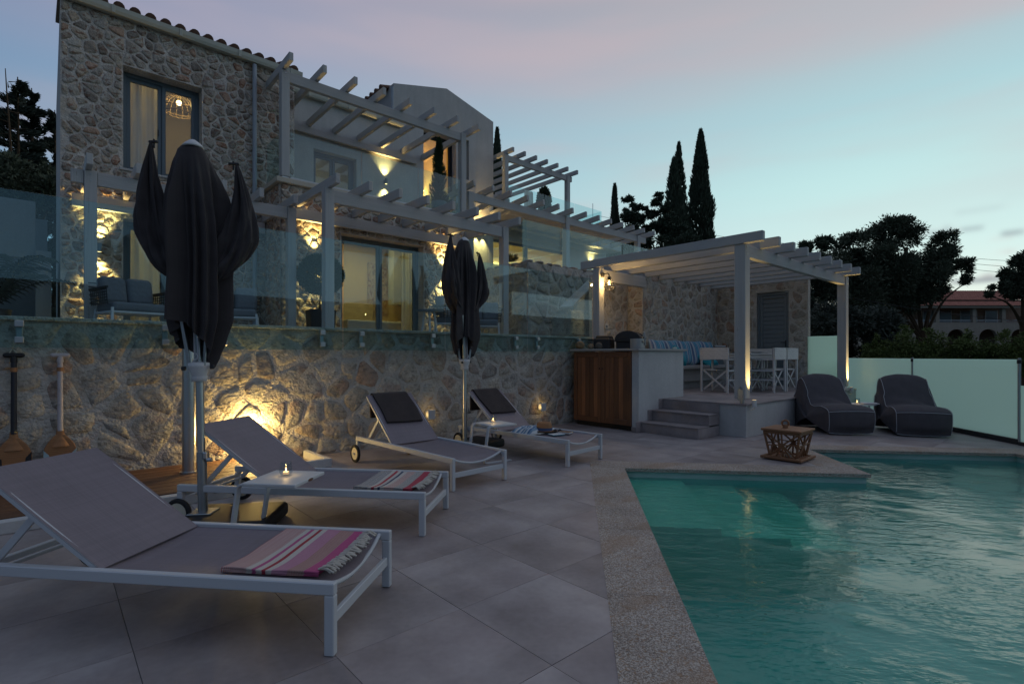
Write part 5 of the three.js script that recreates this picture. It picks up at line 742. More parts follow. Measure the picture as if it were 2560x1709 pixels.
{
  const t = thing('wooden_lantern', 'brown slatted timber lantern standing at the pool edge', 'lantern', [6.43, 0, -2.37], 0.0), H = 0.36;
  const wd = std({ map: T.brownWood, color: col(1.15, 1.0, 0.9), bumpMap: T.woodH, bumpScale: 0.0015, roughness: 0.6 });
  part(t, 'base', merge([box(0.46, 0.028, 0.035, 0, 0.03, 0.205), box(0.46, 0.028, 0.035, 0, 0.03, -0.205), box(0.035, 0.028, 0.375, 0.205, 0.03, 0), box(0.035, 0.028, 0.375, -0.205, 0.03, 0), box(0.40, 0.014, 0.38, 0, 0.022, 0), box(0.05, 0.02, 0.3, 0.13, 0.01, 0), box(0.05, 0.02, 0.3, -0.13, 0.01, 0)]), wd);
  part(t, 'top', box(0.44, 0.026, 0.44, 0, H - 0.013, 0, 0.005), wd);
  part(t, 'top_frame', merge([box(0.40, 0.03, 0.022, 0, H - 0.042, 0.19), box(0.40, 0.03, 0.022, 0, H - 0.042, -0.19), box(0.022, 0.03, 0.36, 0.19, H - 0.042, 0), box(0.022, 0.03, 0.36, -0.19, H - 0.042, 0)]), wd);
  const yb = 0.045, yt = H - 0.05, q = (s, v, y) => { const k = lerp(0.145, 0.19, (y - yb) / (yt - yb)); return s === 0 ? [v * k, y, k] : s === 1 ? [k, y, -v * k] : s === 2 ? [-v * k, y, -k] : [-k, y, v * k]; };
  for (let s = 0; s < 4; s++) {
    part(t, 'corner_post', bar(q(s, -1, yb), q(s, -1, yt), 0.022), wd);
    for (const [v0, y0, v1, y1] of [[-0.95, 0, 0, 0.5], [0, 0.5, 0.95, 1], [-0.95, 1, 0, 0.5], [0, 0.5, 0.95, 0], [0, 0, 0, 1], [-0.98, 0.45, 0.98, 0.55], [-0.5, 0, -0.02, 0.45], [0.5, 0, 0.02, 0.45]]) part(t, 'slat', bar(q(s, v0, lerp(yb, yt, y0)), q(s, v1, lerp(yb, yt, y1)), 0.012, 0.018, 0.002, [0.01, 0.02, 1]), wd);
  }
  part(t, 'handle', merge([new THREE.TorusGeometry(0.034, 0.011, 10, 22).rotateY(-1.25).translate(-0.02, H + 0.055, -0.02), cyl(0.03, 0.026, 0.04, -0.02, H + 0.018, -0.02, 18)]), wd);
  [[-0.02, 0.02, 0.06], [0.07, -0.02, 0.05]].forEach(([x, z, h], k) => single('pillar_candle', k ? 'shorter cream candle inside the timber lantern' : 'taller cream candle inside the timber lantern', 'candle', lathe([[0.0001, 0], [0.03, 0], [0.03, h], [0.024, h - 0.004], [0.0001, h - 0.006]], 20), std({ color: col(0.62, 0.56, 0.44), roughness: 0.6 }), [6.43 + x, 0.03, -2.37 + z]));
}
// ---------------------------------------------------------------- frosted glass fence
{
  const I0 = 5.45, r = rng(1), H1 = 1.15;
  const panel = (j0, j1, y0, y1, label, post0) => { const a = IJ(I0, j0), b = IJ(I0, j1), L = Math.hypot(b[0] - a[0], b[1] - a[1]), t = thing('frosted_glass_panel', label, 'glass fence', [(a[0] + b[0]) / 2, 0, (a[1] + b[1]) / 2], PYAW + Math.PI / 2, 'frosted glass fence by the pool'); part(t, 'pane', box(L - 0.03, y1 - y0, 0.010, 0, (y0 + y1) / 2, 0, 0.002), M.frosted); part(t, 'rail', box(L, 0.07, 0.06, 0, y0 - 0.01, 0), M.darkMetal); if (post0) part(t, 'post', cyl(0.018, 0.018, y1 - 0.02 - (y0 - 0.1), -L / 2, (y1 + y0) / 2 - 0.02, 0, 14), M.galv); part(t, 'clamp', cyl(0.026, 0.026, 0.05, -L / 2, y1 - 0.03, 0, 14), M.darkMetal); return t; };
  panel(4.34, 6.6, 0.05, H1, 'frosted glass fence panel next to the pergola uplight', true);
  panel(2.10, 4.33, 0.05, H1, 'wide frosted glass fence panel behind the bean bag by the pool', true);
  panel(-0.2, 2.09, 0.02, 0.80, 'lower frosted glass fence panel beside the pool', true);
  const t = thing('frosted_glass_panel', 'frosted glass screen between the stone store and pergola post', 'glass screen', [12.5, 0, -3.88], Math.PI / 2); part(t, 'pane', box(0.64, 0.92, 0.01, 0, 1.165, 0, 0.002), M.frosted); part(t, 'sill', boxUV(box(0.74, 0.19, 0.12, 0, PLAT + 0.1, 0)), M.doorGrey);
}

// ---------------------------------------------------------------- the villa
const F1 = 1.51, F2 = 4.65, ZM = -11.45, ZB = -10.5, ZR = -12.7;
const villa = thing('stone_villa', 'stone and white render villa with lit windows on the slope', 'house', [0, 0, 0]);
{
  const wallBox = (x0, x1, y0, y1, z0, z1, name = 'render_wall', m = M.plaster) => part(villa, name, boxUV(new THREE.BoxGeometry(x1 - x0, y1 - y0, z1 - z0).translate((x0 + x1) / 2, (y0 + y1) / 2, (z0 + z1) / 2)), m);
  stoneFace(villa, { w: 3.8, h: 5.74, holes: [[0.84, 3.01, 2.06, 4.84], [0.84, 0, 2.14, 2.13]], sx: 0.205, sy: 0.125, gap: 0.02, hgt: 0.02, rough: 0.35, skin: 0.018, seed: 611, mats: HST, own: 195, thick: 0.4, mortar: M.mortarPale, pos: [0.16, F1, ZM], name: 'main_wall' });
  stoneFace(villa, { w: 4.43, h: 3.05, holes: [[1.22, 0, 3.23, 2.26]], sx: 0.205, sy: 0.13, gap: 0.02, hgt: 0.02, rough: 0.35, skin: 0.018, seed: 617, mats: HST, own: 85, thick: 0.4, mortar: M.mortarPale, pos: [3.37, F1, ZB], name: 'bay_wall' });
  stoneFace(villa, { w: 0.95, h: 3.05, sx: 0.205, sy: 0.13, gap: 0.02, hgt: 0.02, rough: 0.3, skin: 0.018, seed: 619, mats: HST, own: 20, thick: 0.02, mortar: M.mortarPale, pos: [3.365, F1, ZM], rot: [0, -Math.PI / 2, 0], name: 'bay_side_wall' });
  wallBox(0.16, 0.5, F1, 7.25, -17, ZM - 0.41, 'side_wall'); wallBox(3.6, 3.955, F2, 7.25, -17, ZM - 0.41, 'side_wall');
  part(villa, 'balcony_slab', boxUV(box(4.6, 0.10, 2.3, 5.57, F2 - 0.05, -11.56, 0.01)), std({ map: T.plaster, color: col(0.95, 0.88, 0.74), roughness: 0.9 }));
  // render walls with openings
  const shapeWall = (name, pts, holes, z, th = 0.3, m = M.plaster) => { const s = new THREE.Shape(pts.map((p) => new THREE.Vector2(...p))); for (const [x0, y0, x1, y1] of holes) s.holes.push(new THREE.Path([[x0, y0], [x0, y1], [x1, y1], [x1, y0]].map((p) => new THREE.Vector2(...p)))); return part(villa, name, boxUV(new THREE.ExtrudeGeometry(s, { depth: th, bevelEnabled: false }).translate(0, 0, z - th)), m); };
  shapeWall('recess_wall', [[3.96, F2], [7.03, F2], [7.03, 7.55], [3.96, 7.55]], [[4.85, F2 + 0.02, 5.96, 6.27]], ZR);
  shapeWall('gable_wall', [[7.031, 2.6], [10.56, 2.6], [10.56, 8.62], [8.78, 9.07], [7.031, 8.62]], [[7.98, F2 + 0.1, 9.11, 7.65], [9.45, 6.55, 9.6, 7.76]], ZR - 0.003);
  wallBox(9.40, 9.65, 6.5, 7.8, ZR - 0.22, ZR - 0.14, 'niche_back');
  wallBox(10.3, 10.555, 2.6, 8.6, -19, ZR - 0.31, 'side_wall'); wallBox(7.035, 7.3, 7.5, 8.6, -19, ZR - 0.31, 'side_wall');
  // roofs
  const roof = (x0, x1, y0, z0, y1, z1, n, name) => { const L = Math.hypot(y1 - y0, z1 - z0), a = Math.atan2(y1 - y0, -(z1 - z0)); const m = part(villa, name, boxUV(box(x1 - x0, 0.06, L, 0, 0, 0)), M.roofGrey, [(x0 + x1) / 2, (y0 + y1) / 2, (z0 + z1) / 2], [a, 0, 0]); const g = new THREE.CylinderGeometry(0.085, 0.10, L, 10, 1, false, -Math.PI / 2, Math.PI).rotateX(Math.PI / 2).rotateZ(0); const g2 = boxUV(new THREE.CylinderGeometry(0.085, 0.085, L, 12, 1).rotateX(Math.PI / 2)); for (let k = 0; k < n; k++) part(m, 'roof_tile', g2, M.roofGrey, [-(x1 - x0) / 2 + (k + 0.5) * (x1 - x0) / n, 0.03, 0.02]); return m; };
  roof(0.13, 4.05, 7.285, -11.40, 8.55, -15.2, 17, 'main_roof'); roof(4.1, 7.0, 7.58, -12.66, 8.5, -15.6, 12, 'recess_roof');
  const slope = (x0, y0, x1, y1, name) => { const L = Math.hypot(x1 - x0, y1 - y0); const m = part(villa, name, boxUV(box(L, 0.05, 5.9, 0, 0, 0)), M.roofGrey, [(x0 + x1) / 2, (y0 + y1) / 2, ZR - 3.2], [0, 0, Math.atan2(y1 - y0, x1 - x0)]); const g2 = boxUV(new THREE.CylinderGeometry(0.09, 0.075, L, 10, 1).rotateZ(Math.PI / 2)); for (let k = 0; k < 20; k++) part(m, 'roof_tile', g2, M.roofGrey, [0, 0.02, 2.8 - k * 0.29]); };
  slope(6.85, 8.56, 8.78, 9.05, 'gable_roof'); slope(10.62, 8.58, 8.80, 9.05, 'gable_roof');
  // gutters and down pipes
  const gut = (x0, x1, y, z) => { const s = new THREE.Shape([[0, 0], [-0.105, 0.0], [-0.125, 0.05], [-0.13, 0.125], [-0.115, 0.125], [-0.10, 0.015], [-0.012, 0.012], [-0.012, 0.125], [0, 0.125]].map((p) => new THREE.Vector2(...p))); const g = part(villa, 'gutter', boxUV(new THREE.ExtrudeGeometry(s, { depth: x1 - x0, bevelEnabled: false }).rotateY(Math.PI / 2).translate(x0, y, z)), M.gutterD ??= (() => { const m = M.gutter.clone(); m.side = THREE.DoubleSide; return m; })()); for (let x = x0 + 0.7; x < x1; x += 1.0) part(g, 'gutter_joint', box(0.05, 0.135, 0.15, x, y + 0.06, z + 0.066, 0.003), M.gutter); };
  gut(0.15, 4.08, 7.14, ZM + 0.03); gut(4.0, 7.25, 7.44, ZR + 0.03);
  part(villa, 'down_pipe', cyl(0.042, 0.042, 5.6, 3.14, F1 + 2.8, ZM + 0.09, 16), std({ color: col(0.30, 0.335, 0.37), roughness: 0.5 }));
  part(villa, 'down_pipe', cyl(0.04, 0.04, 0.6, 6.95, 8.15, ZR + 0.08, 14), std({ color: col(0.30, 0.335, 0.37), roughness: 0.5 }));
  // rooms: hollow shells behind the openings
  const roomM = std({ color: col(0.62, 0.47, 0.25), roughness: 0.95 }), roomPale = std({ color: col(0.6, 0.57, 0.52), roughness: 0.95 });
  const room = (x0, x1, y0, y1, z0, z1, m) => { const t = 0.08, X = (x0 + x1) / 2, Y = (y0 + y1) / 2, Z = (z0 + z1) / 2, w = x1 - x0, h = y1 - y0, d = z0 - z1; part(villa, 'room', merge([box(w + 2 * t, h + 2 * t, t, X, Y, z1 - t / 2, 0), box(t, h + 2 * t, d, x0 - t / 2, Y, Z, 0), box(t, h + 2 * t, d, x1 + t / 2, Y, Z, 0), box(w, t, d, X, y1 + t / 2, Z, 0), box(w, t, d, X, y0 - t / 2, Z, 0)]), m); };
  room(0.55, 3.5, F1 + 0.02, 4.2, ZM - 0.405, -14.6, roomM); room(0.55, 3.5, 4.42, 7.0, ZM - 0.405, -14.6, roomPale);
  room(3.85, 7.35, F1 + 0.02, 4.3, ZB - 0.405, -13.6, roomM); room(4.1, 6.9, F2 + 0.02, 7.2, ZR - 0.305, -15.3, roomPale); room(7.4, 10.2, F2 + 0.05, 8.2, ZR - 0.31, -16.2, roomM);
  // windows and doors: frame, mullions, panes
  const win = (name, x0, x1, y0, y1, z, splits, fr = 0.07, m = M.frameGrey, sash = true) => {
    const W = x1 - x0, H = y1 - y0, X = (x0 + x1) / 2, f = part(villa, name, merge([box(fr, H, 0.08, x0 + fr / 2, (y0 + y1) / 2, z), box(fr, H, 0.08, x1 - fr / 2, (y0 + y1) / 2, z), box(W - 2 * fr, fr, 0.08, X, y1 - fr / 2, z), box(W - 2 * fr, fr, 0.08, X, y0 + fr / 2, z)]), m);
    const n = splits, sw = (W - 2 * fr) / n; for (let k = 0; k < n; k++) { const a = x0 + fr + k * sw, b = a + sw, s = 0.062, zz = z - 0.02 + (k % 2) * 0.03; part(f, 'sash', merge([box(s, H - 2 * fr, 0.05, a + s / 2, (y0 + y1) / 2, zz, 0.004), box(s, H - 2 * fr, 0.05, b - s / 2, (y0 + y1) / 2, zz, 0.004), box(sw - 2 * s, s, 0.05, (a + b) / 2, y1 - fr - s / 2, zz, 0.004), box(sw - 2 * s, s, 0.05, (a + b) / 2, y0 + fr + s / 2, zz, 0.004)]), m); part(f, 'pane', box(sw - 2 * s, H - 2 * fr - 2 * s, 0.006, (a + b) / 2, (y0 + y1) / 2, zz, 0.0005), M.windowPane ??= (() => { const c = M.window.clone(); return c; })()); }
    if (sash) part(f, 'handle', bar([X - 0.06, (y0 + y1) / 2, z + 0.05], [X - 0.06, (y0 + y1) / 2 - 0.12, z + 0.055], 0.018), M.black); return f;
  };
  win('upper_window', 1.0, 2.22, 4.52, 6.35, ZM - 0.30, 2); win('terrace_door', 1.0, 2.30, F1 + 0.01, 3.64, ZM - 0.30, 2);
  win('bay_door', 4.59, 6.60, F1 + 0.01, 3.77, ZB - 0.28, 2, 0.08); win('balcony_door', 4.85, 5.96, F2 + 0.02, 6.27, ZR - 0.22, 2); win('gable_window', 7.98, 9.11, F2 + 0.1, 7.65, ZR - 0.24, 1, 0.05, M.black, false);
  part(villa, 'window_sill', boxUV(box(1.34, 0.04, 0.46, 1.61, 4.50, ZM - 0.19)), M.plaster);
  // light sources inside the rooms
  const strip = (x0, y0, z0, x1, y1, z1, k = 3) => part(villa, 'led_strip', bar([x0, y0, z0], [x1, y1, z1], 0.03), warmGlow(k));
  const G = villa;
  part(villa, 'ceiling_lamp', box(0.5, 0.02, 0.5, 2.0, 4.17, -12.9), warmGlow(1.2)); area(G, [2.0, 4.14, -12.9], [2.0, 0, -12.9], 0.5, 0.5, 20, WARM);
  part(villa, 'ceiling_lamp', box(0.5, 0.02, 0.5, 6.2, 4.27, -12.3), warmGlow(1.2)); area(G, [6.2, 4.24, -12.3], [6.2, 0, -12.3], 0.5, 0.5, 26, WARM);
  part(villa, 'ceiling_lamp', box(0.4, 0.02, 0.4, 5.2, 7.17, -14.2), warmGlow(1)); area(G, [5.2, 7.14, -14.2], [5.2, 0, -14.2], 0.4, 0.4, 9, WARM);
  strip(7.46, 7.15, -16.1, 10.15, 7.15, -16.1, 5); strip(7.44, 7.15, -13.2, 7.44, 7.15, -16.1, 5); area(G, [8.8, 7.25, -15.9], [8.8, 8.2, -15.6], 2.6, 0.1, 26, WARM); area(G, [8.8, 7.10, -15.9], [8.8, 4.6, -16.1], 2.6, 0.1, 16, WARM); area(G, [7.55, 7.2, -14.6], [7.41, 4.6, -14.6], 0.1, 2.4, 16, WARM);
}
// interior things that show through the glass
function curtain(x0, x1, y0, y1, z, label, seed, m) { const r = rng(seed), p = r() * 6; return single('curtain', label, 'curtain', sheet((u, v) => [lerp(x0, x1, u), lerp(y0, y1, v), z + 0.035 * Math.sin(u * (x1 - x0) * 34 + p + 0.6 * Math.sin(v * 3)) + 0.015 * Math.sin(u * 41)], 90, 6), m ?? (M.sheer ??= phy({ color: col(0.78, 0.76, 0.70), transmission: 0.45, thickness: 0, roughness: 0.95, side: THREE.DoubleSide }))); }
curtain(0.95, 1.62, 4.5, 6.75, ZM - 0.55, 'sheer pale curtain inside the upper stone wall window', 1);
curtain(0.95, 1.75, F1 + 0.02, 4.0, ZM - 0.6, 'cream curtain inside the lower terrace door', 2);
curtain(6.38, 6.75, F1 + 0.02, 4.0, ZB - 0.62, 'cream curtain inside the big bay door', 3);
{
  const t = thing('pendant_lamp', 'woven dome pendant lamp glowing in the upper window', 'lamp', [2.02, 6.98, -12.55]);
  part(t, 'cord', cyl(0.006, 0.006, 0.42, 0, -0.21, 0, 6), M.black); const ribs = []; for (let k = 0; k < 16; k++) { const a = k / 16 * 6.283; ribs.push(tube([[0.05 * Math.cos(a), -0.40, 0.05 * Math.sin(a)], [0.22 * Math.cos(a), -0.52, 0.22 * Math.sin(a)], [0.30 * Math.cos(a), -0.72, 0.30 * Math.sin(a)], [0.24 * Math.cos(a), -0.80, 0.24 * Math.sin(a)]], 0.006, 12, 5)); } for (const [rr, y] of [[0.3, -0.72], [0.22, -0.52], [0.24, -0.8]]) ribs.push(new THREE.TorusGeometry(rr, 0.008, 6, 32).rotateX(Math.PI / 2).translate(0, y, 0)); part(t, 'shade', merge(ribs), std({ color: col(0.22, 0.16, 0.10), roughness: 0.8 }));
  part(t, 'bulb', new THREE.SphereGeometry(0.05, 16, 12).translate(0, -0.58, 0), std({ color: col(0, 0, 0), emissive: col(1, 0.68, 0.28), emissiveIntensity: 8 })); point(t, [0, -0.58, 0], 0.9, WARM, 2.4);
  const b = thing('headboard', 'padded cream headboard seen through the bay door', 'headboard', [6.0, F1 + 0.03, -13.45]); part(b, 'panel', new RoundedBoxGeometry(1.6, 1.1, 0.1, 3, 0.03).translate(0, 0.55, 0), std({ map: T.cloth, color: col(0.5, 0.4, 0.25), roughness: 1 })); part(b, 'mattress', new RoundedBoxGeometry(1.5, 0.5, 1.7, 3, 0.06).translate(0, 0.27, 0.92), M.white);
  const wd = thing('wardrobe', 'white wardrobe seen through the bay door', 'wardrobe', [4.6, F1 + 0.03, -13.3]); part(wd, 'body', box(1.3, 2.2, 0.5, 0, 1.1, 0), M.white); for (const s of [-1, 1]) part(wd, 'door', box(0.62, 2.1, 0.03, s * 0.32, 1.1, 0.27), M.white);
  const pt = thing('wall_panel', 'patterned golden panel on the bedroom wall behind the bay door', 'wall panel', [7.0, F1 + 0.9, -13.56]); part(pt, 'panel', box(0.6, 1.4, 0.04, 0, 0.7, 0), std({ map: T.stoneB, color: col(1.1, 0.9, 0.6), roughness: 0.9 }));
}
// up and down wall lights
function sconce(x, y, z, k, label) {
  const t = thing('wall_sconce', label, 'lamp', [x, y, z]);
  part(t, 'body', cyl(0.036, 0.036, 0.15, 0, 0, 0.105, 18, true), M.doorGrey); part(t, 'bracket', box(0.04, 0.08, 0.07, 0, 0, 0.035), M.doorGrey);
  for (const s of [-1, 1]) { part(t, 'lens', cyl(0.031, 0.031, 0.004, 0, s * 0.07, 0.105, 18), warmGlow(4)); spot(t, [0, s * 0.085, 0.105], [0, s * 1.5, -0.08], 9 * k, 0.70, 1, WARM, 0.9); }
}
sconce(0.66, 3.05, ZM + 0.02, 1.3, 'up and down wall light beside the terrace door of the stone block');
sconce(4.0, 3.18, ZB + 0.02, 1.1, 'up and down wall light above the clipped ball tree');
sconce(7.12, 3.2, ZB + 0.02, 1.1, 'up and down wall light on the stone bay past the big door');
sconce(6.75, 5.86, ZR, 0.9, 'up and down wall light on the white balcony wall');
sconce(9.85, 5.02, ZR, 0.7, 'up and down wall light, first of the pair under the gable');
sconce(10.12, 5.02, ZR, 0.7, 'up and down wall light, second of the pair under the gable');

// ---------------------------------------------------------------- living room wing to the right of the gable
{
  const t = thing('living_room_wing', 'low white wing with a glowing cove lit living room', 'house wing', [0, 0, 0]), z = -13.4, top = 5.5;
  const s = new THREE.Shape([[10.6, 3.15], [17.2, 3.15], [17.2, top], [10.6, top]].map((p) => new THREE.Vector2(...p))); s.holes.push(new THREE.Path([[10.9, 3.17], [10.9, 5.15], [14.9, 5.15], [14.9, 3.17]].map((p) => new THREE.Vector2(...p))));
  part(t, 'front_wall', boxUV(new THREE.ExtrudeGeometry(s, { depth: 0.25, bevelEnabled: false }).translate(0, 0, z - 0.25)), M.plasterWhite);
  part(t, 'roof_slab', boxUV(box(7.4, 0.22, 6.6, 13.98, top + 0.11, z - 2.9)), M.plaster);
  part(t, 'room', merge([box(6.6, 2.4, 0.08, 13.9, 4.3, -18.6), box(0.08, 2.4, 4.9, 10.7, 4.3, -16.1), box(0.08, 2.4, 4.9, 17.1, 4.3, -16.1), box(6.6, 0.08, 4.9, 13.9, 3.16, -16.1), box(6.6, 0.06, 4.9, 13.9, 5.45, -16.1)]), std({ color: col(0.62, 0.53, 0.36), roughness: 0.95 }));
  part(t, 'window_frame', merge([box(4.0, 0.09, 0.08, 12.9, 5.105, z - 0.15), box(0.07, 1.9, 0.08, 10.94, 4.12, z - 0.15), box(0.07, 1.9, 0.08, 14.86, 4.12, z - 0.15), box(0.16, 1.9, 0.08, 12.75, 4.12, z - 0.15)]), M.frameGrey);
  for (const [a, b] of [[10.98, 12.67], [12.83, 14.82]]) part(t, 'pane', box(b - a, 1.86, 0.006, (a + b) / 2, 4.12, z - 0.16, 0.0005), M.window);
  part(t, 'cove_strip', merge([box(6.2, 0.03, 0.03, 13.9, 5.18, -18.4), box(0.03, 0.03, 4.6, 10.85, 5.18, -16.1)]), warmGlow(5));
  part(t, 'ceiling_beam', merge([0, 1, 2, 3].map((k) => box(0.07, 0.05, 4.6, 11.8 + k * 1.3, 5.40, -16.1))), M.white);
  area(t, [13.9, 5.22, -18.3], [13.9, 5.45, -17.9], 6.2, 0.12, 34, WARM); area(t, [13.9, 5.15, -18.2], [13.9, 3, -18.6], 6.2, 0.12, 14, WARM); area(t, [11.0, 5.2, -16.1], [11.5, 5.45, -16.1], 0.12, 4.6, 22, WARM);
  part(t, 'inner_door', box(1.0, 1.9, 0.04, 15.2, 4.15, -18.52), M.doorGrey);
}
sconce(16.2, 4.72, -13.4, 0.8, 'up and down wall light beside the living room windows');

// ---------------------------------------------------------------- house pergolas
function pergola(label, posts, beam, ledger, rafters, w, seed) {
  const t = thing('timber_pergola', label, 'pergola', [0, 0, 0]), r = rng(seed);
  posts.forEach(([x, y0, y1, z]) => { beamPiece(t, 'post', [x, y0 + 0.03, z], [x, y1, z], w, w, r); part(t, 'post_shoe', box(w * 0.8, 0.03, w * 0.8, x, y0 + 0.014, z), M.galv); for (const q of [0.06, 0.15]) part(t, 'bolt', cyl(0.012, 0.012, 0.01, 0, 0, 0, 8).rotateX(Math.PI / 2).translate(x, y1 - q, z + w / 2 + 0.004), M.galv); });
  const xs = posts.map((p) => p[0]).sort((a, b) => a - b), [bx0, bx1, by0, by1, bz] = beam;
  for (let k = 0; k < xs.length - 1; k++) beamPiece(t, 'beam', [xs[k] + w / 2 + 0.002, (by0 + by1) / 2, bz], [xs[k + 1] - w / 2 - 0.002, (by0 + by1) / 2, bz], 0.10, by1 - by0, r);
  if (bx0 < xs[0] - w / 2) beamPiece(t, 'beam_end', [bx0, (by0 + by1) / 2, bz], [xs[0] - w / 2 - 0.002, (by0 + by1) / 2, bz], 0.10, by1 - by0, r);
  if (bx1 > xs[xs.length - 1] + w / 2) beamPiece(t, 'beam_end', [xs[xs.length - 1] + w / 2 + 0.002, (by0 + by1) / 2, bz], [bx1, (by0 + by1) / 2, bz], 0.10, by1 - by0, r);
  if (ledger) { const [lx0, lx1, ly0, ly1, lz] = ledger; beamPiece(t, 'ledger', [lx0, (ly0 + ly1) / 2, lz], [lx1, (ly0 + ly1) / 2, lz], 0.08, ly1 - ly0, r); }
  const [rx0, rx1, n, ry, rh, rz0, ryb, rz1] = rafters; for (let k = 0; k < n; k++) { const x = lerp(rx0, rx1, k / (n - 1)), sl = (ryb - ry) / (rz1 - bz), y0 = ry + (rz0 - bz) * sl; beamPiece(t, 'rafter', [x, y0 + rh / 2 + 0.003, rz0], [x, ryb + rh / 2 + 0.003, rz1], 0.08, rh, r); }
  return t;
}
pergola('pale timber pergola before the terrace door of the stone block', [[0.475, F1, 3.925, -9.9], [3.36, F1, 3.925, -9.9]], [0.25, 3.44, 3.72, 3.92, -9.9], [0.3, 3.33, 3.70, 3.92, ZM + 0.09], [0.45, 3.33, 6, 3.93, 0.16, -9.55, 3.93, ZM + 0.02], 0.15, 41);
pergola('pale timber pergola before the big door of the stone bay', [[3.65, F1, 4.105, -8.9], [7.71, F1, 4.105, -8.9]], [3.57, 7.79, 3.87, 4.10, -8.9], [3.5, 7.75, 3.87, 4.09, ZB + 0.09], [3.66, 7.84, 8, 4.11, 0.17, -8.5, 4.11, ZB + 0.02], 0.165, 43);
pergola('pale timber pergola over the balcony of the villa', [[3.44, F2, 6.735, -10.5], [7.72, F2, 6.735, -10.5]], [3.36, 7.80, 6.53, 6.73, -10.5], [4.0, 7.7, 6.55, 6.74, ZR + 0.06], [3.42, 7.92, 8, 6.74, 0.16, -10.05, 6.72, ZR + 0.02], 0.155, 47);
pergola('long pale timber pergola over the living room terrace', [[8.63, 3.2, 5.685, -11.4], [12.55, 3.2, 5.685, -11.4], [16.5, 3.2, 5.685, -11.4]], [8.53, 17.0, 5.46, 5.68, -11.4], [10.7, 17.0, 5.30, 5.50, -13.31], [8.5, 17.03, 14, 5.69, 0.17, -11.0, 5.52, -13.36], 0.175, 53);
pergola('small pale timber pergola on the roof terrace beside the gable', [[10.72, 5.72, 7.505, -12.3], [13.6, 5.72, 7.505, -12.3]], [10.64, 13.8, 7.32, 7.50, -12.3], [10.64, 13.8, 7.30, 7.48, -15.6], [10.75, 13.75, 7, 7.51, 0.14, -11.95, 7.51, -15.8], 0.15, 59);

// ---------------------------------------------------------------- terrace walls, clear glass balustrades
{
  const t = thing('side_retaining_wall', 'rough stone retaining wall at the end of the lower terrace', 'wall', [0, 0, 0]), top = 3.36;
  stoneFace(t, { w: 5.2, h: top - F1, sx: 0.34, sy: 0.24, gap: 0.03, hgt: 0.024, rough: 0.22, skin: 0.018, seed: 711, mats: RUB, own: 90, thick: 0.4, pos: [8.2, F1, -8.62], name: 'front_face' });
  stoneFace(t, { w: 3.3, h: top - F1, sx: 0.34, sy: 0.24, gap: 0.03, hgt: 0.024, rough: 0.22, skin: 0.018, seed: 713, mats: RUB, own: 60, thick: 0.4, pos: [8.197, F1, -11.93], rot: [0, -Math.PI / 2, 0], name: 'side_face' });
  const r = rng(8); for (let k = 0; k < 26; k++) { const side = k > 15, u = side ? k - 16 : k, g = new THREE.IcosahedronGeometry(0.105, 1), p = g.attributes.position; for (let i = 0; i < p.count; i++) { const f = 0.8 + 0.4 * fbm(p.getX(i) * 2 + 0.5 + k * 0.1, p.getY(i) * 2 + 0.5, 4, 4, 2, k); p.setXYZ(i, p.getX(i) * f * 1.5, p.getY(i) * f * 0.42, p.getZ(i) * f); } g.computeVertexNormals(); part(t, 'coping_stone', boxUV(g), pickStone(RUB, r), side ? [8.3, top + 0.0, -8.8 - u * 0.32] : [8.32 + u * 0.31, top + 0.0 + 0.03 * r(), -8.72], [0, r() * 3, 0]); }
  struct('living_terrace', boxUV(box(10.4, 0.25, 4.6, 13.45, 3.075, -11.1)), M.plaster);
  const bl = thing('boulder_pillar', 'big rough stone block at the end of the terrace wall', 'stone', [7.42, TERR, -6.62]); { const g = new RoundedBoxGeometry(0.56, 0.52, 0.5, 5, 0.07), p = g.attributes.position; for (let i = 0; i < p.count; i++) { const f = 1 + 0.16 * (fbm(p.getX(i) * 1.3 + 2, p.getY(i) * 1.3 + p.getZ(i) + 3, 64, 64, 4, 5) - 0.5); p.setXYZ(i, p.getX(i) * f, p.getY(i) * f, p.getZ(i) * f); } g.translate(0, 0.25, 0); g.computeVertexNormals(); part(bl, 'block', boxUV(g), RUB[3]); }
  const sp = thing('stair_parapet', 'sloping stone stair parapet rising beside the rough block', 'parapet', [0, 0, 0]); part(sp, 'parapet', boxUV(at(box(1.1, 0.7, 0.3, 0, 0, 0, 0.03), 8.72, 2.22, -7.3, 0, 0.0, 0.62)), M.mortar); part(sp, 'coping', boxUV(at(box(1.15, 0.06, 0.36, 0, 0.38, 0, 0.01), 8.72, 2.22, -7.3, 0, 0, 0.62)), M.mortarPale);
}
function glassPanel(label, a, b, y0, y1, group, clamps = [], cap = false) { // a,b = [x,z]
  const L = Math.hypot(b[0] - a[0], b[1] - a[1]), t = thing('glass_balustrade', label, 'glass balustrade', [(a[0] + b[0]) / 2, 0, (a[1] + b[1]) / 2], -Math.atan2(b[1] - a[1], b[0] - a[0]), group);
  part(t, 'pane', box(L - 0.012, y1 - y0, 0.012, 0, (y0 + y1) / 2, 0, 0.0015), M.glass);
  for (const x of clamps) { const lx = x - (a[0] + b[0]) / 2; part(t, 'clamp', merge([box(0.06, 0.055, 0.024, lx, 1.475, 0.018), box(0.06, 0.055, 0.024, lx, 1.335, 0.018), box(0.045, 0.20, 0.05, lx, 1.405, -0.035), box(0.028, 0.028, 0.05, lx, 1.475, -0.02), box(0.028, 0.028, 0.05, lx, 1.335, -0.02)]), M.galv); }
  if (cap) part(t, 'rail_shoe', box(L, 0.05, 0.05, 0, y0 + 0.01, 0), M.alu); return t;
}
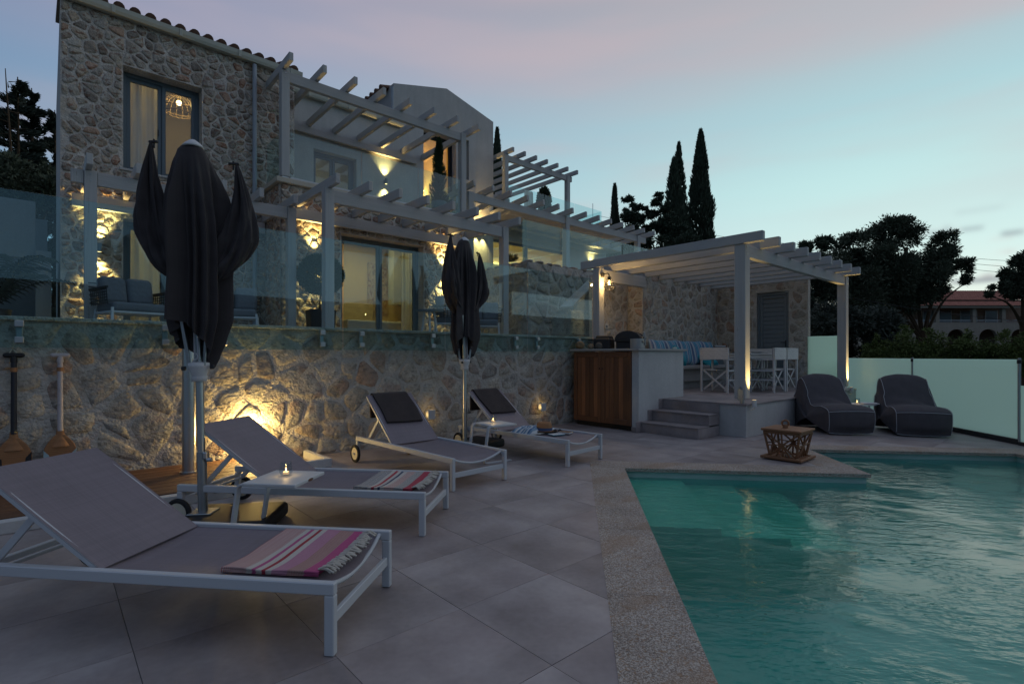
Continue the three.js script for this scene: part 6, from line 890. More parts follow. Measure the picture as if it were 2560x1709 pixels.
{
  const z = -6.12, g = 'clear glass panels above the retaining wall', P = [-2.2, -0.75, 1.13, 2.695, 4.2, 5.81, 7.45], names = ['above the paddles', 'above the shower deck', 'behind the near umbrella', 'in front of the clipped ball tree', 'in front of the big bay door', 'behind the far umbrella', 'next to the rough stone block'];
  const cl = [[-1.9, -1.0], [-0.18, 0.87], [1.39, 2.44], [2.94, 3.995], [4.45, 5.56], [6.04, 7.07]];
  for (let k = 0; k < 6; k++) glassPanel('clear glass balustrade panel ' + names[k === 0 ? 0 : k === 1 ? 1 : k === 2 ? 2 : k === 3 ? 4 : k === 4 ? 5 : 6], [P[k] + 0.004, z], [P[k + 1] - 0.004, z], 1.27, 2.61, g, cl[k]);
  const b = 'clear glass panels round the balcony'; [[3.53, 5.02, 'beside the corner post'], [5.03, 6.42, 'below the balcony wall light'], [6.43, 7.63, 'before the potted conifer']].forEach(([x0, x1, l]) => glassPanel('clear glass balcony panel ' + l, [x0, -10.46], [x1, -10.46], F2, 5.56, b, [], true));
  glassPanel('clear glass balcony panel at the stone block side', [3.40, -10.6], [3.40, -11.42], F2, 5.56, b, [], true); glassPanel('clear glass balcony panel at the gable side', [7.74, -10.6], [7.74, -12.6], F2, 5.56, b, [], true);
  const c = 'clear glass panels on the rough stone wall'; [[8.24, 9.55, 'at the wall corner'], [9.56, 11.0, 'before the first living room window'], [11.01, 12.1, 'before the living room wall light'], [12.11, 13.4, 'above the dining wall']].forEach(([x0, x1, l]) => glassPanel('clear glass terrace panel ' + l, [x0, -8.86], [x1, -8.86], 3.3, 4.38, c, [], true));
  glassPanel('clear glass terrace panel facing the stone bay', [8.42, -8.9], [8.42, -10.3], 3.3, 4.38, c, [], true); glassPanel('clear glass terrace panel below the gable lights', [8.42, -10.31], [8.42, -11.7], 3.3, 4.38, c, [], true);
  const d = 'clear glass panels on the roof terrace'; [[10.62, 12.2, 'beside the gable'], [12.21, 13.7, 'below the pergola post'], [13.71, 15.2, 'at the outer corner']].forEach(([x0, x1, l]) => glassPanel('clear glass roof terrace panel ' + l, [x0, -12.05], [x1, -12.05], 5.6, 6.5, d, [], true));
  glassPanel('clear glass roof terrace panel along the far side', [15.2, -12.1], [15.2, -14.5], 5.6, 6.5, d, [], true);
  struct('roof_terrace', boxUV(box(5.2, 0.12, 4.6, 13.2, 5.66, -14.1)), M.plaster);
}
{ // white stair block left of the stone house, dusk shade put into its colour
  const stairShadeM = std({ map: T.plaster, color: col(0.42, 0.47, 0.5), roughness: 0.95 }), t = thing('rendered_stair', 'white rendered stair block, shaded in its colour, beside the stone house', 'stair', [0, 0, 0]);
  part(t, 'upper_parapet', boxUV(box(2.6, 0.95, 0.2, -1.45, 3.30, -11.9)), stairShadeM); part(t, 'back_wall', boxUV(box(3.2, 2.6, 0.2, -1.6, 2.6, -14.0)), stairShadeM); part(t, 'side_wall', boxUV(box(0.2, 1.5, 3.0, -0.05, 2.2, -13.2)), stairShadeM); part(t, 'ramp', boxUV(at(box(2.4, 0.25, 1.0, 0, 0, 0), -1.9, 2.4, -11.2, 0, 0, 0.62)), stairShadeM); part(t, 'string_wall', boxUV(box(0.5, 1.4, 0.2, -2.6, 2.2, -11.4)), stairShadeM);
}
// ---------------------------------------------------------------- terrace furniture
function armchair(label, pos, turn) {
  const t = thing('garden_armchair', label, 'armchair', pos, turn, 'cushioned garden armchairs on the terrace');
  for (const s of [-1, 1]) { part(t, 'leg', bar([s * 0.36, 0, 0.34], [s * 0.34, 0.36, 0.30], 0.032), M.alu); part(t, 'leg', bar([s * 0.36, 0, -0.34], [s * 0.34, 0.36, -0.28], 0.032), M.alu); }
  part(t, 'seat_frame', merge([box(0.72, 0.03, 0.03, 0, 0.30, 0.31), box(0.72, 0.03, 0.03, 0, 0.30, -0.29), box(0.03, 0.03, 0.57, 0.345, 0.30, 0.01), box(0.03, 0.03, 0.57, -0.345, 0.30, 0.01), box(0.7, 0.015, 0.58, 0, 0.305, 0.01)]), M.alu);
  part(t, 'seat_cushion', new RoundedBoxGeometry(0.68, 0.13, 0.62, 4, 0.05).translate(0, 0.375, 0.02), M.greyCloth);
  for (const s of [-1, 1]) part(t, 'back_cushion', new RoundedBoxGeometry(0.34, 0.42, 0.17, 4, 0.07).applyMatrix4(new THREE.Matrix4().makeRotationX(-0.25)).translate(s * 0.17, 0.63, -0.22), M.greyCloth);
  for (const s of [-1, 1]) { const g = []; for (let k = 0; k < 9; k++) g.push(bar([s * 0.385, 0.40, -0.3 + k * 0.07], [s * 0.40, 0.62, -0.3 + k * 0.07], 0.012)); for (let k = 0; k < 6; k++) g.push(bar([s * (0.385 + 0.003 * k), 0.42 + k * 0.038, -0.32], [s * (0.385 + 0.003 * k), 0.42 + k * 0.038, 0.28], 0.014)); g.push(bar([s * 0.402, 0.635, -0.33], [s * 0.402, 0.635, 0.30], 0.03)); part(t, 'woven_arm', merge(g), M.darkMetal); }
  const g = []; for (let k = 0; k < 6; k++) g.push(bar([-0.4, 0.44 + k * 0.06, -0.33 - k * 0.012], [0.4, 0.44 + k * 0.06, -0.33 - k * 0.012], 0.016)); part(t, 'woven_back', merge(g), M.darkMetal); return t;
}
armchair('grey cushioned armchair with woven arms before the terrace door', [0.92, F1, -9.35], 0.25);
armchair('grey cushioned armchair in front of the drain pipe', [2.28, F1, -9.4], -0.3);
armchair('grey cushioned armchair beside the far side table', [5.95, F1, -8.25], 0.5);
armchair('grey cushioned armchair nearest the rough stone wall', [6.85, F1, -8.6], -0.7);
function roundTable(label, pos) { const t = thing('round_side_table', label, 'side table', pos, 0, 'small round terrace tables'); part(t, 'table_top', cyl(0.25, 0.25, 0.025, 0, 0.5, 0, 28), M.doorGrey); for (let k = 0; k < 3; k++) { const a = k * 2.094; part(t, 'leg', bar([0.1 * Math.cos(a), 0.49, 0.1 * Math.sin(a)], [0.17 * Math.cos(a), 0, 0.17 * Math.sin(a)], 0.03), M.alu); } }
roundTable('small round table between the terrace armchairs and the umbrella', [1.55, F1, -9.25]); roundTable('small round table in front of the big bay door', [5.15, F1, -8.0]);

// ---------------------------------------------------------------- vegetation
function leafGeo(n, place, seed) { // place(r) -> {p:[x,y,z], d:Vector3 (long axis), l, w}
  const P = new Float32Array(n * 12), I = new Uint32Array(n * 6), r = rng(seed), s = new THREE.Vector3(), d = new THREE.Vector3();
  for (let k = 0; k < n; k++) {
    const q = place(r); d.copy(q.d).normalize(); s.set(r() - 0.5, r() - 0.5, r() - 0.5).cross(d).normalize().multiplyScalar(q.w / 2); d.multiplyScalar(q.l / 2); const [x, y, z] = q.p;
    P.set([x - d.x, y - d.y, z - d.z, x + s.x, y + s.y, z + s.z, x + d.x, y + d.y, z + d.z, x - s.x, y - s.y, z - s.z], k * 12); const o = k * 4; I.set([o, o + 1, o + 2, o, o + 2, o + 3], k * 6);
  }
  const g = new THREE.BufferGeometry(); g.setAttribute('position', new THREE.BufferAttribute(P, 3)); g.setIndex(new THREE.BufferAttribute(I, 1)); g.computeVertexNormals(); return g;
}
const LF = (r, g, b) => std({ color: col(r, g, b), roughness: 0.85, side: THREE.DoubleSide });
const leafDark = LF(0.04, 0.058, 0.032), leafPine = LF(0.016, 0.026, 0.016), leafOlive = LF(0.075, 0.09, 0.052), leafGrey = LF(0.075, 0.085, 0.062), leafLemon = LF(0.10, 0.13, 0.03), leafBox = LF(0.030, 0.055, 0.016), bark = std({ map: T.brownWood, color: col(0.3, 0.36, 0.38), roughness: 1 }), barkPale = std({ color: col(0.30, 0.29, 0.27), roughness: 1 });
const V3 = (x, y, z) => new THREE.Vector3(x, y, z);
const gauss = (r) => (r() + r() + r() - 1.5) * 1.15;
const ball = (r) => { let x, y, z, q; do { x = r() * 2 - 1; y = r() * 2 - 1; z = r() * 2 - 1; q = x * x + y * y + z * z; } while (q > 1 || q < 0.0001); return [x, y, z]; };
function limb(pts, r0, r1, seg = 10, rad = 7) { // tapered tube
  const c = new THREE.CatmullRomCurve3(pts.map((p) => V3(...p))), g = new THREE.TubeGeometry(c, seg, 1, rad), p = g.attributes.position; for (let i = 0; i <= seg; i++) { const q = c.getPointAt(i / seg), R = lerp(r0, r1, i / seg); for (let j = 0; j <= rad; j++) { const k = i * (rad + 1) + j; p.setXYZ(k, q.x + (p.getX(k) - q.x) * R, q.y + (p.getY(k) - q.y) * R, q.z + (p.getZ(k) - q.z) * R); } } g.computeVertexNormals(); return g;
}
// position from a picture column, a depth along the view and the ground below
const along = (px, depth) => { const a = (px - 1280) / FOCAL, s = Math.sin(YAW), c = Math.cos(YAW); return [(s + a * c) * depth, (-c + a * s) * depth]; };
const hAt = (py, depth) => EYE + (HORIZON - py) / FOCAL * depth;
function cypress(label, px, depth, topPy, rad, seed, twin = false, group) {
  const [x, z] = along(px, depth), y0 = Math.max(-2.2, terrainY(x, z) - 0.3), top = hAt(topPy, depth), H = top - y0, t = thing('cypress_tree', label, 'tree', [x, y0, z], 0, group), r0 = rng(seed);
  part(t, 'trunk', limb([[0, 0, 0], [0.03, H * 0.3, 0.02], [0, H * 0.9, 0]], 0.22, 0.03), bark);
  const spires = twin ? [[-0.25, 0.05, 0.93, 0.8], [0.22, -0.05, 1, 0.62], [0.3, 0.1, 0.8, 0.7]] : [[0, 0, 1, 1]], lump = Array.from({ length: 26 }, () => [r0() * 6.28, r0(), 0.75 + 0.4 * r0()]);
  const prof = (v) => Math.pow(Math.min(1, (1 - v) * 3.4), 0.62) * (0.72 + 0.28 * Math.sin(Math.PI * Math.min(1, v * 1.1)));
  const N = 24000; part(t, 'crown', leafGeo(N, (r) => { const sp = spires[Math.floor(r() * spires.length)], v = 0.03 + 0.97 * Math.pow(r(), 0.85), a = r() * 6.2832; let k = 1; for (const [la, lv, lk] of lump) if (Math.abs(v - lv) < 0.05 && Math.cos(a - la) > 0.6) k *= lk; const R = rad * sp[3] * prof(v) * k * Math.pow(r(), 0.35) * (0.92 + 0.16 * r()); return { p: [sp[0] * rad * 1.4 + R * Math.cos(a), v * H * sp[2], sp[1] * rad + R * Math.sin(a)], d: V3(Math.cos(a) * 0.35 + (r() - 0.5) * 0.5, 1, Math.sin(a) * 0.35 + (r() - 0.5) * 0.5), l: 0.20 + 0.2 * r(), w: 0.05 + 0.035 * r() }; }, seed), leafDark); return t;
}
cypress('tall dense cypress tree rising behind the dining pergola', 1752, 32, 325, 0.98, 301);
cypress('double tipped cypress tree beside the tallest cypress', 1692, 31, 352, 1.12, 303, true);
cypress('small slim cypress by the neighbouring tiled roof', 1537, 31, 462, 0.52, 305);
cypress('slim cypress rising behind the gable wall', 1243, 30, 322, 0.60, 307);
function broadTree(label, px, depth, clumps, trunkPx, seed, mat, leaf, n, cat = 'tree', name = 'olive_tree', group) { // clumps: [px, py, radius in px, flat]
  const [x, z] = along(trunkPx, depth), y0 = Math.max(-2.2, terrainY(x, z) - 0.2), t = thing(name, label, cat, [x, y0, z], -YAW, group), k = depth / FOCAL, r0 = rng(seed), C = [];
  for (const [cx, cy, rr, fl = 0.8] of clumps) { const X = (cx - trunkPx) * k, Y = hAt(cy, depth) - y0, R = rr * k; const m = Math.max(3, Math.round(R * 2.2)); for (let q = 0; q < m * 3.6; q++) { const b = ball(r0); C.push([X + b[0] * R * 0.72, Y + b[1] * R * 0.72 * fl, b[2] * R * 0.9, R * (0.16 + 0.2 * r0())]); } }
  const wood = [], trunkTop = Math.max(0.5, Math.min(...C.map((c) => c[1])) * 0.8); wood.push(limb([[0, 0, 0], [0.1, trunkTop * 0.5, 0.05], [-0.05, trunkTop, 0]], 0.028 * depth * 0.32, 0.2)); C.forEach((c, i) => { if (i % 29 === 0) wood.push(limb([[0, trunkTop * 0.85, 0], [c[0] * 0.45, lerp(trunkTop, c[1], 0.6), c[2] * 0.5], [c[0], c[1], c[2]]], 0.13, 0.02, 8, 5)); });
  part(t, 'trunk', merge(wood), bark);
  const tot = C.reduce((s, c) => s + c[3] * c[3], 0), cum = []; let acc = 0; for (const c of C) { acc += c[3] * c[3] / tot; cum.push(acc); }
  part(t, 'crown', leafGeo(n, (r) => { const v = r(); let lo = 0, hi = cum.length - 1; while (lo < hi) { const m = (lo + hi) >> 1; if (cum[m] < v) lo = m + 1; else hi = m; } const c = C[lo], b = [gauss(r), gauss(r), gauss(r)], q = 1.05; return { p: [c[0] + b[0] * q * c[3], c[1] + b[1] * q * c[3] * 0.85, c[2] + b[2] * q * c[3]], d: V3(b[0] + (r() - 0.5), b[1] + 0.5 * (r() - 0.3), b[2] + (r() - 0.5)), l: leaf * (0.7 + 0.7 * r()), w: leaf * 0.36 * (0.7 + 0.6 * r()) }; }, seed + 1), mat); return t;
}
broadTree('huge dark broadleaf tree in front of the red roofed building', 2230, 33, [[2075, 670, 60], [2130, 610, 50], [2175, 640, 70], [2215, 575, 46], [2255, 560, 26], [2268, 585, 48], [2235, 660, 85], [2150, 715, 75], [2300, 680, 70], [2365, 600, 34], [2352, 640, 52], [2398, 665, 38], [2320, 715, 44], [2240, 730, 50], [2290, 745, 40], [2345, 730, 34], [2200, 765, 44], [2150, 765, 46], [2265, 765, 30], [2420, 700, 22]], 2308, 401, leafOlive, 0.19, 95000);
broadTree('dark broadleaf tree just behind the pergola rafters', 2040, 27, [[2015, 620, 24], [2062, 610, 26], [2040, 680, 50], [2000, 700, 45], [2075, 720, 50], [2020, 760, 50]], 2040, 403, leafOlive, 0.16, 34000);
broadTree('dark tree at the outer side of the red roofed building', 2535, 31, [[2535, 690, 36], [2500, 715, 26], [2570, 650, 36], [2550, 730, 34], [2590, 700, 50], [2470, 735, 14]], 2560, 405, leafOlive, 0.18, 30000);
broadTree('grey leaved olive bush behind the store wall', 2065, 21, [[2050, 800, 48], [2095, 790, 44], [2140, 800, 46], [2070, 840, 40]], 2080, 407, leafGrey, 0.16, 15000, 'tree', 'olive_bush');
broadTree('grey leaved olive bush above the frosted glass fence', 2180, 22, [[2190, 800, 48], [2150, 815, 50], [2230, 815, 46], [2200, 850, 44]], 2190, 409, leafGrey, 0.16, 15000, 'tree', 'olive_bush');
broadTree('ragged round tree next to the small slim cypress', 1575, 30, [[1572, 500, 16], [1590, 515, 18], [1566, 540, 22], [1595, 545, 24], [1612, 520, 10], [1585, 580, 34], [1550, 585, 30]], 1580, 411, leafDark, 0.2, 9000);
broadTree('ragged open tree at the foot of the cypress pair', 1648, 30, [[1650, 490, 14], [1640, 505, 16], [1660, 520, 20], [1630, 535, 18], [1655, 565, 34], [1690, 590, 40], [1730, 600, 36], [1620, 575, 20]], 1655, 413, leafDark, 0.2, 11000);
broadTree('dark undergrowth trees below the cypresses', 1640, 27, [[1600, 610, 40], [1660, 625, 46], [1720, 625, 46], [1770, 630, 40], [1550, 605, 36]], 1660, 415, leafDark, 0.2, 12000);
broadTree('dark undergrowth trees behind the store room', 1960, 24, [[1990, 760, 50], [2040, 860, 50], [2110, 870, 50], [2180, 880, 40], [1990, 850, 60], [2260, 880, 36], [2330, 885, 30], [2400, 888, 30]], 2060, 417, leafPine, 0.2, 16000);
// citrus shrubs just behind the fence
[[2195, 872, 34, 15.8, 421, 'small citrus shrub nearest the pergola uplight'], [2262, 860, 44, 15.5, 423, 'citrus shrub behind the first fence panel'], [2340, 866, 44, 15.0, 425, 'citrus shrub behind the fence panel joint'], [2420, 870, 42, 14.6, 427, 'citrus shrub behind the wide fence panel'], [2500, 870, 42, 14.2, 429, 'citrus shrub behind the end of the wide fence panel'], [2570, 874, 40, 13.8, 431, 'citrus shrub behind the lower fence panel']].forEach(([px, py, R, d, s, l]) => broadTree(l, px, d, [[px, py, R, 0.9], [px - R * 0.5, py + 18, R * 0.8], [px + R * 0.6, py + 16, R * 0.8], [px + (s % 5 - 2) * 6, py - R * 0.85, R * 0.32, 1.3], [px, py + 45, R]], px, s, leafLemon, 0.085, 5200, 'shrub', 'citrus_shrub', 'citrus shrubs behind the fence'));
function pine(label, px, depth, topPy, w, seed, bare) {
  const [x, z] = along(px, depth), y0 = terrainY(x, z) - 0.3, H = hAt(topPy, depth) - y0, t = thing('conifer_tree', label, 'tree', [x, y0, z]), r0 = rng(seed), B = []; const wood = [limb([[0, 0, 0], [0.05, H * 0.5, 0], [0, H, 0]], 0.22, 0.02)];
  for (let k = 0; k < 90; k++) { const v = 0.12 + 0.87 * Math.pow(k / 90, 0.9), a = r0() * 6.283, L = w * Math.pow(1 - v, 0.75) * (0.55 + 0.6 * r0()) + 0.12; B.push([v * H, a, L]); if (k % 3 === 0) wood.push(limb([[0, v * H, 0], [L * 0.6 * Math.cos(a), v * H + 0.05, L * 0.6 * Math.sin(a)], [L * Math.cos(a), v * H + 0.15 * L, L * Math.sin(a)]], 0.04, 0.01, 6, 4)); }
  part(t, 'trunk', merge(wood), bark); part(t, 'crown', leafGeo(14000, (r) => { const b = B[Math.floor(r() * B.length)], q = Math.pow(r(), 0.7), a = b[1] + gauss(r) * 0.28 / (0.3 + q), R = b[2] * q; return { p: [R * Math.cos(a), b[0] + 0.15 * R + gauss(r) * 0.14, R * Math.sin(a)], d: V3(Math.cos(a) + (r() - 0.5), 0.5 + (r() - 0.5), Math.sin(a) + (r() - 0.5)), l: 0.24 + 0.14 * r(), w: 0.05 + 0.03 * r() }; }, seed), leafPine);
}
pine('dark conifer with pointed top behind the rendered stair', 43, 24, 192, 2.6, 501); pine('dark conifer with a shorter tip next to the tallest one', 78, 25, 220, 2.3, 503); pine('small dark conifer close to the stone house corner', 136, 26, 275, 1.9, 505); pine('dark broad conifer at the far end of the stair', -60, 24, 260, 3.2, 507);
{ const [x, z] = along(20, 23), t = thing('dead_tree', 'bare leafless treetop among the conifers', 'tree', [x, terrainY(x, z), z]), H = hAt(173, 23) - terrainY(x, z), w = [limb([[0, 0, 0], [0.15, H * 0.6, 0], [-0.1, H, 0]], 0.16, 0.015, 14)], r = rng(5); for (let k = 0; k < 22; k++) { const y = H * (0.6 + 0.38 * k / 22), a = r() * 6.28, L = 0.3 + (1 - k / 22) * 1.1; w.push(limb([[0, y, 0], [L * 0.5 * Math.cos(a), y + 0.05, L * 0.5 * Math.sin(a)], [L * Math.cos(a), y + 0.2 * L, L * Math.sin(a)]], 0.025, 0.006, 5, 4)); } part(t, 'trunk', merge(w), bark); }
broadTree('dull green bushes above the rendered stair', 60, 20, [[30, 430, 60], [90, 440, 60], [140, 455, 50], [0, 450, 70], [60, 480, 60], [130, 500, 50]], 70, 509, leafOlive, 0.16, 16000, 'shrub', 'bush');
// clipped ball tree in a dark pot
{
  const t = thing('ball_tree', 'clipped ball shaped tree in a dark square pot', 'potted tree', [3.86, F1, -9.75]);
  part(t, 'pot', boxUV(new THREE.CylinderGeometry(0.30, 0.26, 0.55, 4, 1).rotateY(Math.PI / 4).translate(0, 0.275, 0)), M.darkMetal); part(t, 'soil', box(0.36, 0.02, 0.36, 0, 0.545, 0), M.black);
  part(t, 'trunk', merge([limb([[-0.04, 0.5, 0], [-0.02, 0.75, 0.02], [0.02, 1.0, 0]], 0.018, 0.014), limb([[0.04, 0.5, 0.02], [0.05, 0.75, 0], [0.02, 1.0, 0.02]], 0.016, 0.012), limb([[0.0, 0.5, -0.03], [0.0, 0.75, -0.03], [0, 1.0, 0]], 0.014, 0.012)]), bark);
  part(t, 'crown', leafGeo(11000, (r) => { const b = ball(r), l = Math.hypot(...b), q = Math.pow(l, 0.35) / l * 0.42 * (0.9 + 0.14 * r()); return { p: [b[0] * q, 1.22 + b[1] * q * 0.92, b[2] * q], d: V3(b[0] + r() - 0.5, b[1] + r() - 0.3, b[2] + r() - 0.5), l: 0.05 + 0.02 * r(), w: 0.028 }; }, 601), leafBox);
  const c = thing('potted_conifer', 'slim young conifer in a pale pot on the balcony', 'potted tree', [7.36, F2, -11.0]); part(c, 'pot', lathe([[0.0001, 0], [0.15, 0], [0.2, 0.42], [0.19, 0.42], [0.17, 0.38], [0.0001, 0.38]], 24), M.doorGrey); part(c, 'trunk', limb([[0, 0.35, 0], [0.01, 1.0, 0], [0, 1.9, 0]], 0.02, 0.006), bark);
  part(c, 'crown', leafGeo(5200, (r) => { const v = r(), a = r() * 6.283, R = 0.22 * Math.pow(1 - v, 0.6) * Math.sqrt(r()) * (0.7 + 0.5 * Math.sin(a * 3 + v * 14)) + 0.015; return { p: [R * Math.cos(a), 0.42 + v * 1.6, R * Math.sin(a)], d: V3(Math.cos(a) * 0.8, 1.2, Math.sin(a) * 0.8), l: 0.09 + 0.05 * r(), w: 0.02 }; }, 603), leafBox);
  const s = thing('potted_shrub', 'small leafy potted shrub on the roof terrace', 'potted shrub', [13.15, 5.72, -13.0]); part(s, 'pot', lathe([[0.0001, 0], [0.14, 0], [0.18, 0.35], [0.0001, 0.34]], 20), M.doorGrey); part(s, 'trunk', limb([[0, 0.3, 0], [0.02, 0.6, 0], [0, 1.3, 0]], 0.02, 0.008), bark); part(s, 'crown', leafGeo(1500, (r) => { const b = ball(r); return { p: [b[0] * 0.26, 0.95 + b[1] * 0.55, b[2] * 0.26], d: V3(b[0], b[1] + 0.4, b[2]), l: 0.11, w: 0.06 }; }, 605), leafDark);
  const p = thing('potted_palm', 'dark feathery palm beside the rendered stair', 'palm', [-0.55, F1, -9.6]); part(p, 'pot', lathe([[0.0001, 0], [0.16, 0], [0.2, 0.3], [0.0001, 0.29]], 20), M.darkMetal);
  const fr = []; const r = rng(9); for (let k = 0; k < 15; k++) { const a = k / 15 * 6.283 + r() * 0.3, L = 0.55 + 0.35 * r(), up = 0.5 + 0.6 * r(), P2 = (s2) => [Math.cos(a) * L * s2, 0.3 + up * Math.sin(s2 * 2.0) * 0.75, Math.sin(a) * L * s2]; fr.push(tube([P2(0), P2(0.4), P2(0.75), P2(1)], 0.006, 8, 4)); for (let q = 3; q < 20; q++) for (const s2 of [-1, 1]) { const c0 = P2(q / 20), dx = -Math.sin(a) * s2, dz = Math.cos(a) * s2, l = 0.16 * Math.sin(q / 20 * 3.0) + 0.04; fr.push(geoFrom([c0[0], c0[1], c0[2], c0[0] + dx * l * 0.5 + 0.012, c0[1] + 0.012, c0[2] + dz * l * 0.5, c0[0] + dx * l + Math.cos(a) * l * 0.5, c0[1] - 0.05, c0[2] + dz * l + Math.sin(a) * l * 0.5], [0, 1, 2])); } } part(p, 'fronds', merge(fr), leafPine);
  const sc = thing('potted_succulent', 'small spiky potted plant on the rough stone wall', 'potted plant', [8.55, 3.32, -9.6]); part(sc, 'pot', cyl(0.07, 0.09, 0.14, 0, 0.07, 0), M.terra); part(sc, 'leaves', leafGeo(160, (r) => { const a = r() * 6.28, e = 0.3 + r(); return { p: [0.1 * Math.cos(a), 0.2 + 0.09 * e, 0.1 * Math.sin(a)], d: V3(Math.cos(a), e, Math.sin(a)), l: 0.24, w: 0.035 }; }, 3), leafDark);
}
curtain(13.0, 13.5, 5.75, 7.28, -13.9, 'sheer white curtain tied at the roof terrace pergola', 9);

// ---------------------------------------------------------------- neighbours, pole, wires
{
  const d = 70, k = d / FOCAL, [x, z] = along(2300, d), t = thing('neighbour_building', 'long beige building with red tiled roof and arches', 'building', [x, 2.0, z], -YAW), y = (py, dz = 0) => hAt(py, d + dz) - 2.0, X = (px) => (px - 2300) * k;
  const wm = std({ map: T.plaster, color: col(0.62, 0.55, 0.46), roughness: 0.95 }), dk = std({ color: col(0.035, 0.03, 0.028), roughness: 0.9 });
  // ground floor with arches
  const s = new THREE.Shape([[X(2190), 0], [X(2700), 0], [X(2700), y(806)], [X(2190), y(806)]].map((p) => new THREE.Vector2(...p))); for (let i = 0; i < 6; i++) { const c = X(2386 + i * 79 - 79), w = 1.25, sp = y(846); s.holes.push((() => { const h = new THREE.Path(); h.moveTo(c - w, 0.05); h.lineTo(c - w, sp); h.absarc(c, sp, w, Math.PI, 0, true); h.lineTo(c + w, 0.05); h.closePath(); return h; })()); }
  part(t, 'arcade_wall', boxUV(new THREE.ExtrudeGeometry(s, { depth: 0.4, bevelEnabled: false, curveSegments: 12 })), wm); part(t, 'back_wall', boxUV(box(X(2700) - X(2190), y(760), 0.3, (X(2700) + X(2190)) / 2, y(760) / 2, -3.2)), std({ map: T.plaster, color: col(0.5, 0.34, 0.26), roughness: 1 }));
  part(t, 'side_wall', boxUV(box(0.4, y(738), 6, X(2193), y(738) / 2, -3)), wm); part(t, 'floor_slab', box(X(2700) - X(2190) - 0.5, 0.2, 3, (X(2700) + X(2190)) / 2, y(806) - 0.11, -1.6), wm);
  for (const px of [2224, 2339, 2431, 2504, 2580, 2660]) part(t, 'column', boxUV(box(0.5, y(770) - y(806), 0.4, X(px), (y(770) + y(806)) / 2, 0.2)), wm);
  part(t, 'railing', merge([box(X(2700) - X(2224), 0.07, 0.06, (X(2700) + X(2224)) / 2, y(800.5), 0.2), box(X(2700) - X(2224), 0.04, 0.04, (X(2700) + X(2224)) / 2, y(803.5), 0.2)]), M.alu);
  for (const [a, b] of [[2352, 2385], [2388, 2425], [2450, 2492], [2515, 2545]]) { const w = part(t, 'window', box(X(b) - X(a), 1.7, 0.1, (X(a) + X(b)) / 2, y(788), -3.0), std({ color: col(0.10, 0.11, 0.12), roughness: 0.3 })); part(w, 'frame', merge([box(0.08, 1.75, 0.12, X(a), y(788), -2.98), box(0.08, 1.75, 0.12, X(b), y(788), -2.98)]), M.white); }
  const corr = (px0, px1, y0, z0, y1, z1, name) => part(t, name, (() => { const w = X(px1) - X(px0), n = Math.round(w / 0.045), g = sheet((u, v) => [X(px0) + u * w, lerp(y0, y1, v) + 0.07 * Math.abs(Math.sin(u * w * 9.5)) + 0.05 * ((v * 9) % 1), lerp(z0, z1, v)], n, 27); const q = g.attributes.uv, p = g.attributes.position; for (let i = 0; i < q.count; i++) q.setXY(i, p.getX(i), p.getZ(i) + p.getY(i)); return g; })(), std({ map: T.terra, color: col(1.15, 1, 1), roughness: 0.9, side: THREE.DoubleSide }));
  corr(2212, 2570, y(766), 1.2, y(752, 1.4), -1.4, 'porch_roof'); corr(2203, 2625, y(748), -0.9, y(727, 5), -5.0, 'main_roof'); part(t, 'fascia', box(X(2570) - X(2212), y(764) - y(771), 0.15, (X(2570) + X(2212)) / 2, (y(764) + y(771)) / 2, 0.9), wm); part(t, 'roof_space', box(X(2620) - X(2206), y(733, 5) - y(760, 5), 0.3, (X(2620) + X(2206)) / 2, (y(733, 5) + y(760, 5)) / 2, -4.6), wm); part(t, 'upper_wall', boxUV(box(X(2620) - X(2205), y(746) - y(756), 0.2, (X(2620) + X(2205)) / 2, (y(746) + y(756)) / 2 - 0.05, -1.3)), wm);
  const [x2, z2] = along(1500, 31), n2 = thing('neighbour_house', 'grey neighbouring house roof beyond the roof terrace', 'house', [x2, -2.2, z2], -0.1), ry = hAt(527, 31) + 2.2; part(n2, 'wall', boxUV(box(5.6, ry - 1.2, 5, 0.8, (ry - 1.2) / 2, -2.5)), M.plaster); part(n2, 'roof', (() => { const g = sheet((u, v) => [lerp(-2.4, 4.2, u), lerp(ry - 1.1, ry, v) + 0.05 * Math.abs(Math.sin(u * 62)), lerp(0.5, -3, v)], 130, 8); return g; })(), (() => { const m = M.roofGrey.clone(); m.side = THREE.DoubleSide; return m; })());
  part(n2, 'antenna', cyl(0.02, 0.02, 1.6, 2.0, ry + 0.6, -2.6, 6), M.galv);
}
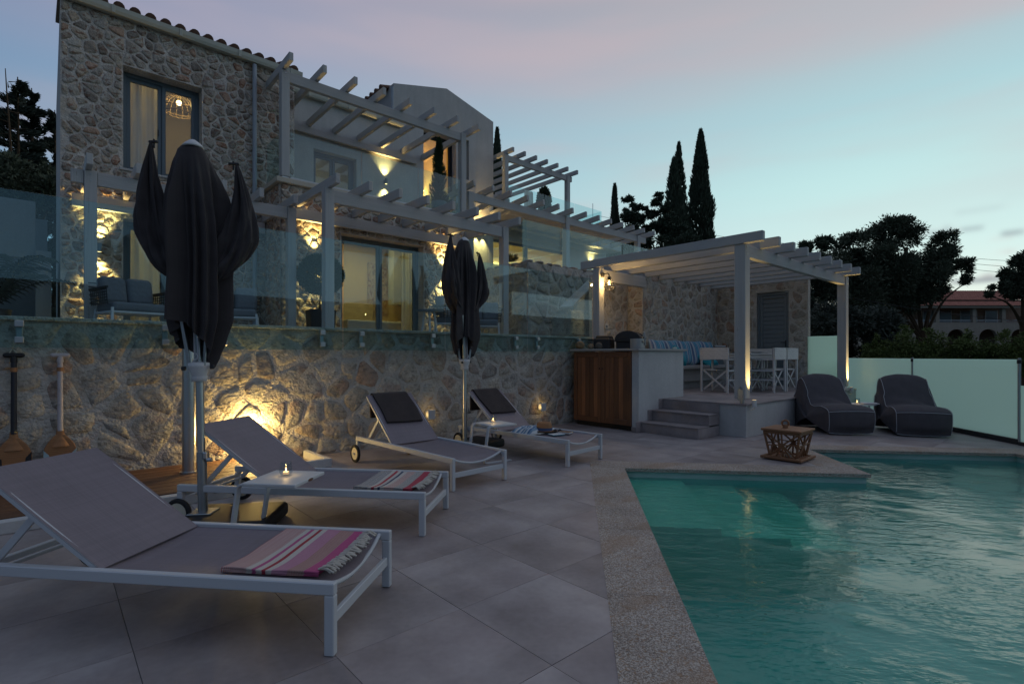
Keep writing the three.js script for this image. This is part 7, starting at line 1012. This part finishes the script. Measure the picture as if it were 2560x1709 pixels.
{
  const d = 36, [x, z] = along(2266, d), y0 = terrainY(x, z), t = thing('utility_pole', 'wooden utility pole with a street lamp arm', 'utility pole', [x, y0, z], -YAW), H = hAt(618, d) - y0;
  part(t, 'pole', cyl(0.16, 0.12, H, 0, H / 2, 0, 12), bark); part(t, 'lamp_arm', tube([[0.1, hAt(735, d) - y0, 0], [0.3, hAt(718, d) - y0, 0.2], [0.9, hAt(712, d) - y0, 0.3]], 0.035, 16, 6), M.galv); part(t, 'lamp_head', new RoundedBoxGeometry(0.5, 0.14, 0.2, 2, 0.05).applyMatrix4(new THREE.Matrix4().makeRotationZ(0.18)).translate(1.05, hAt(707, d) - y0, 0.3), M.alu); for (let k = 0; k < 4; k++) part(t, 'insulator', cyl(0.03, 0.03, 0.1, 0.15, hAt(632 + k * 9, d) - y0, 0), M.white);
  const top = (py, dx) => { const q = along(2266 + dx, d); return [q[0], hAt(py, d), q[1]]; };
  const ends = [[1500, 38, 540], [1500, 38, 552], [1500, 38, 565]], endR = [[2760, 34, 655], [2760, 34, 672], [2760, 34, 690]];
  const wire = (a, b, sag, label) => { const P = []; for (let k = 0; k <= 12; k++) { const u = k / 12; P.push([lerp(a[0], b[0], u), lerp(a[1], b[1], u) - sag * 4 * u * (1 - u), lerp(a[2], b[2], u)]); } single('overhead_wire', label, 'wire', tube(P, 0.012, 40, 4), M.darkMetal, null, 0, 'overhead wires at the utility pole'); };
  ends.forEach(([px, dp, py]) => { const q = along(px, dp); wire(top(625 + (py - 540) * 0.9, 0), [q[0], hAt(py, dp), q[1]], 0.5, 'thin overhead wire running from the pole past the cypresses'); }); endR.forEach(([px, dp, py]) => { const q = along(px, dp); wire(top(625 + (py - 655) * 0.7, 0), [q[0], hAt(py, dp), q[1]], 0.3, 'thin overhead wire running from the pole across the tree gap'); });
  const a = along(2000, 30), b = along(2760, 30); wire([a[0], hAt(718, 30), a[1]], [b[0], hAt(815, 30), b[1]], 0.4, 'single slack wire crossing low in front of the red roofed building');
}
renderer.render(scene, camera);
